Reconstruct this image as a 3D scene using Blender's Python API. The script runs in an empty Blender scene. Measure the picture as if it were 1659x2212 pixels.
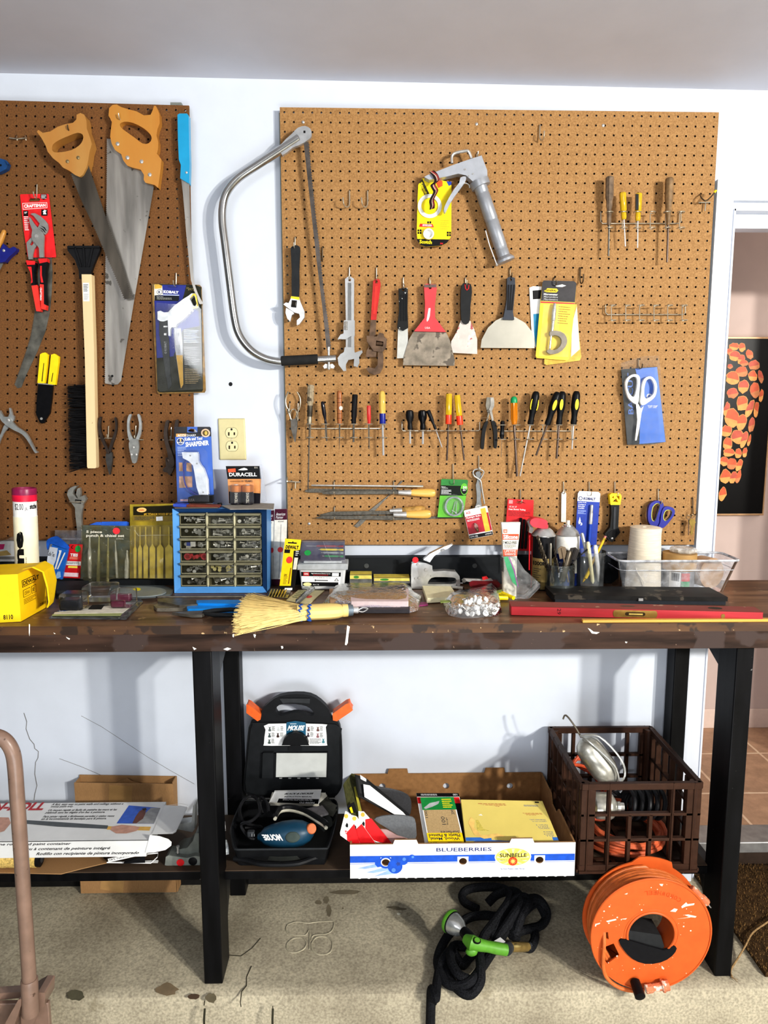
import bpy,math,random
from math import sin,cos,tan,pi,radians as rad
from mathutils import Vector,Matrix
from mathutils.geometry import delaunay_2d_cdt
random.seed(7)
SC=bpy.context.scene
COL=SC.collection
FW,FH,FPX=1659,2212,1533.0
CAM=Vector((0,-2.1096,1.486))
cd=bpy.data.cameras.new('camera');cam=bpy.data.objects.new('camera',cd);COL.objects.link(cam)
cam.location=CAM;cam.rotation_euler=(rad(90-7.66),0,rad(-1.08))
cd.sensor_fit='HORIZONTAL';cd.sensor_width=36;cd.lens=FPX/FW*36;cd.clip_start=.02
SC.camera=cam
RM=cam.rotation_euler.to_matrix()
V=Vector
def ray(px,py):
 return RM@V(((px-FW/2)/FPX,-(py-FH/2)/FPX,-1))
def P(px,py,d=None,z=None):
 """point seen at pixel on the plane d metres in front of the back wall, or at height z"""
 r=ray(px,py)
 t=(-d-CAM.y)/r.y if z is None else(z-CAM.z)/r.z
 return CAM+r*t
BD=.024
BZ=.990
SZ=.275
CR={'A':(0,200,3.456),'B':(0,700,2.592),'C':(0,1020,4.1475),'D':(300,1050,3.456),'E':(700,1150,3.456),'F':(1050,1040,2.724),'G':(590,480,2.37),'H':(590,820,2.37),'I':(850,240,4.1475),'J':(1250,340,3.352),'K':(480,1480,5.184),'L':(730,1620,3.13),'N':(1160,1540,3.2926),'O':(0,1540,3.19),'Q':(880,1860,4.608),'X':(0,0,1)}
def px(c,pts):
 x0,y0,s=CR[c]
 if pts and not hasattr(pts[0],'__len__'):
  return(x0+pts[0]/s,y0+pts[1]/s)
 return[(x0+a/s,y0+b/s)for a,b in pts]
def PP(c,pts,d=None,z=None):
 return[P(a,b,d,z)for a,b in px(c,pts)]
def p1(c,x,y,d=None,z=None):
 a,b=px(c,(x,y));return P(a,b,d,z)
def spl(pts,k=4,closed=True):
 """Catmull-Rom through points of any dimension"""
 n=len(pts);out=[]
 for i in range(n if closed else n-1):
  q=[pts[(i+j)%n]if closed else pts[min(max(i+j,0),n-1)]for j in(-1,0,1,2)]
  for s in range(k):
   t=s/k
   out.append(tuple(.5*(2*b+(c-a)*t+(2*a-5*b+4*c-d)*t*t+(3*b-a-3*c+d)*t**3)for a,b,c,d in zip(*q)))
 if not closed:out.append(tuple(pts[-1]))
 return out
def lin(c):
 return tuple((v/255/12.92 if v/255<=.04045 else((v/255+.055)/1.055)**2.4)for v in c[:3])
MATS={}
def M(c,rough=.5,metal=0,var=.12,sc=60,bump=0,alpha=1,trans=0,emit=0,spots=None,grain=None,name=None,c2=None,ior=1.45,coat=0,wear=None):
 key=(tuple(c),rough,metal,var,sc,bump,alpha,trans,emit,spots,grain,c2,ior,coat,wear)
 if key in MATS:return MATS[key]
 m=bpy.data.materials.new(name or 'material');m.use_nodes=True
 nt=m.node_tree;N=nt.nodes;L=nt.links;b=N['Principled BSDF']
 tc=N.new('ShaderNodeTexCoord');no=N.new('ShaderNodeTexNoise')
 no.inputs['Scale'].default_value=sc;no.inputs['Detail'].default_value=5
 src=tc.outputs['Object']
 if grain:
  mp=N.new('ShaderNodeMapping');mp.inputs['Scale'].default_value=grain;L.new(src,mp.inputs[0]);src=mp.outputs[0]
 L.new(src,no.inputs['Vector'])
 mx=N.new('ShaderNodeMix');mx.data_type='RGBA'
 a=lin(c);d=lin(c2)if c2 else None
 mx.inputs[6].default_value=(*[max(0,v*(1-var))for v in a],1)
 mx.inputs[7].default_value=(*(d if d else[min(1,v*(1+var))for v in a]),1)
 rp=N.new('ShaderNodeMapRange');rp.inputs[1].default_value=.35;rp.inputs[2].default_value=.65
 L.new(no.outputs['Fac'],rp.inputs[0]);L.new(rp.outputs[0],mx.inputs[0])
 out=mx.outputs[2]
 for lay in(spots,wear):
  if lay:
   n2=N.new('ShaderNodeTexNoise');n2.inputs['Scale'].default_value=lay[1];n2.inputs['Detail'].default_value=3
   L.new(tc.outputs['Object'],n2.inputs['Vector'])
   r2=N.new('ShaderNodeMapRange');r2.inputs[1].default_value=lay[2];r2.inputs[2].default_value=lay[2]+.03
   L.new(n2.outputs['Fac'],r2.inputs[0])
   m2=N.new('ShaderNodeMix');m2.data_type='RGBA';L.new(r2.outputs[0],m2.inputs[0]);L.new(out,m2.inputs[6])
   m2.inputs[7].default_value=(*lin(lay[0]),1);out=m2.outputs[2]
 L.new(out,b.inputs['Base Color'])
 b.inputs['Roughness'].default_value=rough;b.inputs['Metallic'].default_value=metal*.72
 b.inputs['Alpha'].default_value=alpha;b.inputs['Transmission Weight'].default_value=trans;b.inputs['IOR'].default_value=ior
 b.inputs['Coat Weight'].default_value=coat
 if max(c)<75 and not metal:b.inputs['Specular IOR Level'].default_value=.22
 if emit:
  L.new(out,b.inputs['Emission Color']);b.inputs['Emission Strength'].default_value=emit
 if bump:
  bp=N.new('ShaderNodeBump');bp.inputs['Strength'].default_value=min(1,bump);bp.inputs['Distance'].default_value=.002
  L.new(no.outputs['Fac'],bp.inputs['Height']);L.new(bp.outputs[0],b.inputs['Normal'])
 m.diffuse_color=(*a,1)
 MATS[key]=m
 return m
STEEL=M((192,190,186),.3,.8,.12,90)
CHROME=M((226,227,228),.16,.8,.05)
DSTEEL=M((96,92,86),.42,.9,.3,70)
RUST=M((98,78,62),.6,.6,.35,60)
WIRE=M((196,188,170),.28,1,.1)
DWIRE=M((96,84,68),.35,1,.2)
BLACK=M((22,22,24),.4)
DGREY=M((58,60,63),.45)
WHITE=M((238,238,236),.5,0,.03)
OFFW=M((225,220,205),.6,0,.06)
RED=M((205,30,36),.4)
YEL=M((250,214,20),.4,0,.05)
BLUE=M((34,66,165),.4)
ORG=M((236,104,34),.42)
WOOD=M((196,142,72),.42,0,.22,30,grain=(1,1,8),coat=.3)
CARD=M((160,124,84),.85,0,.12,120,grain=(12,12,1))
def clear(c=(225,228,230),a=.16,rough=.06,wr=0):
 """clear plastic or glass: mostly see-through, glossy at grazing angles, with a faint haze"""
 key=('clear',c,a,rough,wr)
 if key in MATS:return MATS[key]
 a=a*.55;m=bpy.data.materials.new('clear_plastic');m.use_nodes=True;N=m.node_tree.nodes;L=m.node_tree.links;N.remove(N['Principled BSDF']);out=N['Material Output']
 t=N.new('ShaderNodeBsdfTransparent');t.inputs[0].default_value=(*[1-(1-v)*min(1,a*2)for v in lin(c)],1)
 g=N.new('ShaderNodeBsdfGlossy');g.inputs['Roughness'].default_value=rough;d=N.new('ShaderNodeBsdfDiffuse');d.inputs[0].default_value=(*lin(c),1)
 tc=N.new('ShaderNodeTexCoord');no=N.new('ShaderNodeTexNoise');no.inputs['Scale'].default_value=45;no.inputs['Detail'].default_value=4;L.new(tc.outputs['Object'],no.inputs['Vector'])
 m1=N.new('ShaderNodeMixShader');r=N.new('ShaderNodeMapRange');r.inputs[1].default_value=.3;r.inputs[2].default_value=.75;r.inputs[3].default_value=a*.25;r.inputs[4].default_value=min(1,a*(1.1+wr));L.new(no.outputs['Fac'],r.inputs[0]);L.new(r.outputs[0],m1.inputs[0]);L.new(t.outputs[0],m1.inputs[1]);L.new(d.outputs[0],m1.inputs[2])
 lw=N.new('ShaderNodeFresnel');lw.inputs[0].default_value=1.4;m2=N.new('ShaderNodeMixShader');L.new(lw.outputs[0],m2.inputs[0]);L.new(m1.outputs[0],m2.inputs[1]);L.new(g.outputs[0],m2.inputs[2])
 if wr:
  bp=N.new('ShaderNodeBump');bp.inputs['Strength'].default_value=1;bp.inputs['Distance'].default_value=.02*wr;L.new(no.outputs['Fac'],bp.inputs['Height']);L.new(bp.outputs[0],g.inputs['Normal']);L.new(bp.outputs[0],lw.inputs['Normal'])
 L.new(m2.outputs[0],out.inputs['Surface']);m.diffuse_color=(*lin(c),.3);MATS[key]=m;return m
CLEAR=clear()
_TX={}
def text_tris(s,bold=0):
 if(s,bold)in _TX:return _TX[s,bold]
 cu=bpy.data.curves.new('t','FONT');cu.body=s;cu.resolution_u=2;cu.offset=bold
 ob=bpy.data.objects.new('t',cu);me=ob.to_mesh()
 vs=[(v.co.x,v.co.y)for v in me.vertices];fs=[tuple(p.vertices)for p in me.polygons]
 ob.to_mesh_clear();bpy.data.objects.remove(ob);bpy.data.curves.remove(cu)
 if not vs:return None
 x0,x1=min(v[0]for v in vs),max(v[0]for v in vs);y0,y1=min(v[1]for v in vs),max(v[1]for v in vs)
 vs=[((x-x0)/(x1-x0 or 1),(y1-y)/(y1-y0 or 1))for x,y in vs]
 _TX[s,bold]=(vs,fs);return vs,fs
class Q:
 """a flat patch: (u,v) in 0..1 from top-left, lift along its normal"""
 def __init__(s,a,b,c,d,flip=False):
  s.c=[V(a),V(b),V(c),V(d)]
  s.n=(s.c[3]-s.c[0]).cross(s.c[1]-s.c[0]).normalized()
  if flip:s.n=-s.n
  elif s.n.dot(CAM-s.c[0])<0:s.n=-s.n
 def __call__(s,u,v,l=0):
  a,b,c,d=s.c
  return(a*(1-u)+b*u)*(1-v)+(d*(1-u)+c*u)*v+s.n*l
def wq(c,pts,d):
 return Q(*PP(c,pts,d=d))
class MB:
 def __init__(s):s.v=[];s.f=[];s.m=[];s.mats=[];s.uv=None
 def mi(s,m):
  if m not in s.mats:s.mats.append(m)
  return s.mats.index(m)
 def add(s,vs,fs,m):
  b=len(s.v);s.v.extend([tuple(v)for v in vs]);i=s.mi(m)
  for f in fs:s.f.append(tuple(b+k for k in f));s.m.append(i)
  return s
 def box(s,lo,hi,m):
  (a,b,c),(d,e,f)=lo,hi
  return s.add([(x,y,z)for x in(a,d)for y in(b,e)for z in(c,f)],[(0,1,3,2),(4,6,7,5),(0,4,5,1),(2,3,7,6),(0,2,6,4),(1,5,7,3)],m)
 def hexa(s,top,bot,m):
  return s.add(list(top)+list(bot),[(0,1,2,3),(7,6,5,4)]+[(i,4+i,4+(i+1)%4,(i+1)%4)for i in range(4)],m)
 def ext(s,outer,vec,m,holes=(),m2=None):
  """prism of a planar 3D polygon, extruded by vec; triangulated caps"""
  loops=[[V(p)for p in outer]]+[[V(p)for p in h]for h in holes]
  vec=V(vec);n=vec.normalized()
  u=n.orthogonal().normalized();w=n.cross(u);o=loops[0][0]
  pts=[];edges=[]
  for lp in loops:
   b=len(pts);k=len(lp)
   pts+=[V(((p-o).dot(u),(p-o).dot(w)))for p in lp]
   edges+=[(b+i,b+(i+1)%k)for i in range(k)]
  flat=[p for lp in loops for p in lp]
  if len(loops)==1 and len(flat)<5:
   fs=[tuple(range(len(flat)))];vs=flat
  else:
   r=delaunay_2d_cdt(pts,edges,[],2 if len(loops)>1 else 1,1e-7)
   if len(loops)>1:
    hp=[[V(((p-o).dot(u),(p-o).dot(w)))for p in h]for h in loops[1:]]
    op=[V(((p-o).dot(u),(p-o).dot(w)))for p in loops[0]]
    def ins(q,poly):
     c=False;k=len(poly)
     for i in range(k):
      a,b2=poly[i],poly[(i+1)%k]
      if(a.y>q.y)!=(b2.y>q.y)and q.x<(b2.x-a.x)*(q.y-a.y)/(b2.y-a.y)+a.x:c=not c
     return c
    fs=[]
    rr=delaunay_2d_cdt(pts,edges,[],0,1e-7)
    for f in rr[2]:
     cc=sum((V(rr[0][i])for i in f),V((0,0)))/len(f)
     if ins(cc,op)and not any(ins(cc,h)for h in hp):fs.append(tuple(f))
    r=rr
   else:fs=[tuple(f)for f in r[2]]
   vs=[o+u*q.x+w*q.y for q in[V(q)for q in r[0]]]
  k=len(vs)
  s.add(vs,[tuple(reversed(f))for f in fs],m)
  s.add([p+vec for p in vs],fs,m2 or m)
  for lp in loops:
   kk=len(lp)
   s.add([p for p in lp]+[p+vec for p in lp],[(i,(i+1)%kk,kk+(i+1)%kk,kk+i)for i in range(kk)],m)
  return s
 def pr(s,c,pts,o0,o1,m,holes=(),sm=0,m2=None,base=BD):
  """traced outline on the plane o1 in front of the pegboard, going back to o0"""
  if sm:pts=spl(pts,sm);holes=[spl(h,sm)for h in holes]
  f=PP(c,pts,d=base+o1)
  return s.ext(f,(0,o1-o0,0),m,[PP(c,h,d=base+o1)for h in holes])
 def tube(s,pts,r,m,n=8,caps=True,closed=False,k=0):
  pts=[V(p)for p in pts]
  if k:pts=[V(p)for p in spl([tuple(p)for p in pts],k,closed)]
  N=len(pts)
  rs=list(r)if hasattr(r,'__len__')else[r]*N
  if len(rs)!=N:rs=[rs[0]+(rs[-1]-rs[0])*i/(N-1)for i in range(N)]if len(rs)==2 else[rs[min(len(rs)-1,int(i*len(rs)/N))]for i in range(N)]
  vs=[];up=None
  for i,p in enumerate(pts):
   a=pts[(i-1)%N]if(closed or i)else p;b=pts[(i+1)%N]if(closed or i<N-1)else p
   t=(b-a).normalized()if(b-a).length>1e-9 else V((0,0,1))
   if up is None:up=t.orthogonal().normalized()
   up=(up-t*up.dot(t));up=up.normalized()if up.length>1e-6 else t.orthogonal().normalized()
   w=t.cross(up)
   vs+=[p+(up*cos(2*pi*j/n)+w*sin(2*pi*j/n))*rs[i]for j in range(n)]
  fs=[]
  for i in range(N if closed else N-1):
   i2=(i+1)%N
   fs+=[(i*n+j,i*n+(j+1)%n,i2*n+(j+1)%n,i2*n+j)for j in range(n)]
  if caps and not closed:fs+=[tuple(reversed(range(n))),tuple(range((N-1)*n,N*n))]
  return s.add(vs,fs,m)
 def lathe(s,p0,p1,prof,m,n=16,flute=None,sq=1,side=None):
  """profile [(t along p0->p1, radius m)]; flute (count, depth 0..1); sq squashes along the second axis"""
  p0,p1=V(p0),V(p1);ax=p1-p0;t=ax.normalized()
  u=side and(V(side)-t*V(side).dot(t)).normalized()or t.orthogonal().normalized();w=t.cross(u)
  vs=[]
  for a,r in prof:
   for j in range(n):
    th=2*pi*j/n;k=1
    if flute:k=1-flute[1]*(.5+.5*cos(flute[0]*th))
    vs.append(p0+ax*a+(u*cos(th)+w*sin(th)*sq)*max(r,1e-5)*k)
  R=len(prof)
  fs=[(i*n+j,i*n+(j+1)%n,(i+1)*n+(j+1)%n,(i+1)*n+j)for i in range(R-1)for j in range(n)]
  fs+=[tuple(reversed(range(n))),tuple(range((R-1)*n,R*n))]
  return s.add(vs,fs,m)
 def ball(s,c,r,m,n=10,sc=(1,1,1)):
  c=V(c);vs=[];k=n//2
  for i in range(k+1):
   a=pi*i/k
   for j in range(n):
    b=2*pi*j/n
    vs.append(c+V((sin(a)*cos(b)*r*sc[0],sin(a)*sin(b)*r*sc[1],cos(a)*r*sc[2])))
  return s.add(vs,[(i*n+j,(i+1)*n+j,(i+1)*n+(j+1)%n,i*n+(j+1)%n)for i in range(k)for j in range(n)],m)
 def rect(s,q,u0,v0,u1,v1,m,l=.0003):
  return s.add([q(u0,v0,l),q(u1,v0,l),q(u1,v1,l),q(u0,v1,l)],[(3,2,1,0)],m)
 def poly(s,q,pts,m,l=.0003):
  r=delaunay_2d_cdt([V(p)for p in pts],[(i,(i+1)%len(pts))for i in range(len(pts))],[],1,1e-7)
  return s.add([q(p[0],p[1],l)for p in r[0]],[tuple(f)for f in r[2]],m)
 def disc(s,q,u,v,ru,rv,m,l=.0004,n=20,a0=0,a1=2*pi):
  pts=[(u+ru*cos(a0+(a1-a0)*i/n),v+rv*sin(a0+(a1-a0)*i/n))for i in range(n+(a1-a0<6))]
  return s.add([q(a,b,l)for a,b in pts],[tuple(range(len(pts)))],m)
 def text(s,q,t,u0,v0,u1,v1,m,l=.0005,bold=.0,shear=0,rot=0):
  r=text_tris(t,bold)
  if not r:return s
  vs,fs=r
  out=[]
  for x,y in vs:
   if rot==90:x,y=1-y,x
   elif rot==-90:x,y=y,1-x
   elif rot==180:x,y=1-x,1-y
   x=x+shear*(.5-y)
   out.append(q(u0+(u1-u0)*x,v0+(v1-v0)*y,l))
  return s.add(out,fs,m)
 def lines(s,q,u0,v0,u1,v1,n,m,l=.0004,fill=.45,seed=1):
  """small print: n rows of short bars"""
  rnd=random.Random(seed);h=(v1-v0)/n
  for i in range(n):
   u=u0;e=u1-(u1-u0)*rnd.random()*.3
   while u<e:
    w=(u1-u0)*rnd.uniform(.06,.2);w=min(w,e-u)
    s.rect(q,u,v0+h*i,u+w*.85,v0+h*(i+fill),m,l);u+=w
  return s
 def slab(s,q,t,m,back=None):
  """card body: front face on the patch, thickness t behind it"""
  f=[q(0,0),q(1,0),q(1,1),q(0,1)];b=[p-q.n*t for p in f]
  return s.hexa(f,b,m)
 def rslab(s,q,t,m,ru=.06,rv=.04,k=4,hole=None):
  """rounded-corner card"""
  pts=[]
  for cu,cv,a in((1-ru,rv,-90),(1-ru,1-rv,0),(ru,1-rv,90),(ru,rv,180)):
   for i in range(k+1):
    th=rad(a+90*i/k);pts.append((cu+ru*cos(th),cv+rv*sin(th)))
  hs=[[q(*p)-q.n*t for p in hole]]if hole else[]
  return s.ext([q(*p)-q.n*t for p in pts],q.n*t,m,hs)
 def build(s,name,parent=None,bev=0,smooth=35,seg=2):
  me=bpy.data.meshes.new(name);me.from_pydata(s.v,[],s.f)
  for m in s.mats:me.materials.append(m)
  me.polygons.foreach_set('material_index',s.m)
  if smooth:
   me.polygons.foreach_set('use_smooth',[True]*len(me.polygons))
  me.update()
  if smooth:me.set_sharp_from_angle(angle=rad(smooth))
  o=bpy.data.objects.new(name,me);COL.objects.link(o)
  if parent:o.parent=parent
  if bev:
   b=o.modifiers.new('bevel','BEVEL');b.width=bev;b.segments=seg;b.limit_method='ANGLE';b.angle_limit=rad(40);b.use_clamp_overlap=True
  return o
def tag(o,label,cat,group=None,kind=None):
 if label:o['label']=label
 if cat:o['category']=cat
 if group:o['group']=group
 if kind:o['kind']=kind
 return o
def thing(name,label,cat,group=None):
 o=bpy.data.objects.new(name,None);o.empty_display_size=.02;COL.objects.link(o)
 return tag(o,label,cat,group)
def solo(mb,name,label,cat,group=None,**k):
 return tag(mb.build(name,**k),label,cat,group)
def struct(mb,name,**k):
 o=mb.build(name,**k);o['kind']='structure';return o
def tidy():
 """put each thing's origin at its base"""
 done=set()
 for o in[o for o in COL.objects if o.parent is None and o.type in('EMPTY','MESH')and not o.get('placed')]:
  fam=[o]+list(o.children_recursive)
  ms=[x for x in fam if x.type=='MESH']
  vs=[v.co for x in ms for v in x.data.vertices]
  if not vs:continue
  lo=[min(v[i]for v in vs)for i in range(3)];hi=[max(v[i]for v in vs)for i in range(3)]
  b=V(((lo[0]+hi[0])/2,(lo[1]+hi[1])/2,lo[2]))
  for x in ms:
   if x.data.name not in done:
    x.data.transform(Matrix.Translation(-b));done.add(x.data.name)
  o.location=b
def concrete(name,c,c2,stain):
 m=M(c,.9,0,.1,5,bump=.3,c2=c2,spots=None,name=name);nt=m.node_tree;N=nt.nodes;L=nt.links
 b=N['Principled BSDF'];src=b.inputs['Base Color'].links[0].from_socket
 tc=N.new('ShaderNodeTexCoord');n=N.new('ShaderNodeTexNoise');n.inputs['Scale'].default_value=160;n.inputs['Detail'].default_value=6
 L.new(tc.outputs['Object'],n.inputs['Vector'])
 mx=N.new('ShaderNodeMix');mx.data_type='RGBA';mx.blend_type='MULTIPLY';mx.inputs[0].default_value=1
 cr=N.new('ShaderNodeValToRGB');cr.color_ramp.elements[0].position=.3;cr.color_ramp.elements[0].color=(.62,.62,.62,1)
 cr.color_ramp.elements[1].position=.65;cr.color_ramp.elements[1].color=(1.05,1.05,1.05,1)
 L.new(n.outputs['Fac'],cr.inputs[0]);L.new(src,mx.inputs[6]);L.new(cr.outputs[0],mx.inputs[7])
 n3=N.new('ShaderNodeTexNoise');n3.inputs['Scale'].default_value=7;n3.inputs['Detail'].default_value=8;n3.inputs['Roughness'].default_value=.7
 L.new(tc.outputs['Object'],n3.inputs['Vector'])
 r3=N.new('ShaderNodeMapRange');r3.inputs[1].default_value=.62;r3.inputs[2].default_value=.75
 L.new(n3.outputs['Fac'],r3.inputs[0])
 m3=N.new('ShaderNodeMix');m3.data_type='RGBA';L.new(r3.outputs[0],m3.inputs[0]);L.new(mx.outputs[2],m3.inputs[6]);m3.inputs[7].default_value=(*lin(stain),1)
 L.new(m3.outputs[2],b.inputs['Base Color'])
 bp=[x for x in N if x.type=='BUMP'][0];L.new(n.outputs['Fac'],bp.inputs['Height'])
 return m
WALLM=M((207,213,223),.75,0,.015,14,bump=.12,name='wall_paint')
CEILM=M((214,214,222),.85,0,.02,8,bump=.1,name='ceiling_paint')
TRIMM=M((214,218,227),.4,0,.015,20,name='trim_paint')
SLABM=concrete('slab_concrete',(170,160,138),(194,184,160),(132,123,100))
LOWM=concrete('garage_concrete',(160,154,136),(182,176,156),(126,119,98))
dl=P(1584.5,470,d=.0).x;dtop=P(1620,452,d=0).z;dr=dl+.84
XL,XR,WT=-2.2,3.2,.12
zc0,zc1=P(0,158,d=0),P(1659,195.5,d=0)
def zceil(x):return zc0.z+(zc1.z-zc0.z)*(x-zc0.x)/(zc1.x-zc0.x)
w=MB()
def wallpiece(x0,x1,z0a,z0b,z1a,z1b):
 w.hexa([(x0,0,z1a),(x1,0,z1b),(x1,WT,z1b),(x0,WT,z1a)],[(x0,0,z0a),(x1,0,z0b),(x1,WT,z0b),(x0,WT,z0a)],WALLM)
wallpiece(XL,dl,0,0,zceil(XL),zceil(dl));wallpiece(dl,dr,dtop,dtop,zceil(dl),zceil(dr));wallpiece(dr,XR,0,0,zceil(dr),zceil(XR))
CRK=M((120,118,116),.9)
def scratch(c,pts,r=.0006,m=CRK):w.tube([p for p in PP(c,pts,d=.0)],r,m,4)
scratch('O',[(165,0),(185,60),(180,110),(205,180),(235,215),(240,245),(265,265),(262,310),(245,340),(240,420),(255,500),(240,560),(235,600)],.0013)
scratch('O',[(560,20),(700,95),(860,200),(1020,305),(1180,400),(1340,490)],.0007)
scratch('O',[(410,315),(560,370),(700,430),(840,470)],.0008)
w.disc(wq('B',[(1280,325),(1302,325),(1302,348),(1280,348)],0),.5,.5,.5,.5,BLACK)
struct(w,'wall_back',smooth=0)
cl=MB()
cl.hexa([(XL,-5.0,zceil(XL)+.05),(XR,-5.0,zceil(XR)+.05),(XR,WT,zceil(XR)+.05),(XL,WT,zceil(XL)+.05)],[(XL,-5.0,zceil(XL)),(XR,-5.0,zceil(XR)),(XR,WT,zceil(XR)),(XL,WT,zceil(XL))],CEILM)
struct(cl,'ceiling',smooth=0)
SY=P(829,2143,z=0).y
f=MB()
prof=[(.10,0),(SY+.035,0),(SY+.014,-.003),(SY+.004,-.009),(SY,-.018),(SY-.004,-.12),(.10,-.12)]
f.ext([(XL,y,z)for y,z in prof],(XR-XL,0,0),SLABM)
def stain(c,cx,cy,rx,ry,col,n=16,seed=0):
 r=random.Random(seed);base=px(c,(cx,cy));k=CR[c][2]
 pts=[(base[0]+rx/k*cos(2*pi*i/n)*r.uniform(.8,1.15),base[1]+ry/k*sin(2*pi*i/n)*r.uniform(.8,1.15))for i in range(n)]
 f.add([P(a,b,z=.0004)for a,b in pts],[tuple(reversed(range(n)))],M(col,.9,0,.15,30))
stain('O',522,1945,62,40,(108,104,84),seed=1);stain('O',1150,1905,75,45,(140,122,96),seed=2)
stain('O',1335,1955,42,20,(105,84,66),seed=3);stain('O',1455,1965,40,35,(128,118,94),seed=4)
for cx,cy,rx,ry in((1025,400+0,0,0),):pass
CR['R']=(400,1840,3.318)
for a in((955,362,24,18),(1130,404,8,6),(1540,410,60,9),(1010,345,22,26),(1030,420,18,46),(1150,290,110,18),(1490,398,50,8)):
 stain('R',*a,(122,112,92),seed=a[0])
stain('R',1530,445,14,9,(225,222,205),seed=6)
for pts in([(740,520),(800,502),(880,512),(930,505),(1000,500),(1065,502),(1055,560),(1010,590),(920,600),(900,640)],[(735,520),(722,560),(760,595),(860,600),(890,560),(890,700)],[(730,660),(770,625),(840,618),(870,660),(840,705),(770,725),(730,700),(730,660)],[(905,660),(940,615),(1010,612),(1055,650),(1040,720),(970,740),(915,710),(905,660)]):
 f.tube([p for p in PP('R',spl(pts,3,False),z=0)],.0022,M((172,164,142),.9,0,.2,50),5)
for pts in([(140,1070),(135,1100)],[(628,1108),(628,1124)],[(475,820),(440,900),(440,960),(405,1000),(395,1080),(400,1110)],[(290,740),(400,748),(480,690),(540,620)]):
 f.tube(PP('R',pts,z=0),.0015,M((70,66,54),.9),4)
for x,y in((140,1120),(628,1120)):
 a=p1('R',x,1124,z=-.012);f.tube([a,a+V((0,-.012,-.02)),a+V((0,-.014,-.11))],.003,M((60,58,46),.9),5)
struct(f,'floor',smooth=30)
lf=MB();lf.box((XL,-5.0,-.14),(XR,SY+.02,-.12),LOWM);struct(lf,'floor_garage',smooth=0)
def casing(name,pts,d0=.0,d1=.018):
 m=MB();m.ext(PP('X',pts,d=d1),(0,d1-d0,0),TRIMM);struct(m,name,bev=.004)
CB=.018
cx0=P(1549.5,388,d=CB).x;czt=P(1549.5,387,d=CB).z;ciz=P(1590,433,d=CB).z;cix=P(1584.5,440,d=CB).x
m=MB();m.ext([(cx0,-CB,0),(cx0,-CB,czt),(cix,-CB,ciz),(cix,-CB,0)],(0,CB,0),TRIMM)
m.ext([(cx0,-CB-.004,0),(cx0,-CB-.004,czt),(cx0+.012,-CB-.004,czt-.014),(cx0+.012,-CB-.004,0)],(0,.004,0),TRIMM)
struct(m,'trim_1',bev=.002)
m=MB();m.ext([(cx0,-CB,czt),(dr+.07,-CB,czt),(dr,-CB,ciz),(cix,-CB,ciz)],(0,CB,0),TRIMM);struct(m,'trim_2',bev=.003)
m=MB();m.box((dl-.001,-.004,0),(dl+.004,WT,dtop),TRIMM);m.box((dl,-.004,dtop-.005),(dr,WT,dtop),TRIMM)
m.box((dl,.03,dtop-.045),(dr,.075,dtop),TRIMM);m.box((dl+.004,.03,0),(dl+.016,.075,dtop),TRIMM);struct(m,'trim_3',smooth=0)
HZ=.107
SILLM=M((150,148,146),.4,.7,.15,30)
m=MB();m.box((dl+.005,.018,HZ-.036),(dr,WT,HZ+.003),SILLM);m.box((dl+.005,.06,0),(dr,WT,HZ-.036),M((58,46,38),.7));struct(m,'trim_4',bev=.004)
HY=.88
HWALL=M((200,180,172),.8,0,.02,12,name='hall_paint')
def tilemat():
 m=bpy.data.materials.new('brown_tile');m.use_nodes=True;N=m.node_tree.nodes;L=m.node_tree.links;b=N['Principled BSDF']
 tc=N.new('ShaderNodeTexCoord');mp=N.new('ShaderNodeMapping');L.new(tc.outputs['UV'],mp.inputs[0])
 br=N.new('ShaderNodeTexBrick');br.offset=0;br.inputs['Scale'].default_value=1;br.inputs['Brick Width'].default_value=1;br.inputs['Row Height'].default_value=1
 br.inputs['Mortar Size'].default_value=.016;br.inputs['Color1'].default_value=(*lin((176,142,116)),1);br.inputs['Color2'].default_value=(*lin((166,132,106)),1);br.inputs['Mortar'].default_value=(*lin((216,190,164)),1)
 L.new(mp.outputs[0],br.inputs['Vector'])
 n=N.new('ShaderNodeTexNoise');n.inputs['Scale'].default_value=5;n.inputs['Detail'].default_value=9;n.inputs['Roughness'].default_value=.7;L.new(mp.outputs[0],n.inputs['Vector'])
 mx=N.new('ShaderNodeMix');mx.data_type='RGBA';mx.blend_type='OVERLAY';mx.inputs[0].default_value=.6;L.new(br.outputs['Color'],mx.inputs[6]);L.new(n.outputs['Fac'],mx.inputs[7])
 L.new(mx.outputs[2],b.inputs['Base Color']);b.inputs['Roughness'].default_value=.45
 return m
m=MB();m.add([(0,WT,HZ),(3.2,WT,HZ),(3.2,HY,HZ),(0,HY,HZ)],[(0,1,2,3)],tilemat())
hf=m.build('floor_hall',smooth=0);hf['kind']='structure';hf['placed']=1
uv=hf.data.uv_layers.new(name='UVMap')
for l in hf.data.loops:
 c=hf.data.vertices[l.vertex_index].co;uv.data[l.index].uv=((c.x-1.295)/.3085+8,(c.y-.326)/.309+4)
m=MB();m.box((0,HY,HZ-.1),(3.2,HY+.05,2.7),HWALL);struct(m,'wall_hall',smooth=0)
m=MB();m.box((0,HY-.006,HZ),(3.2,HY,HZ+.088),M((222,200,188),.5,0,.02));struct(m,'baseboard_hall',bev=.002)
m=MB();m.box((0,WT,2.45),(3.2,HY,2.5),HWALL);struct(m,'ceiling_hall',smooth=0)
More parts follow.
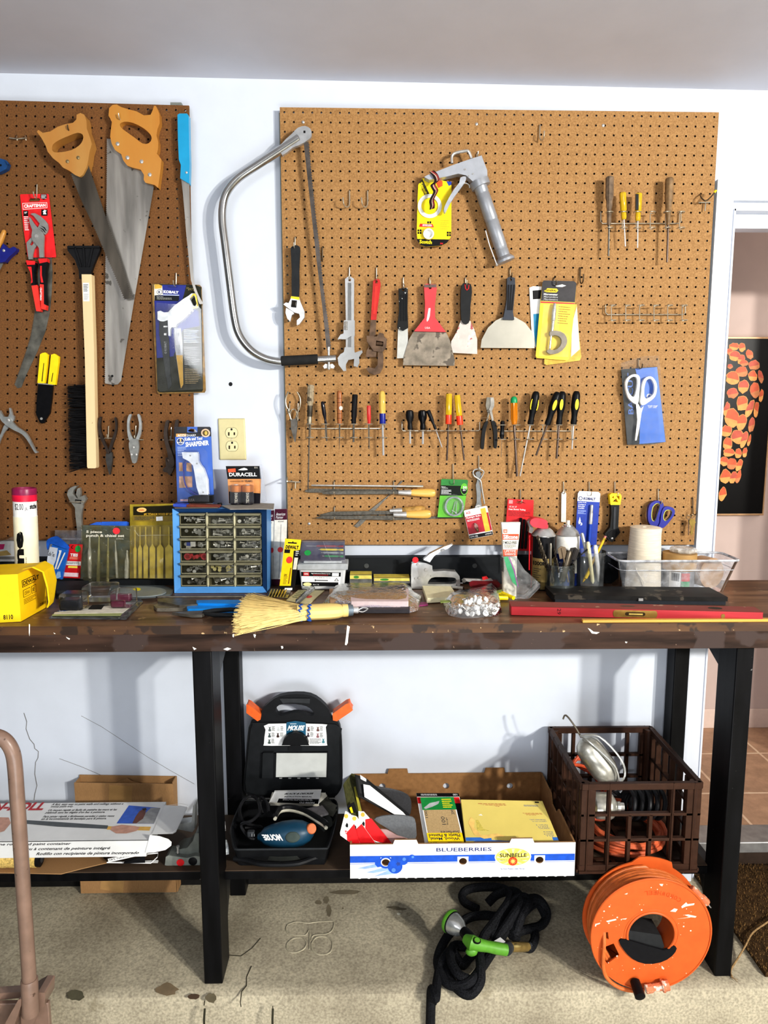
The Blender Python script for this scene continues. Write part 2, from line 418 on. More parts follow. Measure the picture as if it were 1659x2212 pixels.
def area(name,loc,target,size,power,col=(1,1,1)):
 l=bpy.data.lights.new(name,'AREA');l.shape='DISK';l.size=size;l.energy=power;l.color=col
 o=bpy.data.objects.new(name,l);COL.objects.link(o);o.location=loc
 o.rotation_euler=(V(target)-V(loc)).to_track_quat('-Z','Y').to_euler();return o
area('ceiling_lamp',(3.15,-3.8,2.22),(-.1,0,1.1),.17,172,(1,.97,.9))
area('ceiling_lamp',(2.75,-4.0,2.26),(-.1,0,1.1),.17,95,(1,.97,.9))
area('left_fill',(-1.0,-3.6,2.2),(.0,0,.9),1.0,34,(.95,.97,1))  # added soft fill from the left, not an actual lamp
area('hall_lamp',(2.6,.5,1.9),(1.3,.9,1.0),.5,7,(1,.86,.72))
area('camera_side_fill',(-.4,-4.7,.7),(.2,0,1.5),2.2,12,(.90,.95,1))  # added fill light behind the camera; no door is modelled there
area('floor_bounce',(.3,-2.6,.15),(.3,-1.4,2.4),1.6,42,(.90,.94,1))  # added uplight to brighten the ceiling, standing for light off the floor
wd=bpy.data.worlds.new('world');SC.world=wd;wd.use_nodes=True;WN=wd.node_tree.nodes;WL=wd.node_tree.links
tc=WN.new('ShaderNodeTexCoord');wv=WN.new('ShaderNodeTexNoise');wv.inputs['Scale'].default_value=2.2;wv.inputs['Detail'].default_value=2;WL.new(tc.outputs['Generated'],wv.inputs['Vector'])
cr=WN.new('ShaderNodeValToRGB');cr.color_ramp.elements[0].position=.40;cr.color_ramp.elements[0].color=(.10,.11,.12,1);cr.color_ramp.elements[1].position=.62;cr.color_ramp.elements[1].color=(.85,.92,1,1)
WL.new(wv.outputs['Fac'],cr.inputs[0]);WL.new(cr.outputs[0],WN['Background'].inputs[0]);WN['Background'].inputs[1].default_value=.25
SC.view_settings.view_transform='Standard';SC.view_settings.look='Medium High Contrast';SC.view_settings.exposure=-.26
def pegboard(hc,nx,ny,ext,label,mat,nails):
 """hc: world points of the corner holes TL TR BR BL; ext: margins in hole pitches (l, t, r, b)"""
 q=Q(*hc);root=thing('pegboard',label,'pegboard');m=MB();T=.006
 du,dv=1/(nx-1),1/(ny-1)
 def pt(i,j,y=0):p=q(i*du,j*dv);return(p.x,-BD+y,p.z)
 H=.115
 K=8
 ring=[(H*cos(2*pi*k/K+pi/8),H*sin(2*pi*k/K+pi/8))for k in range(K)]
 sqr=[(.5,.5),(-.5,.5),(-.5,-.5),(.5,-.5)]
 for j in range(ny):
  for i in range(nx):
   e=[ext[0]if i==0 else .5,ext[1]if j==0 else .5,ext[2]if i==nx-1 else .5,ext[3]if j==ny-1 else .5]
   cs=[(e[2],e[3]),(-e[0],e[3]),(-e[0],-e[1]),(e[2],-e[1])]
   vs=[pt(i+a,j+b)for a,b in cs]+[pt(i+a,j+b)for a,b in ring]+[pt(i+a,j+b,T)for a,b in ring]
   fs=[]
   for k in range(4):
    r0,r1,r2=4+2*k,4+(2*k+1),4+(2*k+2)%8
    fs+=[(k,r1,r0),(k,(k+1)%4,r1),((k+1)%4,r2,r1)]if 0 else[(k,r1,r0),(k,(k+1)%4,r2,r1)]
   m.add(vs,fs,mat);m.add(vs[4:],[(k,(k+1)%8,8+(k+1)%8,8+k)for k in range(8)],PEGH)
 c=[pt(-ext[0],-ext[1]),pt(nx-1+ext[2],-ext[1]),pt(nx-1+ext[2],ny-1+ext[3]),pt(-ext[0],ny-1+ext[3])]
 for k in range(4):
  a,b=c[k],c[(k+1)%4]
  m.add([a,b,(b[0],-BD+T,b[2]),(a[0],-BD+T,a[2])],[(0,1,2,3)],mat)
 m.build('panel',root,smooth=0)
 g=M((128,132,126),.8)
 xs=[p[0]for p in c];zs=[p[2]for p in c]
 x0,x1,z0,z1=max(xs[0],xs[3])-.005,min(xs[1],xs[2])+.003,min(zs)+.012,max(zs)-.012
 for a,b in(((x0,z0),(x0+.03,z1)),((x1-.03,z0),(x1,z1))):
  s=MB();s.box((a[0],-BD+T,a[1]),(b[0],-.0005,b[1]),g);s.build('spacer',root)
 for i,j in nails:
  n_=MB();p=V(pt(i,j));n_.lathe(p,p+V((0,-.003,0)),[(0,.0045),(.5,.004),(1,.0015)],STEEL,10);n_.build('screw',root)
 return root
def pegmat(c,c2):
 m=M(c,.75,0,.1,260,bump=.15,c2=c2,name='hardboard');return m
PEGR=pegmat((149,110,65),(170,130,82));PEGL=pegmat((104,68,33),(126,85,44));PEGH=M((40,24,14),.9)  # PEGH paints the hole walls darker for the shade inside them
pegboard([P(614.5,242.4,d=BD),P(1542.7,252.9,d=BD),P(1490.6,1167.7,d=BD),P(631.9,1167.8,d=BD)],48,48,(.5,.5,.5,.5),'large square tan pegboard right of the electrical outlet, hung with rows of tools',PEGR,[(2,1),(20.9,1),(34.8,1),(1.98,45),(43.9,45.1)])
lx=P(400.2,238.5,d=BD);lb=P(413.5,1157.5,d=BD);ltl=P(15,228,d=BD);lbl=P(17,1157.5,d=BD)
k=47/19.0
pegboard([lx+(ltl-lx)*k,lx,lb,lb+(lbl-lb)*k],48,47,(.5,.5,.4,.5),'darker brown pegboard at the left with the wooden-handled saws',PEGL,[])
BF=.453
BTOP=M((92,66,48),.4,0,.4,30,bump=.15,grain=(.12,1,1),c2=(126,96,72),wear=((134,108,82),30,.66),spots=((190,176,152),150,.74),coat=.1)
BEDGE=M((128,90,56),.6,0,.5,60,bump=.4,grain=(.15,1,1),c2=(72,50,34),wear=((50,36,27),16,.55),spots=((196,168,124),60,.70))
BAPR=M((56,42,35),.6,0,.5,45,bump=.3,grain=(.1,1,1),c2=(74,55,45),wear=((120,100,84),110,.72),spots=((70,58,54),9,.55))
BLK=M((15,15,17),.42,0,.4,40,bump=.12,grain=(1,1,.15),wear=((120,120,118),85,.755))
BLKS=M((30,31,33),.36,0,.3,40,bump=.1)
bench=thing('workbench','long dark wooden workbench with scuffed top and black painted legs','workbench')
xl,xr=-2.05,1.75
m=MB();m.box((xl,-BF,.969),(xr,-.004,BZ),BTOP);top=m.build('bench_top',bench,bev=.003)
m=MB();m.box((xl,-BF-.0006,.9685),(xr,-BF+.004,BZ-.0008),BEDGE);m.build('edge_strip',bench)
WP=M((232,230,222),.6)
m=MB();m.box((xl,-BF,.925),(xr,-BF+.04,.969),BAPR)
def splat(mm,c,pts,d,mat=WP):
 f=PP(c,pts,d=d+.0008);mm.ext(f,(0,.0006,0),mat)
for pts in([(1555,1040),(1575,1050),(1565,1110),(1560,1170),(1550,1188),(1538,1185),(1548,1110)],[(1060,1195),(1075,1195),(1078,1210),(1066,1216)],[(855,1105),(875,1110),(866,1135),(858,1122)],[(630,1218),(660,1205),(690,1215),(660,1228)],[(400,1200),(430,1215),(412,1225)],[(700,1105),(712,1104),(708,1130),(699,1124)]):
 splat(m,'D',pts,BF)
for pts in([(598,862),(612,868),(632,884),(668,888),(650,898),(622,894)],[(818,942),(832,944),(828,952),(820,950)]):
 splat(m,'F',pts,BF)
for pts in([(258,1362),(268,1362),(268,1430),(264,1470),(258,1440)],[(478,1435),(500,1448),(486,1450)],[(590,1475),(628,1492),(620,1502),(600,1488)]):
 splat(m,'C',pts,BF)
m.build('apron',bench,bev=.002)
def leg(x0,x1,d0,d1,mat=BLK):
 m=MB();m.box((x0,-d1,0),(x1,-d0,.969),mat);return m.build('leg',bench,bev=.003)
LF=.410;LR=LF-.092
ax0,ax1=P(420,1560,d=LF).x,P(462,1560,d=LF).x
bx0,bx1=P(1572,1698,d=LF).x,P(1609,1698,d=LF).x
for a,b in((ax0,ax1),(bx0,bx1)):
 leg(a,b,LR,LF);leg(a,b,.006,.062)
 g=MB();t=.03
 g.ext([(b-t,-LR,.968),(b-t,-LR,.815),(b-t,-.062,.935),(b-t,-.062,.968)],(t-.002,0,0),BLKS);g.build('brace',bench,bev=.002)
 g=MB();g.ext([(b-t,-LR,SZ-.05),(b-t,-LR,SZ-.16),(b-t,-LR+.07,SZ-.05)],(t-.002,0,0),BLKS);g.build('brace',bench,bev=.002)
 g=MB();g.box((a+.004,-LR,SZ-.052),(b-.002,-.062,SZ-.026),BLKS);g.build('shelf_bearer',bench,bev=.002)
m=MB()
SHT=M((104,84,64),.7,0,.4,30,bump=.15,grain=(.15,1,1),c2=(70,56,44))
sx0,sx1=xl,bx0-.001
m.box((sx0,-.338,SZ-.003),(sx1,-.066,SZ),SHT);m.box((sx0,-.3385,SZ-.026),(sx1,-.066,SZ-.0031),BLK)
m.build('shelf',bench,bev=.0015)
m=MB();s0=P(560,1204,d=.042).z
m.box((xl,-.042,BZ),(P(1480,1204,d=.042).x,-.003,s0-.002),M((30,33,36),.6,0,.25,40,grain=(.1,1,1)))
for x in(316,1124):m.lathe(p1('E',x,250,d=.042),p1('E',x,250,d=.044),[(0,.008),(1,.007)],M((70,72,72),.6),12)
m.build('back_strip',bench,bev=.002)
cx=thing('carton','flat brown cardboard carton standing behind the shelf against the wall','box')
m=MB();a=P(160,1691,d=.046);b=P(374,1694,d=.046);lo=P(152,1918,d=.046).z;lo2=P(363,1925,d=.046).z
T=.040
front=[(a.x,-.046,a.z),(b.x,-.046,b.z),(b.x-.004,-.046,.004),(a.x,-.046,.004)]
m.ext(front,(0,.003,0),CARD);m.ext([(x,y+T,z+.004)for x,y,z in front],(0,.003,0),CARD)
for x in(a.x,b.x-.003):m.box((x,-.043,.004),(x+.003,-.046+T,a.z-.002),CARD)
m.build('box_body',cx)
m=MB();TAPE=M((176,140,92),.3,0,.08,30,coat=.4)
m.ext(PP('O',[(752,497),(912,505),(905,640),(850,1210),(850,1240),(690,1215),(750,640)],d=.0466),(0,.0004,0),TAPE)
m.build('tape',cx)
m=MB();m.ext(PP('O',[(797,490),(835,468),(865,462),(875,450),(905,470),(960,484),(900,494),(850,492)],d=.02),(0,.002,0),CARD);m.build('torn_flap',cx)
m=MB()
up=[p1('O',x,y,z=SZ+h)for x,y,h in((-60,1098,.003),(200,1103,.003),(420,1108,.003),(560,1072,.006),(740,1030,.012),(700,985,.010),(330,985,.006),(-60,985,.004))]
m.add(up+[p-V((0,0,.0025))for p in up],[tuple(range(8))]+[(i,(i+1)%8,8+(i+1)%8,8+i)for i in range(8)]+[tuple(range(15,7,-1))],CARD)
solo(m,'cardboard_sheet','curled brown cardboard sheet on the lower shelf under the paint roller','cardboard')
rl=thing('paint_roller','fluffy yellow paint roller with a black end lying under the white sleeve','paint roller')
r=.0205;rd=.318;c1=p1('O',290,1018,d=rd);zc=SZ+.0035+r+.002
c1=V((c1.x,-rd,zc));c0=V((c1.x-.26,-rd,zc))
m=MB();prof=[];R2=random.Random(3)
for i in range(31):prof.append((i/30,r*(R2.uniform(.95,1.03))))
m.lathe(c0,c1-V((.012,0,0)),prof,M((206,176,104),1,0,.3,220,bump=1),18);m.build('nap_cover',rl)
m=MB();m.lathe(c1-V((.014,0,0)),c1,[(0,r*.93),(.8,r*.95),(1,r*.7)],BLACK,18);m.lathe(c1-V((.002,0,0)),c1+V((.001,0,0)),[(0,r*.45),(1,r*.4)],DGREY,14);m.build('end_cap',rl)
sl=thing('carton_sleeve','white printed paint roller carton with open end flaps on the lower shelf','box')
PRW=M((226,226,224),.45,0,.03,20);PRT=M((30,28,28),.6)
fz1,fz0,fd=.364,.317,.335
fl=-1.30
def fx(x,y):return p1('O',x,y,d=fd).x
x1f=fx(1030,840)
qf=Q((fl,-fd,fz1),(x1f,-fd,fz1),(x1f-.012,-fd,fz0),(fl,-fd,fz0))
bd_=-p1('O',600,618,z=fz1).y
x1b=p1('O',1130,640,z=fz1).x
qt=Q((fl,-bd_,fz1),(x1b,-bd_,fz1),(x1f,-fd,fz1),(fl,-fd,fz1))
m=MB();m.slab(qf,.0012,PRW)
u=lambda x:(fx(x,900)-fl)/(x1f-fl)
m.text(qf,'in-one roller and paint container',u(-70),.08,u(492),.27,PRT,bold=.02,shear=.02)
m.text(qf,'Rouleau à contenant de peinture intégré',u(95),.37,u(770),.58,PRT,bold=.02,shear=.02)
m.text(qf,'Rodillo con recipiente de pintura incorporado',u(262),.67,u(978),.89,PRT,bold=.02,shear=.02)
m.build('front_panel',sl)
m=MB();m.slab(qt,.0012,PRW)
def tu(x,y):
 p=p1('O',x,y,z=fz1);v=(p.y+bd_)/(-fd+bd_)
 return(p.x-fl)/((x1b+(x1f-x1b)*v)-fl),v
def tquad(pts,mat,l=.0003):m.poly(qt,[tu(*p)for p in pts],mat,l)
def trow(s,x0,y0,x1,y1,mat,b=.015,sh=.3):
 a,c_=tu(x0,y0),tu(x1,y1);m.text(qt,s,a[0],a[1],c_[0],c_[1],mat,bold=b,shear=.01)
trow('PAINT-N-ROLL',-330,622,292,672,M((176,24,36),.5),.04)
for i,(s,a0,a1)in enumerate((('A fast, easy way to paint walls and ceilings without a',365,845),('messy paint tray.',357,500),('Un moyen rapide et facile de peindre les murs et les',340,800),('plafonds sans les dégâts d\'un bac à peinture.',322,720),('Para pintar rápida y fácilmente paredes y cielos rasos',305,782),('sin la inconveniencia de bandejas para la pintura.',292,730))):
 y=624+i*17+(6 if i>1 else 0)+(10 if i>3 else 0)
 trow(s,a0,y,a1,y+13,PRT,.01)
tquad([(888,638),(1105,655),(1060,765),(803,762)],M((58,98,190),.5))
tquad([(1040,655),(1105,655),(1060,765),(925,763)],M((150,150,150),.5),.0005)
tquad([(935,715),(960,680),(985,665),(1005,672),(1000,700),(985,730),(940,762),(912,762)],M((104,60,48),.5),.0007)
tquad([(978,662),(1005,656),(1012,668),(990,676)],M((60,45,40),.5),.0009)
tquad([(160,738),(400,752),(745,776),(740,800),(400,785),(150,762)],M((84,88,90),.5))
tquad([(745,782),(1040,785),(1030,812),(735,805)],M((214,170,84),.5),.0005)
tquad([(770,785),(840,772),(930,780),(965,790),(940,815),(870,832),(800,832),(760,808)],M((196,150,130),.5),.0007)
tquad([(-20,720),(60,722),(75,760),(30,815),(-20,830)],M((196,150,130),.5),.0007)
m.build('top_panel',sl)
m=MB();ep=[p1('O',x,y,z=fz1+h)for x,y,h in((1132,638,0),(1245,625,.006),(1292,632,.008),(1212,805,.006),(1190,822,.004),(1035,835,0))]
m.ext(ep,(0,0,-.001),PRW);m.build('end_flap',sl)
m=MB();ep=PP('O',[(1000,965),(1032,842),(1100,850),(1160,870),(1182,890),(1180,915),(1140,945),(1060,962)],d=fd+.002);m.ext(ep,(0,.001,0),PRW);m.build('end_flap',sl)
m=MB();m.box((fl,-fd+.0015,fz0),(x1b,-bd_,fz0+.001),PRW);m.box((fl,-bd_,fz0),(x1b,-bd_+.001,fz1-.001),PRW);m.build('inner_panel',sl)
m=MB();f=[p1('O',x,y,z=SZ+h)for x,y,h in((735,1028,.014),(860,985,.03),(1090,962,.036),(1085,990,.03),(1040,1032,.012))]
m.ext(f,(0,0,-.003),WHITE)
q=Q(f[0]+V((0,0,.0)),f[2]+V((-.004,0,0)),f[3],f[0]+V((0,-.004,-.004)))
m.build('leaflet_page',None)
lf_=bpy.data.objects['leaflet_page'];lf_.name='leaflet';tag(lf_,'folded white leaflet with toll-free help print poking from under the white carton','leaflet')
q=Q(p1('O',742,1005,z=SZ+.028),p1('O',945,965,z=SZ+.043),p1('O',950,985,z=SZ+.037),p1('O',748,1030,z=SZ+.022))
m=MB();m.slab(q,.0008,WHITE);m.text(q,"TR'S Toll-Free Help",.03,.2,.98,.85,PRT)
m.poly(Q(*[p1('O',x,y,z=SZ+h)for x,y,h in((862,1008,.030),(1000,978,.036),(1000,1028,.018),(850,1034,.014))]),[(0,0),(1,0),(1,1),(0,1)],BLACK,.002)
m.build('printed_strip',lf_)
cf=thing('clamp_vise','grey metal clamp vise with a red dot sticker beside the left bench leg','vise');GM=M((132,136,130),.4,.4,.15,50)
m=MB();f=PP('O',[(1142,992),(1160,982),(1290,1000),(1345,985),(1420,1000),(1420,1060),(1330,1050),(1300,1068),(1150,1062),(1136,1050)],d=.315);f=[V((p.x,p.y,max(p.z,SZ+.001)))for p in f];m.ext(f,(0,.045,0),GM)
q=Q(*PP('O',[(1215,1005),(1272,1005),(1272,1056),(1215,1056)],d=.3152));m.disc(q,.5,.5,.47,.47,RED,.0006);m.build('clamp_arm',cf,bev=.002)
m=MB();f=PP('O',[(1200,965),(1235,940),(1290,930),(1330,880),(1345,830),(1370,830),(1370,985),(1210,985)],d=.30);m.ext(f,(0,.05,0),M((110,114,108),.5,.3));m.build('casting',cf,bev=.003)
m=MB();m.tube([p1('O',1226,965,d=.305),p1('O',1226,918,d=.305)],.0032,STEEL,10);m.lathe(p1('O',1226,926,d=.305),p1('O',1226,916,d=.305),[(0,.0045),(1,.0045)],STEEL,6);m.build('bolt',cf)
m=MB();m.ext(PP('O',[(1218,768),(1320,755),(1330,640),(1345,632),(1342,800),(1325,822),(1215,800)],d=.22),(0,.03,0),M((170,172,170),.35,.7));m.build('back_jaw',cf,bev=.002)
m=MB();c0=p1('O',1540,965,d=.28);c1=p1('O',1575,965,d=.27)+V((0,0,.019))
m.lathe(p1('O',1440,960,d=.29),c1,[(0,.012),(.5,.012),(.55,.018),(.95,.020),(1,.012)],M((205,210,212),.4),10)
m.lathe(p1('O',1440,800,d=.25),p1('O',1555,780,d=.24),[(0,.008),(.8,.008),(.82,.013),(1,.013)],STEEL,8)
m.build('screw_handle',cf)
m=MB();kb=p1('O',1328,1040,d=.317);kb.z=max(kb.z,SZ+.013);m.lathe(kb,kb+V((0,.015,0)),[(0,.006),(.1,.012),(1,.012)],BLACK,14);m.build('knob',cf)
CASE=M((24,25,27),.42,0,.15,40);TEAL=M((22,62,84),.42,0,.08);TEALP=M((18,88,118),.4)
sc=thing('sander_case','open black plastic sander case with orange latches under the bench','tool case')
LD=.070
body=[(245,1180),(245,1010),(262,830),(285,560),(318,420),(430,385),(440,290),(520,200),(640,125),(820,100),(985,115),(1100,180),(1195,280),(1225,370),(1300,420),(1335,560),(1345,900),(1345,1100),(1320,1180),(1260,1250),(1180,1262),(420,1262),(310,1240)]
hole=[(600,290),(615,240),(680,212),(820,212),(940,235),(1010,285),(1030,330),(975,345),(900,315),(800,308),(700,335),(640,340)]
m=MB();m.pr('K',body,.0,LD,CASE,[hole],sm=2,base=0)
o=LD
m.v=[(x,min(y,-.048),z)for x,y,z in m.v]
m.pr('K',[(265,1150),(265,1010),(290,760),(310,560),(340,440),(430,420),(1270,440),(1310,600),(1315,1080),(1290,1170),(1200,1225),(380,1225)],o,o+.004,M((32,34,36),.4),sm=2,base=0)
m.pr('K',[(640,150),(985,150),(980,205),(880,200),(770,195),(680,205)],o,o+.004,M((50,52,54),.4),base=0)
lid=m.build('lid',sc,bev=.004)
m=MB();m.pr('K',[(440,770),(1185,750),(1180,1035),(440,1045)],o+.003,o+.010,CASE,base=0);m.build('storage_tray',lid,bev=.002)
m=MB();m.pr('K',[(608,762),(1172,762),(1165,1030),(600,1030)],o+.010,o+.012,M((196,198,194),.25,0,.08,18),base=0)
for x in(655,757,858,962,1065):m.pr('K',[(x-18,1038),(x+18,1038),(x+14,1050),(x-14,1050)],o+.008,o+.012,M((150,150,148),.4),base=0)
m.build('clear_cover',lid,bev=.001)
m=MB();m.pr('K',[(455,760),(575,760),(570,1042),(445,1042)],o+.008,o+.016,M((36,38,40),.4),base=0);m.build('latch_block',lid,bev=.003)
m=MB();q=wq('K',[(467,433),(1170,433),(1170,678),(467,678)],o+.0045)
arch=[(.96+.0,.03)]
f=PP('K',spl([(520,433),(1120,436),(1160,470),(1172,650),(1160,678),(980,678),(665,678),(480,678),(467,655),(485,500)],2),d=o+.0046);m.ext(f,(0,.0004,0),WHITE)
def kq(x,y):return((x-467)/703,(y-433)/245)
def kpoly(pts,mat,l):m.poly(q,[kq(*p)for p in pts],mat,l)
kpoly([(718,433),(722,415),(820,400),(932,415),(937,433),(937,565),(718,565)],TEALP,.0008)
m.text(q,'MOUSE',*kq(738,448),*kq(918,508),WHITE,.0012,bold=.05,shear=.12)
m.lines(q,*kq(790,498),*kq(895,512),1,WHITE,.0012,.7);m.lines(q,*kq(760,428),*kq(835,438),1,WHITE,.0012,.7)
icons=[(533,488,(96,104,104)),(630,486,(205,208,208)),(530,557,(70,84,84)),(624,557,(70,50,46)),(528,628,(70,84,80)),(967,488,(104,74,70)),(1072,488,(110,76,68)),(963,552,(70,60,70)),(1070,560,(140,96,100)),(1133,620,(80,140,150))]
for x,y,c_ in icons:
 s=28
 kpoly([(x-14,y-s),(x-4,y-18),(x+4,y-18),(x+14,y-s),(x+8,y-10),(x+6,y-4),(x+17,y+16),(x+12,y+28),(x-12,y+28),(x-17,y+16),(x-6,y-4),(x-8,y-10)],M(c_,.5),.0008)
 if x<1100:m.lines(q,*kq(x+24,y-26),*kq(x+62,y+26),5,DGREY,.0008,.45,seed=x)
m.lines(q,*kq(980,600),*kq(1110,660),5,DGREY,.0008,.4)
m.build('instruction_label',lid)
m=MB();dom=[(665,675),(690,610),(740,555),(815,530),(890,550),(945,600),(975,675)]
m.pr('K',dom,o+.002,o+.020,M((20,21,23),.35),base=0);m.pr('K',[(748,680),(888,680),(888,735),(748,735)],o,o+.010,CASE,base=0);m.build('clasp_dome',lid,bev=.008,seg=3)
for pts in([(270,212),(300,222),(435,330),(430,385),(395,405),(270,312)],[(1235,322),(1388,212),(1425,202),(1440,245),(1465,278),(1440,300),(1285,405),(1240,395)]):
 m=MB();m.pr('K',pts,.045,.080,ORG,base=0);m.build('latch',sc,bev=.004)
bc=[(105,1640),(100,1740),(140,1880),(230,1950),(400,2010),(640,2030),(860,2015),(1050,2015),(1130,1940),(1195,1850),(1260,1640),(1290,1420),(1250,1330),(1100,1290),(500,1290),(250,1330),(160,1480)]
rim=[p1('K',x,y-46,z=SZ+.052)for x,y in spl(bc,3)]
rim=[V((p.x,max(-.325,min(p.y,-.078)),p.z))for p in rim]
bot=[V((p.x*.97+rim[0].x*0+.03*(rim[0].x+.1),p.y,SZ+.002))for p in rim]
cen=sum(rim,V())/len(rim)
bot=[V((cen.x+(p.x-cen.x)*.93,cen.y+(p.y-cen.y)*.93,SZ+.001))for p in rim]
n=len(rim);inn=[cen+(p-cen)*.95 for p in rim];inb=[V((cen.x+(p.x-cen.x)*.88,cen.y+(p.y-cen.y)*.88,SZ+.008))for p in rim]
m=MB();m.add(rim+bot+inn+inb,[(i,(i+1)%n,n+(i+1)%n,n+i)for i in range(n)]+[((i+1)%n,i,2*n+i,2*n+(i+1)%n)for i in range(n)]+[(2*n+(i+1)%n,2*n+i,3*n+i,3*n+(i+1)%n)for i in range(n)]+[tuple(range(2*n-1,n-1,-1)),tuple(range(3*n,4*n))],CASE)
m.tube(rim,.003,M((46,48,50),.4),6,closed=True)
m.build('base_tray',sc)
m=MB();hp=[p1('K',x,y,z=SZ+.02)for x,y in((150,1880),(260,1960),(420,2000),(640,2010),(860,1995),(1050,1930),(1160,1870))]
m.tube([V((p.x,min(p.y,-.315),p.z))for p in hp],.007,CASE,8,k=3)
for p in hp[2:5]:pass
m.build('carry_handle',sc)
sd=thing('detail_sander','dark teal teardrop-shaped detail sander lying in the open black case','sander')
c0=p1('K',400,1700,z=SZ+.06);c1=p1('K',1030,1640,z=SZ+.075)
m=MB();m.lathe(c0,c1,[(0,.008),(.06,.014),(.12,.024),(.25,.031),(.45,.037),(.65,.038),(.8,.034),(.92,.024),(.98,.012),(1,.004)],TEAL,22,side=(0,-1,.6),sq=.95)
nrm=(CAM-(c0+c1)/2).normalized()
q=Q(*[p1('K',x,y,z=SZ+.098)for x,y in((485,1610),(690,1585),(665,1650),(480,1705))])
ax=(c1-c0).normalized();upv=nrm.cross(ax).normalized()*-1
def sq_(u,v,w,h,lift):
 c_=c0+(c1-c0)*u+upv*v+nrm*lift
 return Q(c_-ax*w-upv*-h,c_+ax*w-upv*-h,c_+ax*w-upv*h,c_-ax*w-upv*h)
pa,pb=c0+(c1-c0)*.10+nrm*.0268+upv*.002,c0+(c1-c0)*.42+nrm*.0385+upv*.006;q=Q(pa+upv*.008,pb+upv*.009,pb-upv*.008,pa-upv*.007);m.text(q,'MOUSE',0,0,1,1,WHITE,.001,bold=.05,rot=180,shear=.2)
m.build('shell',sd)
m=MB();cc=c0+(c1-c0)*.62+upv*.008+nrm*.031;m.lathe(cc,cc+nrm*.008,[(0,.021),(.7,.020),(1,.016)],M((64,74,70),.6),18,sq=.7,side=ax);m.build('grip_pad',sd)
m=MB();cc=c0+(c1-c0)*.93-upv*.008+nrm*.012;dr_=(ax*.5+nrm).normalized();m.lathe(cc,cc+dr_*.012,[(0,.014),(.8,.014),(1,.012)],M((196,108,62),.5),16);m.build('logo_button',sd)
m=MB();pl=[p1('K',x,y,z=SZ+.030)for x,y in spl([(395,1850),(440,1830),(640,1840),(860,1835),(930,1870),(900,1905),(640,1925),(450,1900)],2)];m.ext(pl,(0,0,-.012),M((44,46,44),.6));m.build('sanding_pad',sd,bev=.002)
m=MB();pl=[p1('K',x,y,z=SZ+.10)for x,y in((590,1500),(640,1420),(760,1400),(920,1440),(1060,1520),(1140,1570),(1165,1600))];pl=[V((p.x,p.y,p.z))for p in pl]
m.tube(pl,.005,M((190,186,170),.5),8,k=3);m.tube([p+V((0,.006,.006))for p in pl],.008,BLACK,8,k=3);m.build('spare_pad_edge',sd)
pc=thing('power_cord','black looped sander cord with a two-pin plug in the left of the case','cord')
m=MB();cp=[(410,1700,.05),(330,1720,.05),(250,1650,.06),(215,1560,.08),(330,1520,.09),(420,1420,.10),(400,1290,.11),(320,1240,.115),(240,1290,.11),(195,1400,.09),(230,1520,.075),(340,1570,.06),(440,1590,.05),(340,1600,.05),(250,1600,.055)]
m.tube([p1('K',x,y,z=SZ+h)for x,y,h in cp],.0045,M((28,28,30),.4),8,k=4);m.build('cable',pc)
m=MB();m.tube([p1('K',x,y,z=SZ+h)for x,y,h in((520,1420,.1),(500,1320,.11),(440,1260,.11),(420,1330,.1),(450,1440,.085))],.0045,M((28,28,30),.4),8,k=4);m.build('cable_loop',pc)
a=p1('K',322,1660,z=SZ+.062)
m=MB();m.box(a-V((.010,.008,.008)),a+V((.010,.008,.008)),DGREY);pg=m.build('plug',pc,bev=.003)
m=MB()
for dx in(.004,.011):m.box(a+V((dx-.0008,-.0105,-.003)),a+V((dx+.0008,-.008,.004)),CHROME)
m.build('prongs',pg)
im=thing('instruction_manual','folded white instruction manual standing behind the sander in its case','manual')
q=Q(*[V((p1('K',x,y,d=.105)))for x,y in((585,1190),(1110,1178),(1085,1330),(525,1312))])
m=MB();m.slab(q,.006,WHITE);q2=q
m.rect(q,.16,.64,.98,1,BLACK);m.text(q,'BLACK & DECKER',.25,.16,.85,.28,PRT,bold=.04,shear=.06);m.text(q,'INSTRUCTION MANUAL',.26,.42,.83,.52,PRT,bold=.03)
m.text(q,'HOW-TO',.60,.86,.9,.995,WHITE,.0008,bold=.04,rot=180);m.lines(q,.25,.68,.88,.8,2,WHITE,.0008);m.build('cover_page',im)
m=MB()
for k in range(3):
 qq=Q(*[p1('K',x+k*8,y+14*k,d=.098-k*.004)for x,y in((560,1200),(1160,1205),(1130,1330),(520,1320))]);m.slab(qq,.0006,OFFW)
m.build('inner_pages',im)
ds=thing('dust_pad_pack','stack of grey sanding pads behind the sander at the right of the case','sanding pads')
m=MB();f=[p1('K',x,y,z=SZ+h)for x,y,h in((940,1380,.10),(1120,1345,.10),(1190,1430,.095),(1060,1470,.1))];m.ext(f,(0,0,-.006),M((128,124,124),.8));m.build('top_pad',ds)
m=MB();f=[p1('K',x,y,z=SZ+h)for x,y,h in((1000,1440,.092),(1190,1440,.088),(1230,1500,.085),(1140,1570,.085))];m.ext(f,(0,0,-.02),M((50,52,50),.8));m.build('lower_pad',ds)
m=MB();f=[p1('K',x,y,z=SZ+h)for x,y,h in((1080,1330,.09),(1180,1240,.1),(1240,1320,.09),(1290,1420,.07),(1240,1540,.06),(1190,1430,.085))];m.ext(f,(0,0,-.012),M((62,62,56),.8));m.build('dust_bag',ds,bev=.003)
KB=M((150,112,72),.9,0,.12,60);KE=M((92,74,50),.95,0,.5,220)
bx=thing('fruit_tray','white and blue cardboard blueberry tray filled with sandpaper packs','box')
bd0,bz1=.38,.373
fx0,fx1=p1('L',82,760,d=bd0).x,p1('L',1602,760,d=bd0).x
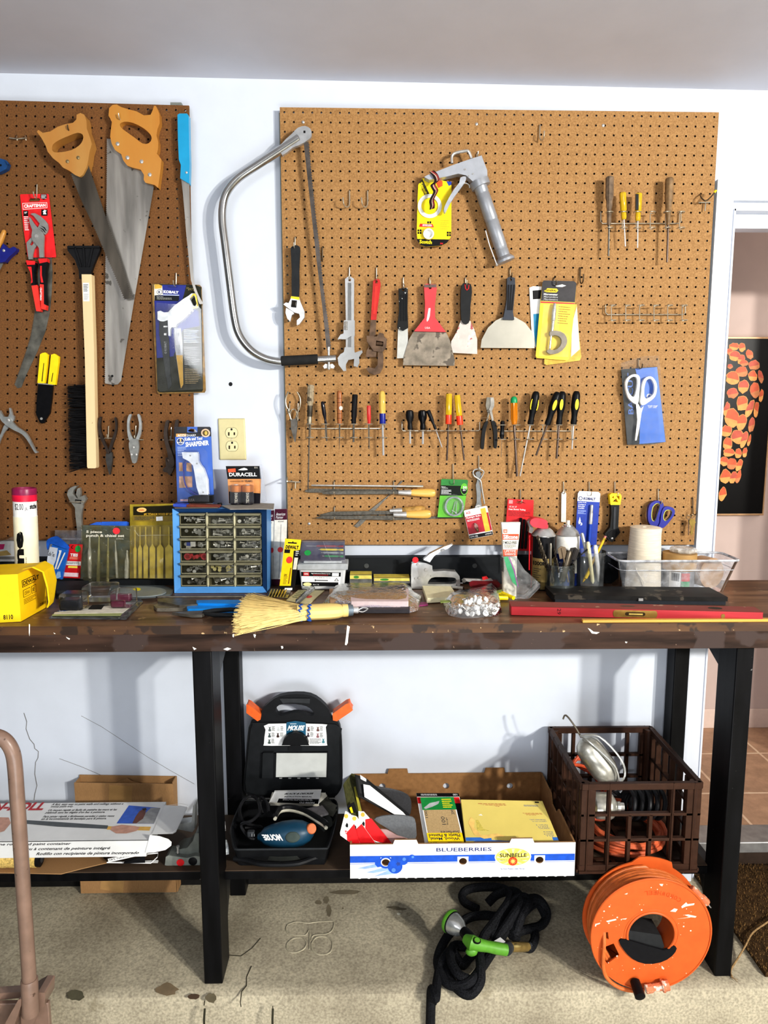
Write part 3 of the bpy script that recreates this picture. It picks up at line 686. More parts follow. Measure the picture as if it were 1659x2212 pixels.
qb=Q((fx0,-bd0,bz1),(fx1,-bd0,bz1),(fx1,-bd0,SZ+.002),(fx0,-bd0,SZ+.002))
def lq(x,y):return((x-82)/1520,(y-636)/236)
T=.005
hl=[[(fx0+(fx1-fx0)*lq(x,y)[0]+.0105*cos(a*pi/10),-bd0,bz1-(bz1-SZ)*lq(x,y)[1]+.0095*sin(a*pi/10))for a in range(20)]for x,y in((322,760),(843,758),(1362,755))]
top=[(fx0,bz1)]
def X(x):return fx0+(fx1-fx0)*lq(x,0)[0]
for a,b in((370,540),(1155,1322)):
 top+=[(X(a),bz1),(X(a+12),bz1+.012),(X(b-12),bz1+.012),(X(b),bz1)]
top+=[(fx1,bz1),(fx1,SZ+.002)]
for k in range(23,0,-1):
 xx=fx0+(fx1-fx0)*k/24;top+=[(xx+.004,SZ+.002),(xx+.002,SZ+.0005),(xx-.002,SZ+.0005),(xx-.004,SZ+.002)]
top+=[(fx0,SZ+.002)]
m=MB();m.ext([(x,-bd0+T,z)for x,z in top],(0,-T,0),KB,[[(x,y+T,z)for x,y,z in h]for h in hl],m2=WHITE)
m.add([(x,-bd0+T,z)for x,z in((fx0,bz1),(fx1,bz1),(fx1,SZ+.002),(fx0,SZ+.002))],[],KB)
BB=M((24,84,190),.5);BD1=M((30,60,150),.5);BL2=M((92,140,215),.5);WD=lambda u0,v0,u1,v1,mt:m.rect(qb,u0,v0,u1,v1,mt)
for a,b in((82,286),(358,805),(880,1062),(1300,1326),(1398,1600)):
 m.rect(qb,lq(a,0)[0],lq(0,715)[1],lq(b,0)[0],lq(0,762)[1],BB)
 m.rect(qb,lq(a,0)[0],lq(0,768)[1],lq(b,0)[0],lq(0,771)[1],BB)
for a,b,y0,y1 in((286,358,715,727),(805,880,715,727),(1326,1398,715,724)):
 m.rect(qb,lq(a,0)[0],lq(0,y0)[1],lq(b,0)[0],lq(0,y1)[1],BB)
m.text(qb,'B LUEBERRIES'.replace(' ',''),*lq(662,664),*lq(1035,690),M((40,52,110),.5),bold=.01)
def disc(x,y,r,mat,l):m.disc(qb,*lq(x,y),r/1520,r/236,mat,l)
SHW=M((150,180,230),.5)
for pts in([(130,800),(280,765),(300,790),(180,806)],[(190,830),(330,790),(350,815),(240,835)],[(240,860),(350,812),(400,840),(290,852)]):
 m.poly(qb,[lq(*p)for p in pts],SHW,.0004)
for x,y,r in((498,733,25),(440,748,33)):disc(x,y,r,BB,.0006);disc(x+6,y-8,r*.35,BL2,.0008)
m.poly(qb,[lq(*p)for p in((286,727),(262,728),(248,748),(250,775),(268,795),(288,790))],BB,.0006)
disc(385,790,48,BB,.0008)if False else None
m.poly(qb,[lq(385+50*cos(t*pi/12),790+50*sin(t*pi/12))for t in range(-9,15)],BB,.0007)
for h_ in(0,pi):m.poly(qb,[lq(322+47*cos(h_+i*pi/10),762+42*sin(h_+i*pi/10))for i in range(11)]+[lq(322+33*cos(h_+i*pi/10),760+30*sin(h_+i*pi/10))for i in range(10,-1,-1)],BB,.0005)
m.poly(qb,[lq(406+18*cos(t*pi/5)*(1 if t%2 else .55),772+18*sin(t*pi/5)*(1 if t%2 else .55))for t in range(10)],M((40,66,140),.5),.001)
disc(375,815,14,BL2,.0009)
SY_=M((248,226,96),.5)
disc(1180,735,1,WHITE,.0004)
m.disc(qb,*lq(1180,732),124/1520,67/236,WHITE,.0006,28);m.disc(qb,*lq(1180,732),117/1520,61/236,SY_,.0008,28)
for k in range(12):
 t=k*pi/6;m.poly(qb,[lq(1180+30*cos(t),740+22*sin(t)),lq(1180+110*cos(t-.1),732+57*sin(t-.1)),lq(1180+110*cos(t+.1),732+57*sin(t+.1))],M((252,240,168),.5),.0010)
m.text(qb,'SUNBELLE',*lq(1090,706),*lq(1272,734),M((50,40,30),.5),.0013,bold=.02)
m.disc(qb,*lq(1180,762),31/1520,31/236,M((206,70,30),.5),.0013)
m.poly(qb,[lq(1180+(22 if t%2 else 9)*cos(t*pi/9),762+(22 if t%2 else 9)*sin(t*pi/9))for t in range(18)],M((250,214,110),.5),.0016)
m.text(qb,'PREMIUM',*lq(1096,750),*lq(1142,759),DGREY,.0013);m.text(qb,'QUALITY',*lq(1216,750),*lq(1262,759),DGREY,.0013)
m.text(qb,'The Finest Produce Under The Sun',*lq(1094,811),*lq(1262,822),BD1,.0005,shear=.02)
m.build('front_wall',bx,smooth=0)
m=MB();rx0,rx1=fx0+.002,fx1-.002
rt=[(rx0,bz1)]
for a,b in((335,475),(990,1130)):
 xa,xb=p1('L',a,155,d=.01).x,p1('L',b,155,d=.01).x;rt+=[(xa,bz1),(xa+.004,bz1+.016),(xb-.003,bz1+.016),(xb,bz1)]
rt+=[(rx1,bz1),(rx1,SZ+.002),(rx0,SZ+.002)]
rh=[[(p.x+.010*cos(a*pi/8),-.006,p.z+.010*sin(a*pi/8))for a in range(16)]for p in(p1('L',x,y,d=.01)for x,y in((300,245),(731,243),(1162,243)))]
m.ext([(x,-.006,z)for x,z in rt],(0,-.005,0),KB,[h for h in rh]);m.build('back_wall_panel',bx,smooth=0)
for s_,x in((0,fx0),(1,fx1-T)):
 m=MB();side=[(-.011,bz1),(-.13,bz1),(-.15,bz1-.025),(-.20,bz1-.025),(-.22,bz1),(-.26,bz1),(-bd0+T,bz1),(-bd0+T,SZ+.002),(-.011,SZ+.002)]
 m.ext([(x,y,z)for y,z in side],(T,0,0),KB);m.build('side_wall',bx,smooth=0)
m=MB();m.box((fx0+T,-bd0+T,SZ+.001),(fx1-T,-.011,SZ+.005),KB);m.build('tray_floor',bx)
def leanpack(name,label,cat,pts,d_top,d_bot,paint,t=.006,body=WHITE,group=None):
 """flat pack seen at 4 traced corners, its top edge at depth d_top and its bottom edge at d_bot"""
 c_='L';q=Q(p1(c_,*pts[0],d=d_top),p1(c_,*pts[1],d=d_top),p1(c_,*pts[2],d=d_bot),p1(c_,*pts[3],d=d_bot))
 root=thing(name,label,cat,group);m=MB();m.slab(q,t,body);paint(m,q,root);m.build('sheet_pack'if body else 'card',root);return root,q
GRIT=M((176,150,108),.9,0,.1,300,bump=.3)
def pk_mm(m,q,root):
 m.rect(q,0,0,1,.26,M((28,132,62),.4));m.rect(q,.03,.26,.97,.72,GRIT);m.rect(q,0,.72,1,1,YEL,.0006)
 m.text(q,'Wood, Metal,',.05,.80,.9,.86,DGREY,.001,bold=.02,rot=180);m.text(q,'Plastic & Painted',.05,.74,.93,.80,DGREY,.001,rot=180,bold=.02);m.text(q,'Surfaces',.4,.685,.93,.735,DGREY,.001,rot=180)
 m.text(q,'3M',.06,.9,.24,.98,M((30,130,60),.4),.001,bold=.05,rot=180);m.lines(q,.55,.9,.95,.97,2,DGREY,.001)
 m.text(q,'100',.49,.40,.60,.56,DGREY,.0006,rot=-90);m.text(q,'Rouge',.62,.42,.68,.56,DGREY,.0006,rot=-90)
 m.text(q,'3M',.82,.27,.92,.36,DGREY,.0006,rot=-90);m.text(q,'100',.05,.27,.12,.42,DGREY,.0006,rot=-90)
 m.poly(q,[(.04,.22),(.25,.12),(.55,.08),(.5,.14),(.3,.2),(.1,.24)],M((168,170,170),.5),.0006);m.lines(q,.62,.04,.92,.24,5,YEL,.0006)
leanpack('sandpaper_pack','opened sandpaper pack with green top and yellow printed strip in the blueberry tray','sandpaper',[(557,322),(782,318),(862,660),(618,662)],.22,.352,pk_mm,t=.004)
def pk_black(m,q,root):
 m.rect(q,0,0,1,.07,BLACK);m.rect(q,0,.08,.99,.2,RED,.0004);m.rect(q,.84,.2,1,1,BLACK,.0004);m.text(q,'100',.86,.015,.96,.05,WHITE,.0006,rot=180);m.lines(q,.1,.02,.5,.055,2,WHITE,.0006)
leanpack('sandpaper_pack','red, white and black sandpaper pack behind the green-topped one in the blueberry tray','sandpaper',[(530,292),(815,292),(905,655),(592,662)],.20,.340,pk_black,t=.004,body=WHITE)
SAND=M((216,196,110),.5,0,.05,10)
def pk_yel(m,q,root):
 LB=M((52,110,190),.5)
 m.rect(q,0,.80,1,.87,LB);m.poly(q,[(.1,.87),(.5,.87),(.42,1),(.0,1)],M((110,120,150),.5),.0005)
 m.text(q,'XYC',.63,.9,.92,1.0,LB,.0008,bold=.05,rot=180);m.text(q,'longer life',.28,.905,.55,.96,PRT,.0008,bold=.03,rot=180)
 for i,s_ in enumerate(('ALL SURFACES','HIGH PERFORMANCE SANDING','Extra Fine 320 3x4')):m.text(q,s_,.60-.1*(i==1),.76-.04*i,.97,.787-.04*i,M((70,90,140),.5),.0006,rot=180)
 for i,s_ in enumerate(('PONCAGE HAUTE PERFORMANCE','TOUTES SURFACES','Grain Extra Fine 320')):m.text(q,s_,.55,.60-.035*i,.95,.625-.035*i,M((70,90,140),.5),.0006,rot=180)
 for i,s_ in enumerate(('LIJADO DE ALTO RENDIMIENTO','TODAS LAS SUPERFICIES')):m.text(q,s_,.55,.45-.035*i,.95,.475-.035*i,M((70,90,140),.5),.0006,rot=180)
 m.lines(q,.62,.28,.95,.34,3,M((170,90,60),.5),.0005);m.lines(q,.2,.08,.55,.16,3,M((170,90,60),.5),.0005);m.lines(q,.75,.10,.93,.14,2,M((70,90,140),.5),.0005)
 for u in(.15,.37):m.rect(q,u,.24,u+.18,.39,M((60,56,52),.5),.0005);m.poly(q,[(u+.03,.34),(u+.1,.28),(u+.16,.31),(u+.12,.36)],OFFW,.0008)
 m.rect(q,.14,.44,.56,.665,M((196,178,86),.9,0,.2,200),.0005)
 m.poly(q,[(.05,.5),(.09,.38),(.13,.45),(.11,.6),(.18,.76),(.35,.72),(.44,.78),(.2,.83),(.1,.75)],M((226,188,110),.5),.0008)
 m.rect(q,.9,.02,.95,.05,BLACK,.0006)
leanpack('sandpaper_pack','large yellow and blue sanding sheet pack at the right of the blueberry tray','sandpaper',[(832,335),(1382,345),(1510,655),(870,660)],.235,.358,pk_yel,t=.012,body=SAND)
def pk_mouse(m,q,root):
 m.rect(q,0,0,.99,.5,BLACK);m.text(q,'3X',.06,.1,.15,.3,WHITE,.0006);m.lines(q,.2,.1,.6,.3,3,WHITE,.0006)
m_=[(115,165),(240,232),(500,430),(500,470)]
pm=thing('sandpaper_pack','black carded pack of grey sander-shaped sheets leaning left in the blueberry tray','sandpaper')
q=Q(p1('L',118,160,d=.20),p1('L',262,255,d=.16),p1('L',500,440,d=.26),p1('L',255,400,d=.31))
m=MB();f=[p1('L',x,y,d=d_)for x,y,d_ in((110,162,.26),(240,235,.20),(495,330,.20),(500,445,.26),(400,450,.29),(160,330,.31))]
def plate(m,pts,mat,t=.003):
 f=[p1('L',x,y,d=d_)for x,y,d_ in pts];nn=(f[1]-f[0]).cross(f[2]-f[0]).normalized()
 if nn.dot(CAM-f[0])>0:nn=-nn
 m.add(f+[p+nn*t for p in f],[tuple(range(len(f)))]+[(i,(i+1)%len(f),len(f)+(i+1)%len(f),len(f)+i)for i in range(len(f))]+[tuple(range(2*len(f)-1,len(f)-1,-1))],mat)
m=MB();plate(m,((118,165,.27),(190,190,.25),(480,430,.27),(490,462,.28),(400,448,.29),(140,310,.30)),M((34,34,34),.5))
plate(m,((172,232,.287),(215,240,.28),(440,420,.287),(470,455,.292),(400,446,.297),(180,318,.302)),WHITE,.0005)
plate(m,((150,168,.262),(192,196,.256),(190,232,.266),(158,222,.272)),WHITE,.0005)
m.build('card',pm,smooth=0)
for k in range(3):
 m=MB();plate(m,spl([(228-k*6,246+k*14,.22+k*.008),(300-k*6,250+k*14,.215+k*.008),(400,270+k*8,.21+k*.008),(470,300,.21+k*.008),(496,350,.22+k*.008),(490,420+k*6,.235+k*.008),(455,430+k*6,.24+k*.008),(380,400+k*10,.245+k*.008),(280,330+k*14,.24+k*.008)],2),M((74-k*8,74-k*8,76-k*8),.8,0,.1,200),.0025);m.build('sanding_sheet',pm)
pm=thing('sandpaper_pack','olive-backed sanding pack standing at the left edge of the blueberry tray','sandpaper')
m=MB();plate(m,((40,225,.33),(92,158,.22),(118,165,.22),(135,250,.25),(162,420,.30),(130,440,.34),(72,400,.36)),M((72,72,40),.9,0,.3,100),.006)
plate(m,((108,250,.275),(118,245,.272),(162,415,.312),(140,412,.322)),M((168,160,60),.7),.001);m.build('card',pm)
m=MB();plate(m,((62,378,.367),(108,352,.353),(132,420,.35),(80,432,.368)),BLACK,.001);plate(m,((78,392,.369),(92,384,.364),(104,424,.364),(90,426,.369)),YEL,.0004);m.build('grade_label',pm)
for k,(pts,lab,dd)in enumerate(((((45,415),(80,425),(150,600),(22,555)),'leftmost red and white hang card standing in the blueberry tray',.362),(((85,440),(120,440),(240,610),(92,575)),'second red and white hang card from the left in the blueberry tray',.356),(((138,412),(200,440),(400,640),(140,552)),'front red and white hang card with a grey sheet in the blueberry tray',.350))):
 rt_=thing('sandpaper_pack',lab,'sandpaper','red sanding sheet cards');m=MB()
 f=[p1('L',x,y,d=dd)for x,y in pts]
 ex={0:[(50,414),(84,426),(150,640),(90,632),(16,578),(14,560)],1:[(86,440),(125,450),(260,640),(150,634),(82,580),(80,566)],2:[(138,415),(175,418),(372,640),(330,640),(260,625),(144,552)]}[k]
 m.ext(PP('L',ex,d=dd),(0,.002,0),WHITE)
 rd_={0:[(60,560),(110,500),(150,640),(92,632),(62,612)],1:[(118,540),(160,500),(260,640),(150,634),(120,610)],2:[(185,470),(225,462),(372,640),(330,640),(240,610),(185,574)]}[k]
 m.ext(PP('L',rd_,d=dd+.0006),(0,.0004,0),RED)
 hx,hy=((60,510),(115,526),(172,500))[k]
 m.ext(PP('L',[(hx-9,hy),(hx,hy-18),(hx+9,hy-6),(hx+8,hy+14),(hx-6,hy+12)],d=dd+.0006),(0,.0004,0),BLACK)
 m.ext(PP('L',[(hx-4+14*cos(t),hy-62+15*sin(t))for t in[i*pi/6 for i in range(12)]],d=dd+.0006),(0,.0004,0),M((226,178,72),.5))
 qq=wq('L',[(hx-12,hy+32),(hx+10,hy+40),(hx+10,hy+66),(hx-12,hy+58)],dd+.0006);m.text(qq,'ACE',0,0,1,1,RED,.0004,bold=.04,rot=-90)
 m.build('card',rt_)
 if k==2:
  m=MB();m.ext(PP('L',spl([(245,470),(300,448),(400,442),(480,450),(520,470),(530,540),(525,600),(450,600),(380,560),(300,510)],2),d=dd-.02),(0,.004,0),M((104,106,108),.8,0,.1,200));m.build('sanding_sheet',rt_)
  m=MB();m.ext(PP('L',spl([(275,545),(330,540),(400,580),(470,600),(450,625),(380,640),(330,600)],2),d=dd-.004),(0,.003,0),M((196,160,156),.3,0,.05,alpha=.8));m.build('window_film',rt_)
BRN=M((62,42,32),.42,0,.15,40)
cr=thing('milk_crate','dark brown plastic milk crate full of cords on the shelf end','crate')
kx0,kx1,ky0,ky1,kz0,kz1=.553,min(.872,bx0-.002),-.366,-.022,SZ+.001,.530
def bars(m,a,b,o,dn,ncol,skip=False):
 """one wall: a,b bottom corners; o outward normal"""
 a,b,o=V(a),V(b),V(o);L_=(b-a);H=kz1-kz0
 def bar(u0,u1,z0,z1,t=.012,out=.002):
  p=[a+L_*u0,a+L_*u1]
  c8=[p[0]+o*out,p[1]+o*out,p[1]-o*t,p[0]-o*t]
  m.hexa([q+V((0,0,z1))for q in c8],[q+V((0,0,z0))for q in c8],BRN)
 bar(0,1,H-.018,H,.010,.004);bar(0,1,0,.022)
 rows=[.022+(H-.04)*k/3 for k in range(4)]
 for k in(1,2):bar(0,1,rows[k]-.004,rows[k]+.004)
 t=.010/L_.length
 for k in range(ncol+1):
  u=.06+.88*k/ncol
  hi=rows[2]if skip and 2<=k<=ncol-2 else H-.018
  ww=t*(1.9 if k in(0,ncol)else .5)
  bar(u-ww,u+ww,.022,hi)
  bar(u-t*.25,u+t*.25,0,H,.002,.005)if not(skip and 2<=k<=ncol-2)else None
def wall(a,b,o,n_,sk):
 m=MB();bars(m,a,b,o,0,n_,sk);m.build('crate_wall',cr,bev=.0012,seg=1)
wall((kx0,ky0,kz0),(kx1,ky0,kz0),(0,-1,0),5,True);wall((kx0,ky1,kz0),(kx1,ky1,kz0),(0,1,0),5,True)
wall((kx0,ky0,kz0),(kx0,ky1,kz0),(-1,0,0),6,False);wall((kx1,ky0,kz0),(kx1,ky1,kz0),(1,0,0),6,False)
m=MB()
for i in range(7):
 xx=kx0+(kx1-kx0)*i/6;m.box((xx-.006,ky0,kz0),(xx+.006,ky1,kz0+.008),BRN)
for i in range(8):
 yy=ky0+(ky1-ky0)*i/7;m.box((kx0,yy-.006,kz0),(kx1,yy+.006,kz0+.007),BRN)
m.build('crate_floor',cr)
for x,y in((kx0,ky0),(kx1,ky0),(kx0,ky1),(kx1,ky1)):
 sx,sy=(1 if x==kx0 else-1),(1 if y==ky0 else-1);m=MB();m.lathe((x+sx*.012,y+sy*.012,kz0),(x+sx*.012,y+sy*.012,kz1-.004),[(0,.014),(1,.015)],BRN,12);m.build('corner_post',cr)
def worklight(label,a,b,r,cage):
 w_=thing('work_light',label,'work light');a,b=V(a),V(b);ax=(b-a).normalized()
 m=MB();prof=[(0,r*.25),(.06,r*.7),(.16,r*.95),(.3,r),(.7,r),(.84,r*.85),(.93,r*.55),(1,r*.3)]
 m.lathe(a,b,prof,M((188,186,176),.32,.85,.2,60),20,sq=.9);m.build('reflector',w_)
 m=MB();m.lathe(b,b+ax*.018,[(0,r*.35),(.4,r*.4),(.5,r*.3),(1,r*.3)],M((206,205,200),.3,.9),12);m.build('collar',w_)
 if cage:
  m=MB();nn=(CAM-a).normalized();s_=ax.cross(nn).normalized()
  for k in(-1,.15):
   pts=[a-ax*.01+nn*r*.3,a+s_*r*(1.05 if k<0 else .3)*-1+nn*r*.9+ax*.02,a+ax*.10+s_*-r*(1.35 if k<0 else .7)+nn*r*(.75 if k<0 else 1.05),b+s_*-r*(.9 if k<0 else .4)+nn*r*.8,b+ax*.012+nn*r*.3]
   m.tube(pts,.0028,M((200,200,196),.3,.9),7,k=4)
  m.build('wire_guard',w_)
  m=MB();m.tube([a-ax*.005,a-ax*.03+V((-.004,0,.012)),a-ax*.035+V((-.02,.02,.03)),a-ax*.02+V((-.035,.03,.028))],.0026,M((120,112,100),.4,.8),7,k=4);m.build('hanging_hook',w_)
worklight('silver caged work light sticking up out of the brown crate',p1('N',322,185,z=.585),p1('N',545,495,z=.475),.040,True)
worklight('dull silver work light lying low in the crate behind the front bars',(p1('N',385,655,z=.43)),(p1('N',570,665,z=.43)),.036,False)
def coil(name,label,mat,cen,R,r,turns,tilt,seed,sz=(1,1,.35),cat='cord'):
 rnd=random.Random(seed);pts=[];cen=V(cen)
 for i in range(turns*14):
  t=i/14*2*pi;rr=R*(1+.10*sin(i*.71+seed)+rnd.uniform(-.04,.04))
  p=V((rr*cos(t)*sz[0],rr*sin(t)*sz[1],R*sz[2]*sin(t*1.07+seed)+rnd.uniform(-.006,.006)+.06*(i/(turns*14)-.5)))
  pts.append(cen+Matrix.Rotation(tilt,3,'X')@p)
 pts=[V((min(max(p.x,kx0+.022),kx1-.022),min(max(p.y,ky0+.022),ky1-.022),max(p.z,kz0+.016)))for p in pts]
 m=MB();m.tube(pts,r,mat,7,k=2);return solo(m,name,label,cat)
OC=M((206,104,66),.5,0,.12,50);OC2=M((196,84,48),.5,0,.15,50);BC=M((34,34,36),.45,0,.2)
mx_=(kx0+kx1)/2
coil('extension_cord','faded orange extension cord coiled at the bottom of the crate',OC,(mx_+.01,-.22,.316),.105,.006,6,.15,2,(1,1,.15))
coil('extension_cord','red-orange extension cord heaped at the left side of the crate',OC2,(kx0+.088,-.15,.405),.075,.005,5,.3,5,(.75,1.2,.2))
pts=[]
for i in range(9*12):
 t=i/12*2*pi;u_=i/108
 pts.append(V((mx_+.005+.095*u_,-.245-.012*sin(t*.5),.40))+V((.012*sin(t),.035*cos(t),.036*sin(t)+.004)))
m=MB();m.tube(pts,.0062,BC,8,k=2);m.tube([pts[0],pts[0]+V((-.03,-.02,.03)),pts[0]+V((-.05,-.05,.05)),pts[0]+V((-.075,-.06,.07))],.0062,BC,8,k=3)
solo(m,'power_cord','black cord wound in a tight coil on top of the orange cords in the crate','cord')
0 and coil('power_cord','thin dark cord tangled around the coil in the crate',M((44,40,38),.5),(mx_+.04,-.25,.355),.095,.0045,3,.4,9,(1,.8,.25))
m=MB();m.box((XL,-.006,.0),(cx0-.002,-.0005,.075),M((26,25,24),.7,0,.2));struct(m,'shelf_shade_strip',smooth=0)  # dark strip added at the wall foot to stand for the shelf's shadow
ORM=M((206,98,44),.42,0,.06,30);ORC=M((206,112,56),.5,0,.12,60,wear=((190,150,110),70,.72))
rl=thing('cord_reel','orange plastic extension cord reel standing on the slab before the milk crate','cord reel')
rf,rb=.450,.376
cxr=p1('N',812,1575,d=rf).x;RR=.1575;czr=RR+.001
def circ(r,n=48,a0=0,a1=2*pi):return[(cxr+r*cos(a0+(a1-a0)*i/n),czr+r*sin(a0+(a1-a0)*i/n))for i in range(n)]
def flange(y0,t,tab,slot):
 m=MB();hs=[circ(.060)]
 if slot:
  def loc(x,y):p=p1('N',x,y,d=rf);return(p.x,p.z)
  hs.append([loc(*q)for q in((455,1675),(545,1640),(585,1722),(500,1785),(470,1740))]);hs.append([loc(*q)for q in((470,1560),(505,1560),(510,1610),(470,1605))])
 out=circ(RR,64)
 if tab:
  out=[]
  for i in range(96):
   a=2*pi*i/96;d_=math.degrees(a);k=RR
   if 60<d_<102:k=RR+(.013 if d_<94 else .013*(102-d_)/8)*min(1,(d_-60)/3)
   out.append((cxr+k*cos(a),czr+k*sin(a)))
 m.ext([(x,y0+t,z)for x,z in out],(0,-t,0),ORM,[[(x,y0+t,z)for x,z in h]for h in hs])
 return m
m=flange(-rf,.004,False,True)
m.tube([(x,-rf,z)for x,z in circ(RR-.0015,64)],.0028,ORM,6,closed=True);m.tube([(x,-rf,z)for x,z in circ(.0625,40)],.0035,ORM,8,closed=True);m.tube([(x,-rf,z)for x,z in circ(.0705,40)],.001,ORM,6,closed=True)
qr=Q((cxr-RR,-rf,czr+RR),(cxr+RR,-rf,czr+RR),(cxr+RR,-rf,czr-RR),(cxr-RR,-rf,czr-RR))
def nq(x,y):p=p1('N',x,y,d=rf);return((p.x-cxr+RR)/(2*RR),(czr+RR-p.z)/(2*RR))
ORD=M((196,76,24),.5)
s_='CORDWHEEL'
for i,ch in enumerate(s_):
 a=rad(55+44*i/8);r_=.118;c_=V((cxr+r_*cos(a),-rf,czr+r_*sin(a)));t_=V((-sin(a),0,cos(a)));n_=V((cos(a),0,sin(a)))
 qq=Q(c_+t_*.0045*-1-n_*.006,c_+t_*.0045-n_*.006,c_+t_*.0045+n_*.006,c_-t_*.0045+n_*.006);m.text(qq,ch,0,0,1,1,ORD,.0006,bold=.02)
PW=M((240,222,200),.6);R3=random.Random(11)
for pts in([(490,1478),(560,1462),(565,1472),(500,1488)],[(410,1500),(450,1490),(445,1500),(418,1508)],[(1025,1375),(1060,1345),(1070,1358),(1120,1352),(1115,1365),(1060,1375),(1030,1388)],[(945,1410),(975,1388),(1000,1395),(985,1415),(960,1412)],[(1045,1435),(1075,1432),(1135,1445),(1125,1455),(1080,1450)],[(985,1465),(1120,1445),(1080,1455)],[(885,1795),(905,1815),(900,1825),(885,1815)],[(590,1465),(640,1458),(630,1468)],[(620,1288),(645,1278),(640,1290)],[(868,1215),(898,1215),(890,1232),(878,1228)]):
 m.poly(qr,[nq(*p)for p in pts],PW,.0008)
for i in range(46):
 a=R3.uniform(0,2*pi);r_=R3.uniform(.075,.15);k=R3.choice((.0008,.001,.0014,.0022))
 m.disc(qr,.5+r_*cos(a)/(2*RR),.5-r_*sin(a)/(2*RR),k/(2*RR),k/(2*RR),PW,.0008,7)
m.build('front_flange',rl)
flange(-rb-.004,.004,True,False).build('back_flange',rl)
m=MB()
n=40;a_=circ(.060,n);b_=circ(.066,n)
m.add([(x,-rf,z)for x,z in a_]+[(x,-rb,z)for x,z in a_],[(i,(i+1)%n,n+(i+1)%n,n+i)for i in range(n)],ORM)
m.add([(x,-rf+.004,z)for x,z in b_]+[(x,-rb-.004,z)for x,z in b_],[((i+1)%n,i,n+i,n+(i+1)%n)for i in range(n)],ORM)
m.build('hub',rl)
m=MB();pts=[];R4=random.Random(5)
for lay,rr in enumerate((.126,.134,.1455)):
 for i in range(6*36):
  a=2*pi*i/36;u=(i/(6*36));u=u if lay%2 else 1-u
  r_=rr+.0016*sin(i*.53)+(.003*max(0,sin(a*.37+lay))if lay==2 else 0);u+=.02*sin(a*.77+lay)
  pts.append((cxr-r_*sin(a),-rf+.012+(rf-rb-.026)*u,czr+r_*cos(a)))
m.tube(pts,.0050,ORC,7);wc=m.build('wound_cord',rl)
m=MB();y_=-rf-.007
e=[p1('N',x,y,d=rf+.006)for x,y in((490,1565),(478,1640),(470,1760),(480,1850),(520,1910),(580,1950),(650,1972),(760,1980))]
e[0]=V((e[0].x,-rf+.01,e[0].z));m.tube(e,.0050,ORC,8,k=4);m.build('loose_end',rl)
m=MB();a=p1('N',765,1975,d=rf+.016);b=p1('N',935,1935,d=rf+.016);ax=(b-a).normalized();PLG=M((214,128,92),.4,0,.1,60,wear=((226,210,194),60,.55))
a=V((a.x,a.y,max(a.z,.016)));b=V((b.x,b.y,max(b.z,.022)))
m.lathe(a,b,[(0,.006),(.05,.011),(.3,.011),(.34,.009),(.7,.010),(.72,.015),(.8,.016),(.82,.013),(1,.013)],PLG,10);m.build('plug',rl)
m=MB();a=p1('N',1100,1240,d=rb+.02);b=p1('N',1205,1350,d=rb+.02);m.lathe(a,b,[(0,.006),(.2,.009),(.6,.008),(.65,.011),(1,.011)],PLG,10)
ax=(b-a).normalized();m.box(b-V((.001,.004,.001)),b+V((.002,.001,.001)),STEEL)
for dy in(-.004,.004):m.tube([b+V((0,dy,0)),b+ax*.016+V((0,dy,0))],.0016,STEEL,6)
m.build('plug',rl)
m=MB()
pad=[p1('N',x,y,d=rf+.004)for x,y in spl([(585,1625),(640,1615),(900,1690),(960,1660),(995,1675),(960,1730),(880,1775),(770,1785),(680,1750),(620,1690)],2)]
m.ext(pad,(0,.006,0),M((24,24,26),.85));p_=[p1('N',x,y,d=rf-.004)for x,y in((625,1560),(640,1545),(880,1580),(905,1660),(890,1690),(760,1720),(650,1640))]
m.ext(p_,(0,.06,0),M((44,45,46),.7));m.build('hand_grip',rl,bev=.002)
m=MB();c_=p1('N',688,1975,d=rf);c_=V((c_.x,-rf,.016));m.lathe(c_+V((0,.0,.014)),c_+V((0,-.045,.002)),[(0,.008),(.1,.0125),(.75,.0135),(.95,.0135),(1,.008)],BLACK,18);m.build('crank_knob',rl)
HM=M((20,20,22),.75,0,.5,300,bump=.8,c2=(38,39,43),grain=(1,1,1.6))
hs=thing('garden_hose','black woven expandable hose piled on the concrete with its end over the edge','hose')
hr=.0125
def H(*p):return[p1('Q',x,y,z=z)for x,y,z in p]
runs=[H((700,480,hr),(560,400,hr),(560,310,.02),(680,265,.03),(900,262,.055),(1010,310,.07),(1010,400,.075),(900,560,.07),(780,720,.06),(740,790,.045),(660,860,.02),(560,850,hr),(460,850,.02),(430,980,.035),(510,1130,.035),(620,1190,.03),(660,1270,.014)),H((980,560,.03),(860,550,.03),(760,540,.03),(600,570,.03),(440,700,.02),(340,850,hr),(300,1000,hr),(330,1110,.015),(400,1220,hr),(520,1240,.02),(640,1190,.035),(740,1060,.03),(860,880,.03),(960,720,.05),(1050,560,.07),(1090,400,.075),(1040,330,.06)),H((720,930,.05),(730,1080,.045),(720,1220,.03),(620,1330,hr),(500,1270,hr),(400,1120,hr),(440,900,hr),(540,1030,hr),(600,980,hr),(660,920,.02),(740,880,.02)),H((1060,770,.03),(1110,620,.06),(1180,430,.085),(1240,370,.08),(1330,400,.06),(1390,520,.035),(1330,640,.02),(1150,690,.035),(1030,740,.05)),H((1070,740,.045),(1130,560,.075),(1210,400,.088),(1120,360,.085),(1000,470,.07),(880,660,.06),(860,780,.04)),H((800,420,.03),(900,330,.055),(1060,300,.075),(1130,400,.085),(1010,600,.075),(900,760,.05),(850,880,.025),(780,1000,.014),(730,1060,.013)),H((1380,560,.03),(1290,420,.05),(1150,520,.06),(1060,700,.05),(1090,780,.03)),H((1250,650,.02),(1270,760,.016),(1230,860,.016),(1190,862,.016))]
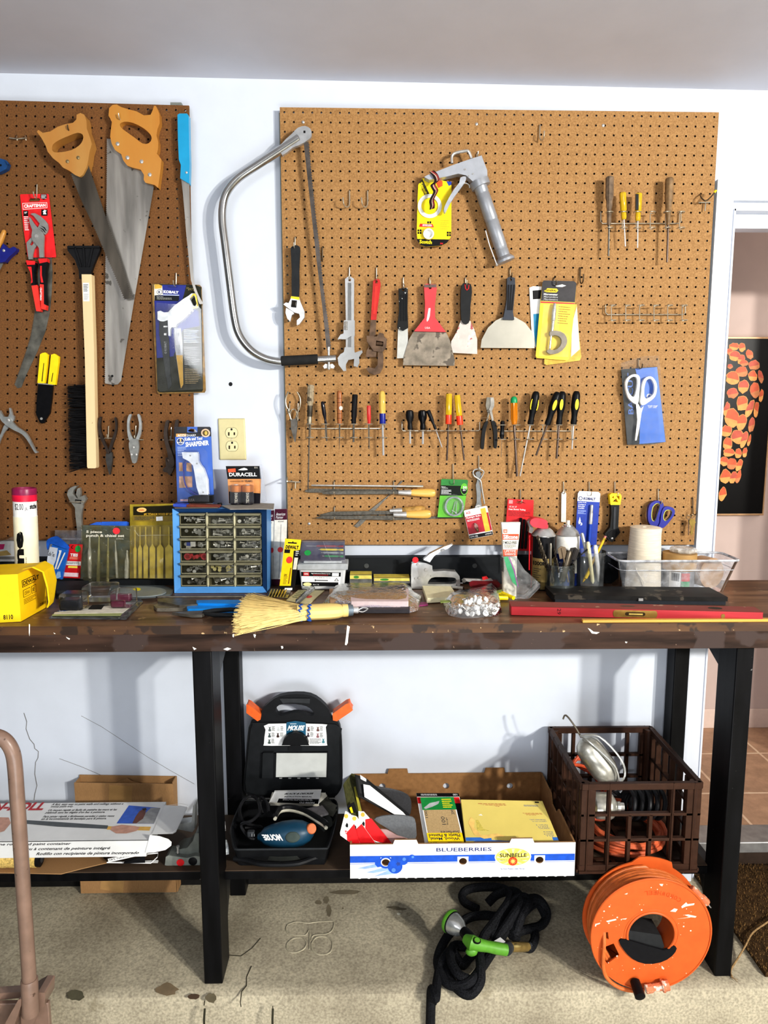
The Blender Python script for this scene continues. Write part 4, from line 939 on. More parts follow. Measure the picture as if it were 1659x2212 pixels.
for pts in runs:
 pts=[V((p.x,p.y,max(p.z,hr)))for p in pts]
 m=MB();m.tube(pts,hr,HM,10,k=5);m.build('hose_loop',hs)
g=H((420,900,.02),(340,1000,.02),(310,1120,hr),(290,1250,hr),(275,1380,hr))
e=[V((p.x,p.y,max(p.z,hr)))for p in g];l_=e[-1]
e+=[V((l_.x-.005,SY-.004,.008)),V((l_.x-.008,SY-.014,-.03)),V((l_.x-.010,SY-.016,-.105)),V((l_.x-.02,SY-.06,-.107))]
m=MB();m.tube(e,hr,HM,10,k=5);m.build('hose_end',hs)
GRN=M((92,150,50),.45,0,.08,60);nz=thing('hose_nozzle','green and chrome spray nozzle lying on the black hose','hose nozzle')
zh=.086
fa=p1('Q',400,600,z=zh+.03);fb=p1('Q',560,700,z=zh+.018)
ax=(p1('Q',440,610,z=zh+.02)-p1('Q',620,745,z=zh+.02)).normalized()
hb=p1('Q',590,720,z=zh);hd=hb+ax*.056
m=MB();m.lathe(hb,hd,[(0,.012),(.25,.013),(.45,.022),(.8,.0285),(1,.0295)],M((196,198,196),.2,1,.1,80),22);m.build('chrome_head',nz)
m=MB();m.lathe(hd-ax*.002,hd+ax*.012,[(0,.030),(.5,.0325),(.9,.031),(1,.026)],GRN,24);m.lathe(hd-ax*.004,hd-ax*.001,[(0,.0305),(1,.031)],BLACK,24);m.build('spray_face',nz)
m=MB();nk=[p1('Q',560,700,z=zh),p1('Q',610,760,z=zh),p1('Q',660,820,z=zh-.002),p1('Q',720,830,z=zh-.006)]
m.tube(nk,[.014,.0165,.018,.0155],BLACK,14);m.build('neck',nz)
m=MB();bp=[p1('Q',x,y,z=z)for x,y,z in((575,770,zh+.004),(640,815,zh+.004),(720,835,zh-.002),(800,850,zh-.012),(900,870,zh-.022),(985,885,zh-.03))]
m.tube(bp,[.012,.0205,.016,.0145,.0155,.015],GRN,14);m.ball(p1('Q',640,900,z=zh-.015),.014,GRN,12,(1.2,.8,.9));m.build('grip',nz)
m=MB();c_=p1('Q',692,795,z=zh+.018);nrm=V((.1,-.35,.9)).normalized();m.lathe(c_,c_+nrm*.004,[(0,.011),(1,.010)],BLACK,16,side=(1,0,0),sq=.8);m.lathe(c_+nrm*.004,c_+nrm*.006,[(0,.008),(1,.0075)],GRN,16,sq=.8,side=(1,0,0));m.build('thumb_button',nz)
m=MB();a=p1('Q',985,880,z=zh-.03);b=p1('Q',1010,858,z=.050);m.lathe(a,b,[(0,.016),(1,.015)],DGREY,14);m.ext([p1('Q',x,y,z=.066)for x,y in((862,795),(925,758),(975,800),(950,830))],(0,0,-.001),WHITE);m.build('collar',nz)
m=MB();BR=M((150,128,78),.4,.7,.2,60);a=p1('Q',1005,855,z=.048);b=p1('Q',1200,855,z=.020)
m.lathe(a,b,[(0,.011),(.15,.0125),(.8,.0125),(.82,.0115),(1,.0115)],BR,16);c_=p1('Q',1085,845,z=.05);m.ball(c_,.009,M((186,166,110),.3,.8),10,(1.5,.6,.5));m.lathe(b,b+(b-a).normalized()*.014,[(0,.0125),(1,.012)],DGREY,14);m.build('brass_coupling',nz)
TAN=M((132,108,94),.38,0,.12,25,coat=.2,spots=((84,64,52),60,.70))
CR['S']=(0,1540,3.292)
ht=thing('hand_truck','tan painted steel tube hand truck at the left edge before the shelf','hand truck');hd_=.66
m=MB();tp=[p1('S',x,y,d=hd_)for x,y in((-160,205),(-60,168),(0,172),(55,215),(92,290),(108,400),(122,600),(150,1000),(172,1350),(196,1700),(208,1900),(216,2090))]
tr=.0153
m.tube(tp,tr,TAN,16,k=4);m.build('handle_tube',ht)
m=MB();a,b=tp[-2],tp[-1]+(tp[-1]-tp[-2])*.25;a=tp[-3]+(tp[-2]-tp[-3])*.95;m.lathe(a,b,[(0,tr*1.12),(.02,tr*1.18),(1,tr*1.2)],TAN,16);m.build('sleeve',ht)
m=MB();bz=tp[-1].z;bx_=tp[-1].x
f=[p1('S',x,y,d=hd_-.012)for x,y in((150,2060),(270,1988),(322,1990),(318,2080),(262,2160),(200,2290),(150,2290))]
m.ext(f,(0,.05,0),TAN);m.build('socket_plate',ht,bev=.003)
m=MB();f=[p1('S',x,y,d=hd_-.035)for x,y in((-200,2008),(120,1985),(322,1990),(322,2015),(120,2030),(-200,2060))];m.ext(f,(0,.02,0),TAN);m.build('cross_bar',ht,bev=.003)
m=MB();f=[p1('S',x,y,d=hd_+.014)for x,y in((40,2200),(130,2040),(150,2035),(150,2080),(75,2300),(20,2300))];m.ext(f,(0,.03,0),TAN);m.build('side_rail',ht,bev=.002)
m=MB();m.box((bx_-.34,-hd_-.10,-.119),(bx_+.03,-hd_+.04,-.113),TAN);m.box((bx_-.34,-hd_+.02,-.119),(bx_+.03,-hd_+.032,bz-.01),TAN);m.build('toe_plate',ht,bev=.002)
mx0=1.052;COIR=M((92,66,38),1,0,.5,240,bump=1,c2=(146,112,66))
m=MB();my0,my1=SY+.03,.045;m.box((mx0,my0,.0008),(1.85,my1,.012),M((70,52,32),1,0,.3));R5=random.Random(4)
vs,fs=[],[]
for i in range(9500):
 x=R5.uniform(mx0-.003,1.55);y=R5.uniform(my0-.003,my1+.003);a=R5.uniform(0,2*pi);h=R5.uniform(.012,.020);l_=.0035
 dx,dy=cos(a)*.0014,sin(a)*.0014;lx_,ly_=R5.uniform(-l_,l_),R5.uniform(-l_,l_);k=len(vs)
 vs+=[(x-dx,y-dy,.008),(x+dx,y+dy,.008),(x+dx*.4+lx_,y+dy*.4+ly_,h),(x-dx*.4+lx_,y-dy*.4+ly_,h)];fs.append((k,k+1,k+2,k+3))
m.add(vs,fs,COIR);solo(m,'doormat','brown coir doormat on the slab below the door sill','doormat',smooth=0)
CR['U']=(1480,1540,3.57)
m=MB();tw=[p1('U',x,y,z=z)+V((.014,0,0))for x,y,z in((322,2035,.003),(312,1985,.004),(370,1890,.006),(430,1790,.022),(480,1700,.024),(560,1640,.025),(650,1585,.028),(760,1540,.028))]
m.tube(tw,.0024,M((150,122,84),.95,0,.3,200),6,k=4)
for k in range(4):m.tube([tw[0]+V((R5.uniform(-.003,.003),R5.uniform(-.003,.003),0)),tw[0]+V((R5.uniform(-.008,.012),R5.uniform(-.02,-.005),0))],.0006,M((150,122,84),.95),4)
solo(m,'twine','loose end of tan jute twine lying across the doormat corner','twine')
CR['Y']=(1500,720,5.396)
pd=-HY+.022
pic=thing('framed_picture','dark framed picture of orange cell-like shapes on the hall wall','picture')
t_,b_=p1('Y',800,66,d=pd),p1('Y',785,2100,d=pd);xr_=p1('Y',858,1100,d=pd).x;xl_=xr_-.62
qp=Q((xl_,-pd,t_.z),(xr_,-pd,t_.z),(xr_,-pd,b_.z),(xl_,-pd,b_.z))
m=MB();m.slab(qp,.012,M((10,9,9),.3,0,.1))
R6=random.Random(21);BG=[M((212,92,48),.5),M((232,160,84),.5),M((196,84,60),.5),M((206,128,76),.5),M((170,92,60),.5)]
def cell(x,y,rx,ry,rot,two=True,s=0):
 r=random.Random(int(x*7+y));n=14
 def outl(k,f0=0,f1=1):
  o=[]
  for i in range(n):
   a=2*pi*i/n;q_=k*r0[i];ex,ey=rx*q_*cos(a),ry*q_*sin(a)
   o.append((x+ex*cos(rot)-ey*sin(rot),y+ex*sin(rot)+ey*cos(rot)))
  return o
 r0=[r.uniform(.86,1.1)for _ in range(n)]
 def put(pts,mat,l):
  uvs=[]
  for a,b in pts:
   p=p1('Y',a,b,d=pd);uvs.append(((p.x-xl_)/(xr_-xl_),(t_.z-p.z)/(t_.z-b_.z)))
  m.poly(qp,uvs,mat,l)
 o=outl(1);put(o,BG[r.choice((1,3,1))],.0008+s)
 if two:
  k=r.randint(0,13);up_=sorted(o,key=lambda p:p[1])[:9]
  c_=(sum(p[0]for p in up_)/9,sum(p[1]for p in up_)/9);up_.sort(key=lambda p:math.atan2(p[1]-c_[1],p[0]-c_[0]))
  put([(c_[0]+(p[0]-c_[0])*.88,c_[1]+(p[1]-c_[1])*.88)for p in up_],BG[r.choice((0,2,0))],.0012+s)
for i,a in enumerate(((460,155,60,48,0),(555,165,40,52,0),(410,215,40,40,0),(470,265,64,58,0),(545,300,40,60,.5),(575,345,55,40,0),(640,245,42,62,-.4),(415,385,34,30,0),(550,445,72,68,0),(695,370,66,60,0),(445,520,82,78,0),(678,495,52,66,-.2),(770,505,32,78,-.15),(570,620,66,84,.3),(440,700,70,62,0),(702,665,56,98,0),(776,725,26,76,.15),(555,815,72,94,0),(375,880,34,84,.2),(645,880,42,112,.35),(720,885,28,98,.1),(435,985,84,112,0),(550,1035,60,98,.3),(665,1060,38,92,.15),(370,1140,70,70,0),(500,1205,76,92,0),(578,1235,40,112,.3),(637,1250,20,72,.2),(385,1290,60,80,0),(400,1390,70,50,0),(510,1400,44,62,0),(585,1390,28,64,.2),(345,1490,52,56,0),(435,1520,62,74,.3),(520,1535,38,78,.4),(362,1665,66,84,.2),(450,1680,42,80,.35),(508,1675,28,82,.3),(325,1870,46,88,.2))):
 cell(*a,s=i*.00004)
for i in range(60):
 cell(R6.uniform(-160,330),R6.uniform(180,1850),R6.uniform(36,66),R6.uniform(50,90),R6.uniform(-.4,.4),s=.003+i*.00004)if 0 else None
m.build('print',pic,smooth=0)
FRM=M((176,140,104),.35,.3,.1,40)
for k,(a,b)in enumerate((((xl_-.006,t_.z),(xr_+.006,t_.z+.008)),((xl_-.006,b_.z-.008),(xr_+.006,b_.z)),((xl_-.006,b_.z),(xl_,t_.z)),((xr_,b_.z),(xr_+.006,t_.z)))):
 m=MB();m.box((a[0],-pd-.004,a[1]),(b[0],HY-.0005,b[1]),FRM);m.build('frame_side',pic,bev=.001)
CR.update({'1':(0,320,5.823),'2':(0,640,5.2654),'3':(320,590,7.9),'4':(340,880,6.3808),'5':(440,250,3.881),'6':(600,820,6.146),'7':(840,820,6.1455),'8':(1000,820,5.925)})
def teeth(a,b,n,dep,pts=None):
 """zigzag from a to b (pixels of a crop), teeth pointing to the left of the a->b direction by dep"""
 line=spl(pts,8,False)if pts else[a,b]
 L_=[0]
 for p,q in zip(line,line[1:]):L_.append(L_[-1]+math.hypot(q[0]-p[0],q[1]-p[1]))
 def at(s):
  s*=L_[-1]
  for i in range(len(line)-1):
   if s<=L_[i+1]or i==len(line)-2:
    t=(s-L_[i])/(L_[i+1]-L_[i]or 1);p,q=line[i],line[i+1];l=math.hypot(q[0]-p[0],q[1]-p[1])or 1
    return p[0]+(q[0]-p[0])*t,p[1]+(q[1]-p[1])*t,(q[0]-p[0])/l,(q[1]-p[1])/l
 o=[]
 for i in range(n):
  x,y,dx,dy=at(i/n);o.append((x,y));x,y,dx,dy=at((i+.8)/n);o.append((x+dy*dep,y-dx*dep))
 return o+[at(1)[:2]]
def hook(label,c,x,y0,y1,out=.03,mat=WIRE,group='wire peg hooks',J=1,tip=.012,dx=0,r=.0016):
 """wire peg hook: enters the board at y0, runs down to y1, bends out and up"""
 a=p1(c,x,y0,d=BD);b=p1(c,x+dx,y1,d=BD)
 pts=[a+V((0,.010,0)),a+V((0,-.002,0)),a+V((0,-.0045,-.003)),V((b.x,b.y-.0045,b.z+.006)),V((b.x,b.y-.008,b.z)),V((b.x,b.y-out*.6,b.z-.001)),V((b.x,b.y-out,b.z+.002)),V((b.x,b.y-out-.003,b.z+tip))]
 m=MB();m.tube(pts,r,mat,7,k=3);return solo(m,'peg_hook',label,'hook',group)
BLADE=M((150,146,140),.33,.85,.35,26,grain=(1,1,.12),wear=((92,88,82),34,.64));BLADE2=M((84,78,70),.42,.8,.4,24,grain=(1,1,.2))
BLADE3=M((110,108,100),.4,.8,.4,30)
HWOOD=M((206,150,70),.34,0,.16,26,grain=(1,1,.15),c2=(188,128,54),coat=.35)
def screws(root,c,pts,o,r=.0045,mat=STEEL):
 for x,y in pts:
  m=MB();p=p1(c,x,y,d=BD+o);m.lathe(p,p+V((0,-.0018,0)),[(0,r),(.6,r*.9),(1,r*.5)],mat,12);m.build('screw',root)
s=thing('hand_saw','large hand saw with carved wooden handle and wide steel blade, on the left pegboard','hand saw')
m=MB();edge=teeth(None,None,120,6,[(795,345),(792,800),(785,1200),(782,1700),(780,2170)])
edge=[(x,y)for x,y in edge]
m.pr('A',[(860,345),(1150,700)][:1]+[(1060,560),(1148,705),(1000,1560),(910,2110),(905,2150),(880,2178),(845,2182)]+list(reversed(edge)),.0085,.0095,BLADE)
m.pr('A',[(838+9*cos(t),2116+9*sin(t))for t in[i*pi/5 for i in range(10)]],.0095,.0097,BLACK);m.build('blade',s,smooth=0)
hdl=[(840,92),(870,88),(905,108),(960,125),(1020,140),(1075,170),(1125,165),(1140,130),(1150,98),(1165,100),(1190,160),(1192,230),(1175,275),(1168,320),(1182,370),(1180,420),(1172,455),(1205,500),(1200,560),(1180,712),(1155,690),(1085,672),(1072,650),(1075,615),(1050,575),(990,560),(950,545),(920,505),(905,460),(860,430),(835,385),(822,330),(828,270),(835,220),(810,170),(815,115)]
hol=[(895,235),(925,218),(990,225),(1070,265),(1120,310),(1132,345),(1110,378),(1065,380),(1010,340),(940,290),(905,262)]
m=MB();m.pr('A',hdl,.0,.022,HWOOD,[spl(hol,2)]);m.build('handle',s,bev=.004,seg=3)
screws(s,'A',[(878,383),(952,486),(1057,515),(1118,613)],.022,.0055)
s=thing('hand_saw','smaller old hand saw with dark tapered blade crossing the large saw','hand saw')
m=MB();le=teeth(None,None,60,9,[(525,610),(600,800),(690,990),(780,1200),(850,1360),(925,1545)])
re=teeth(None,None,70,5,[(985,1530),(930,1350),(860,1130),(760,830),(655,520)])
m.pr('A',le+re,.0268,.0278,BLADE2);m.build('blade',s,smooth=0)
hdl=[(275,292),(285,278),(320,300),(375,290),(430,255),(490,235),(545,225),(570,200),(572,165),(600,152),(630,165),(645,210),(648,270),(670,330),(685,385),(668,440),(660,500),(648,555),(620,610),(595,630),(560,615),(520,585),(470,560),(440,525),(395,490),(355,440),(340,395),(310,340)]
hol=[(388,425),(395,388),(440,355),(520,320),(580,300),(618,315),(618,355),(590,395),(530,430),(450,445),(405,445)]
m=MB();m.pr('A',hdl,.001,.036,M((196,146,78),.4,0,.16,26,grain=(1,1,.15),c2=(178,124,60),coat=.3),[spl(hol,2)]);m.build('handle',s,bev=.004,seg=3)
screws(s,'A',[(504,514),(584,486)],.036,.005,M((150,132,96),.35,.9))
hook('thin wire peg hook through the handle of the smaller old saw','A',555,225,322,.04,DWIRE)
hook('bright wire peg hook through the handle of the large saw','A',918,150,225,.03)
s=thing('pruning_saw','pruning saw with bright blue tube handle and thin curved blade at the pegboard edge','pruning saw')
TQ=M((24,150,196),.35,0,.06,20,coat=.3)
m=MB();m.pr('A',[(1325,165),(1340,156),(1395,156),(1408,170),(1412,400),(1416,530),(1412,680),(1345,640),(1350,540),(1335,500),(1328,350)],.006,.026,TQ);hd=m.build('handle',s,bev=.006,seg=4)
screws(s,'A',[(1392,597)],.026,.0035)
m=MB();re=teeth(None,None,110,4,[(1522,1578),(1480,1500),(1450,1400),(1440,1250),(1425,1000),(1418,800),(1416,680)])
m.pr('A',[(1352,640),(1365,750),(1378,900),(1390,1050),(1410,1250),(1425,1400),(1450,1480),(1490,1580)]+re,.020,.0212,BLADE);m.build('blade',s,smooth=0)
s=thing('curved_saw','old curved pruning saw blade hanging behind the red carded pliers','pruning saw')
le=teeth(None,None,62,10,[(112,2185),(170,2020),(225,1850),(255,1700),(268,1600),(275,1500)])
m=MB();m.pr('A',[(152,2205),(112,2185)][1:]+le[1:]+[(278,1400),(290,1235),(385,1235),(392,1340),(385,1500),(372,1640),(340,1780),(280,1930),(195,2110),(160,2200),(130,2208)],.0,.0015,BLADE3);m.build('blade',s,smooth=0)
m=MB();m.pr('1',[(340,1250),(640,1250),(655,1380),(600,1400),(400,1390)],.0,.004,DSTEEL);m.build('tang',s)
s=thing('carded_pliers','red-handled groove pliers on a red hang card, left pegboard','pliers')
q=wq('1',[(252,582),(612,575),(706,1372),(372,1374)],BD+.0055)
m=MB();hp=PP('1',[(362,660),(375,635),(495,630),(505,650),(490,668),(380,672)],d=BD+.0055)
RD=M((224,38,42),.35);o_=.0055
m.pr('1',[(252,590),(262,580),(600,574),(614,582),(640,800),(706,1355),(700,1374),(360,1376),(345,1360),(300,1050)],.0045,o_,RD,[[(362,660),(375,635),(495,630),(505,650),(490,668),(380,672)]])
def cq(x,y):
 return wq('1',[(x[0],y[0]),(x[1],y[0]),(x[1],y[1]),(x[0],y[1])],BD+o_)
qq=wq('1',[(282,692),(592,682),(597,752),(288,774)],BD+o_);m.rect(qq,0,0,1,1,WHITE);m.rect(qq,.02,.08,.98,.92,RD,.0006);m.text(qq,'CRAFTSMAN',.06,.22,.94,.78,WHITE,.0009,bold=.05)
m.poly(wq('1',[(512,578),(588,578),(588,650),(512,650)],BD+o_),[(0,0),(1,0),(1,.75),(.5,1),(0,.75)],BLACK);m.lines(wq('1',[(520,588),(585,588),(585,640),(520,640)],BD+o_),0,0,1,1,4,WHITE,.0006)
m.rect(cq((295,355),(788,855)),0,0,1,1,BLACK);m.text(cq((308,342),(800,825)),'10"',0,0,1,1,WHITE,.0006,bold=.03)
m.rect(cq((520,598),(772,850)),0,0,1,1,BLACK);m.poly(cq((530,592),(775,840)),[(.1,.4),(.5,0),(.95,.2),(.7,.4),(.9,.9),(.2,.9),(.3,.5)],WHITE,.0006)
m.lines(wq('1',[(300,860),(360,860),(375,1045),(315,1045)],BD+o_),0,0,1,1,8,WHITE,.0006,.5);m.build('card',s)
GS=M((150,150,146),.38,.6,.1,60)
m=MB();m.pr('1',[(395,820),(440,818),(500,850),(560,900),(598,950),(606,1010),(590,1060),(560,1090),(520,1060),(470,1010),(500,950),(465,905),(420,850),(385,830)],.007,.013,GS)
m.pr('1',[(395,1120),(440,1180),(465,1220),(430,1270),(412,1340),(410,1400),(360,1400),(350,1340),(332,1190)],.007,.012,GS,[[(375,1215),(400,1160),(425,1195),(400,1225)]])
for k in range(3):m.pr('1',[(470+18*k,1015-22*k),(530+16*k,1040-22*k),(565+12*k,1090-24*k),(550+12*k,1085-24*k),(520+16*k,1050-22*k)],.013,.0134,BLACK)
m.build('upper_jaw',s,bev=.0012)
m=MB();m.pr('1',[(362,865),(375,868),(430,950),(480,1010),(540,1060),(555,1110),(548,1250),(550,1375),(495,1375),(490,1260),(450,1200),(405,1150),(395,1100),(405,1030),(375,950)],.012,.018,GS)
m.pr('1',[(455+22*cos(t),1105+22*sin(t))for t in[i*pi/6 for i in range(12)]],.018,.0195,STEEL);m.build('lower_jaw',s,bev=.0012)
BG_=M((20,20,24),.45)
def grip(pts,stripe,foot,txt=None):
 m=MB();m.pr('1',pts,.007,.022,BG_);m.pr('1',stripe,.0215,.0226,RD);m.pr('1',foot,.0065,.0224,M((232,60,50),.38));m.pr('1',pts[:2]+[(pts[1][0],pts[1][1]+45),(pts[0][0]+15,pts[0][1]+60)],.006,.0228,RD)
 if txt:m.text(wq('1',txt,BD+.0224),'CRAFTSMAN',.1,0,.9,1,WHITE,.0006,bold=.02,rot=90)
 m.build('handle',s,bev=.0025)
grip([(325,1410),(440,1420),(445,1470),(425,1560),(440,1740),(510,2030),(495,2055),(455,2050),(395,1730),(385,1580),(330,1460)],[(345,1490),(395,1490),(410,1690),(385,1700),(395,1660),(380,1560)],[(395,1730),(470,1720),(512,2030),(500,2055),(455,2050)])
grip([(480,1390),(592,1385),(590,1470),(575,1550),(565,1750),(580,1980),(570,2035),(520,2020),(500,1720),(505,1560),(485,1450)],[(505,1480),(525,1480),(525,1600),(545,1690),(515,1690),(505,1600)],[(500,1710),(550,1715),(552,1960),(580,1975),(572,2035),(515,2020)],[(500,1755),(530,1755),(530,1915),(500,1915)])
hook('wire peg hook carrying the red hang card with the pliers','1',474,465,640,.022,WIRE)
s=thing('snow_brush','long pale wooden stick brush with black scraper and black bristles','brush')
BLKP=M((26,26,28),.4)
m=MB();m.pr('A',[(500,1148),(742,1143),(745,1175),(700,1280),(680,1340),(680,1392),(592,1390),(588,1330),(560,1250),(505,1180)],.010,.022,BLKP)
for k,(a,b)in enumerate(((560,605),(622,632),(690,660))):m.pr('A',[(a-6,1155),(a+6,1155),(b+5,1300),(b-5,1300)],.022,.027,BLKP)
m.pr('A',[(505,1143),(742,1143),(742,1158),(505,1162)],.010,.027,BLKP);m.build('scraper',s,bev=.002)
m=MB();m.pr('2',[(928,-250),(1042,-250),(1055,200),(1068,600),(1085,1500),(1095,1940),(1085,1957),(1000,1957),(990,1940),(975,1200),(965,700),(945,200)],.012,.034,M((226,200,156),.5,0,.06,20,grain=(1,1,.1),wear=((168,140,106),40,.74)))
q=wq('A',[(618,1420),(665,1420),(668,1558),(622,1558)],BD+.0345);m.rect(q,0,0,1,1,WHITE);m.lines(q,.1,.08,.9,.5,9,DGREY,.0006,.5);m.lines(q,.15,.6,.9,.95,7,DGREY,.0006,.3);m.build('wooden_stick',s,bev=.002)
m=MB();R_=random.Random(8)
for i in range(620):
 u=R_.random();y=1020+920*u+R_.uniform(-12,12);x0=965+25*u;L_=185+R_.uniform(-16,20)
 a=p1('2',x0,y,d=BD+R_.uniform(.013,.030));b=p1('2',x0-L_,y+R_.uniform(-16,16)+(R_.uniform(0,60)if u>.95 else 0),d=BD+R_.uniform(.008,.034))
 m.tube([a,b],[.0011,.0006],M((16,15,16),.4),3,caps=False)
br=m.build('bristles',s,smooth=0);br['kind']='stuff'
s=thing('wire_stripper','wire stripper with two yellow grips above a black pointed head','wire stripper')
for pts,sl in(([(455,660),(480,645),(515,638),(545,665),(535,790),(508,990),(425,985)],[(495,760),(502,760),(482,970),(472,968)]),([(580,665),(620,652),(668,685),(665,750),(630,1008),(545,998)],[(598,870),(605,872),(590,972),(582,972)])):
 m=MB();m.pr('2',pts,.004,.014,YEL);m.pr('2',sl,.014,.0143,BLACK);m.build('grip',s,bev=.003)
m=MB();m.pr('2',[(435,990),(600,1005),(585,1180),(565,1330),(520,1400),(498,1445),(480,1438),(470,1448),(450,1432),(430,1385),(410,1340),(415,1200)],.002,.010,M((18,18,20),.3,0,.2));m.pr('2',[(470+15*cos(t),1392+15*sin(t))for t in[i*pi/5 for i in range(10)]],.010,.0115,STEEL)
m.pr('2',[(432,985),(605,1000),(603,1012),(432,997)],.0035,.0118,STEEL);m.build('head',s,bev=.0015)
s=thing('steel_tool','blue painted steel tool end at the far left edge of the pegboard','tool')
m=MB();m.pr('1',[(-120,90),(0,128),(70,150),(102,195),(82,258),(0,302),(-120,330)],.004,.020,M((26,70,118),.4,0,.15));m.pr('1',[(60,148),(78,152),(108,192),(98,210),(85,190)],.018,.024,M((26,70,118),.4));m.pr('1',[(8+14*cos(t),215+14*sin(t))for t in[i*pi/5 for i in range(10)]],.020,.0203,BLACK);m.build('body',s,bev=.002)
s=thing('hand_tool','hanging tool with worn yellow wood grip and dark blue finger guard, left edge','tool')
m=MB();a,b=p1('1',60,1030,d=BD+.014),p1('1',-60,1330,d=BD+.014);m.lathe(a,b,[(0,.003),(.05,.006),(.2,.0075),(.8,.009),(1,.009)],HWOOD,14);m.build('wood_grip',s)
m=MB();m.pr('1',[(40,1195),(75,1245),(120,1262),(170,1238),(205,1255),(205,1285),(170,1320),(110,1370),(60,1430),(0,1440),(-60,1440),(-60,1310),(0,1280)],.006,.022,M((30,36,120),.3,0,.1));screws(s,'1',[(48,1288)],.022,.004);m.build('guard',s,bev=.003)
m=MB();m.pr('1',[(-60,1440),(40,1440),(20,1490),(-20,1560),(-60,1600)],.010,.013,BLADE);m.build('blade',s)
def pl2(name,label,parts,group=None,cat='pliers'):
 s=thing(name,label,cat,group)
 for nm,c,pts,o0,o1,mat,bv in parts:
  m=MB();m.pr(c,pts,o0,o1,mat,sm=2);m.build(nm,s,bev=bv)
 return s
PLS=M((176,178,176),.3,.85,.15,50)
s=pl2('slip_joint_pliers','chrome slip joint pliers lying open at the left edge of the pegboard',[('handle','2',[(-40,1690),(-30,1640),(10,1560),(40,1480),(75,1440),(110,1470),(90,1500),(40,1560),(0,1650),(-20,1700)],.006,.012,PLS,.002),('handle','2',[(-30,1310),(0,1300),(40,1370),(100,1370),(140,1430),(200,1490),(290,1550),(345,1640),(400,1750),(425,1772),(400,1785),(370,1740),(310,1640),(250,1570),(170,1530),(100,1490),(50,1450),(10,1410)],.010,.019,PLS,.003),('jaw','2',[(102,1275),(120,1275),(142,1350),(160,1365),(150,1420),(110,1400),(90,1380),(108,1330)],.006,.014,PLS,.002)])
screws(s,'2',[(95,1410)],.019,.005)
DK=M((62,52,46),.36,.7,.25,50)
hook('wire peg hook under the needle nose pliers','2',1240,1480,1615,.012,WIRE)
m=MB();m.tube(PP('2',[(1095,1612),(1325,1615)],d=BD+.010),.0014,WIRE,6);solo(m,'peg_bar','crosswire of the peg hook carrying the needle nose pliers','hook')
s=pl2('needle_nose_pliers','dark needle nose pliers hanging point down beside the brush',[('handle','2',[(1130,1375),(1155,1375),(1145,1440),(1150,1540),(1195,1660),(1235,1750),(1245,1790),(1215,1790),(1195,1730),(1150,1640),(1118,1540),(1115,1440)],.016,.024,DK,.003),('handle','2',[(1305,1375),(1325,1390),(1335,1470),(1320,1580),(1285,1680),(1260,1770),(1235,1790),(1232,1750),(1265,1640),(1300,1550),(1312,1460),(1300,1400)],.014,.022,DK,.003),('jaw','2',[(1215,1775),(1262,1770),(1278,1810),(1272,1900),(1258,1990),(1246,2035),(1232,1990),(1210,1900),(1200,1830)],.012,.022,M((78,76,74),.36,.8,.2),.002)])
hook('wire peg hook between the handles of the parallel pliers','B',763,570,645,.012,WIRE)
m=MB();m.tube(PP('B',[(710,643),(803,648)],d=BD+.010),.0014,WIRE,6);solo(m,'peg_bar','crosswire of the peg hook carrying the parallel pliers','hook')
s=pl2('parallel_pliers','bright nickel parallel pliers with three rivets, hanging beside the needle nose pliers',[('handle','B',[(722,508),(736,508),(725,545),(726,600),(745,645),(765,680),(745,690),(722,650),(712,600),(712,540)],.014,.022,PLS,.002),('handle','B',[(768,508),(782,508),(792,550),(790,610),(775,650),(752,690),(738,680),(760,640),(775,600),(778,550)],.012,.020,PLS,.002),('jaw','B',[(726,650),(770,645),(778,690),(770,740),(762,776),(740,776),(730,730),(722,690)],.016,.025,M((150,150,146),.34,.85,.2),.0015)])
screws(s,'B',[(747,690),(735,730),(762,730)],.025,.0035)
hook('wire peg hook behind the sharpener card','4',196,275,450,.012,WIRE)
m=MB();m.tube(PP('4',[(70,448),(235,450)],d=BD+.010),.0014,WIRE,6);solo(m,'peg_bar','crosswire of the peg hook half hidden by the sharpener card','hook')
s=pl2('slip_joint_pliers','dark brown slip joint pliers hanging half behind the sharpener card',[('handle','4',[(125,178),(160,182),(148,240),(135,350),(150,480),(200,620),(228,720),(228,800),(190,830),(150,800),(150,700),(120,560),(90,440),(88,330),(105,230)],.016,.026,DK,.003),('handle','4',[(255,172),(290,178),(288,240),(270,330),(262,500),(240,640),(180,740),(150,700),(200,560),(225,420),(228,280)],.008,.015,DK,.002),('jaw','4',[(110,700),(190,690),(225,760),(222,850),(170,938),(140,900),(90,890),(75,850),(120,810)],.008,.020,DK,.002)])
screws(s,'4',[(145,730)],.026,.005,DK)
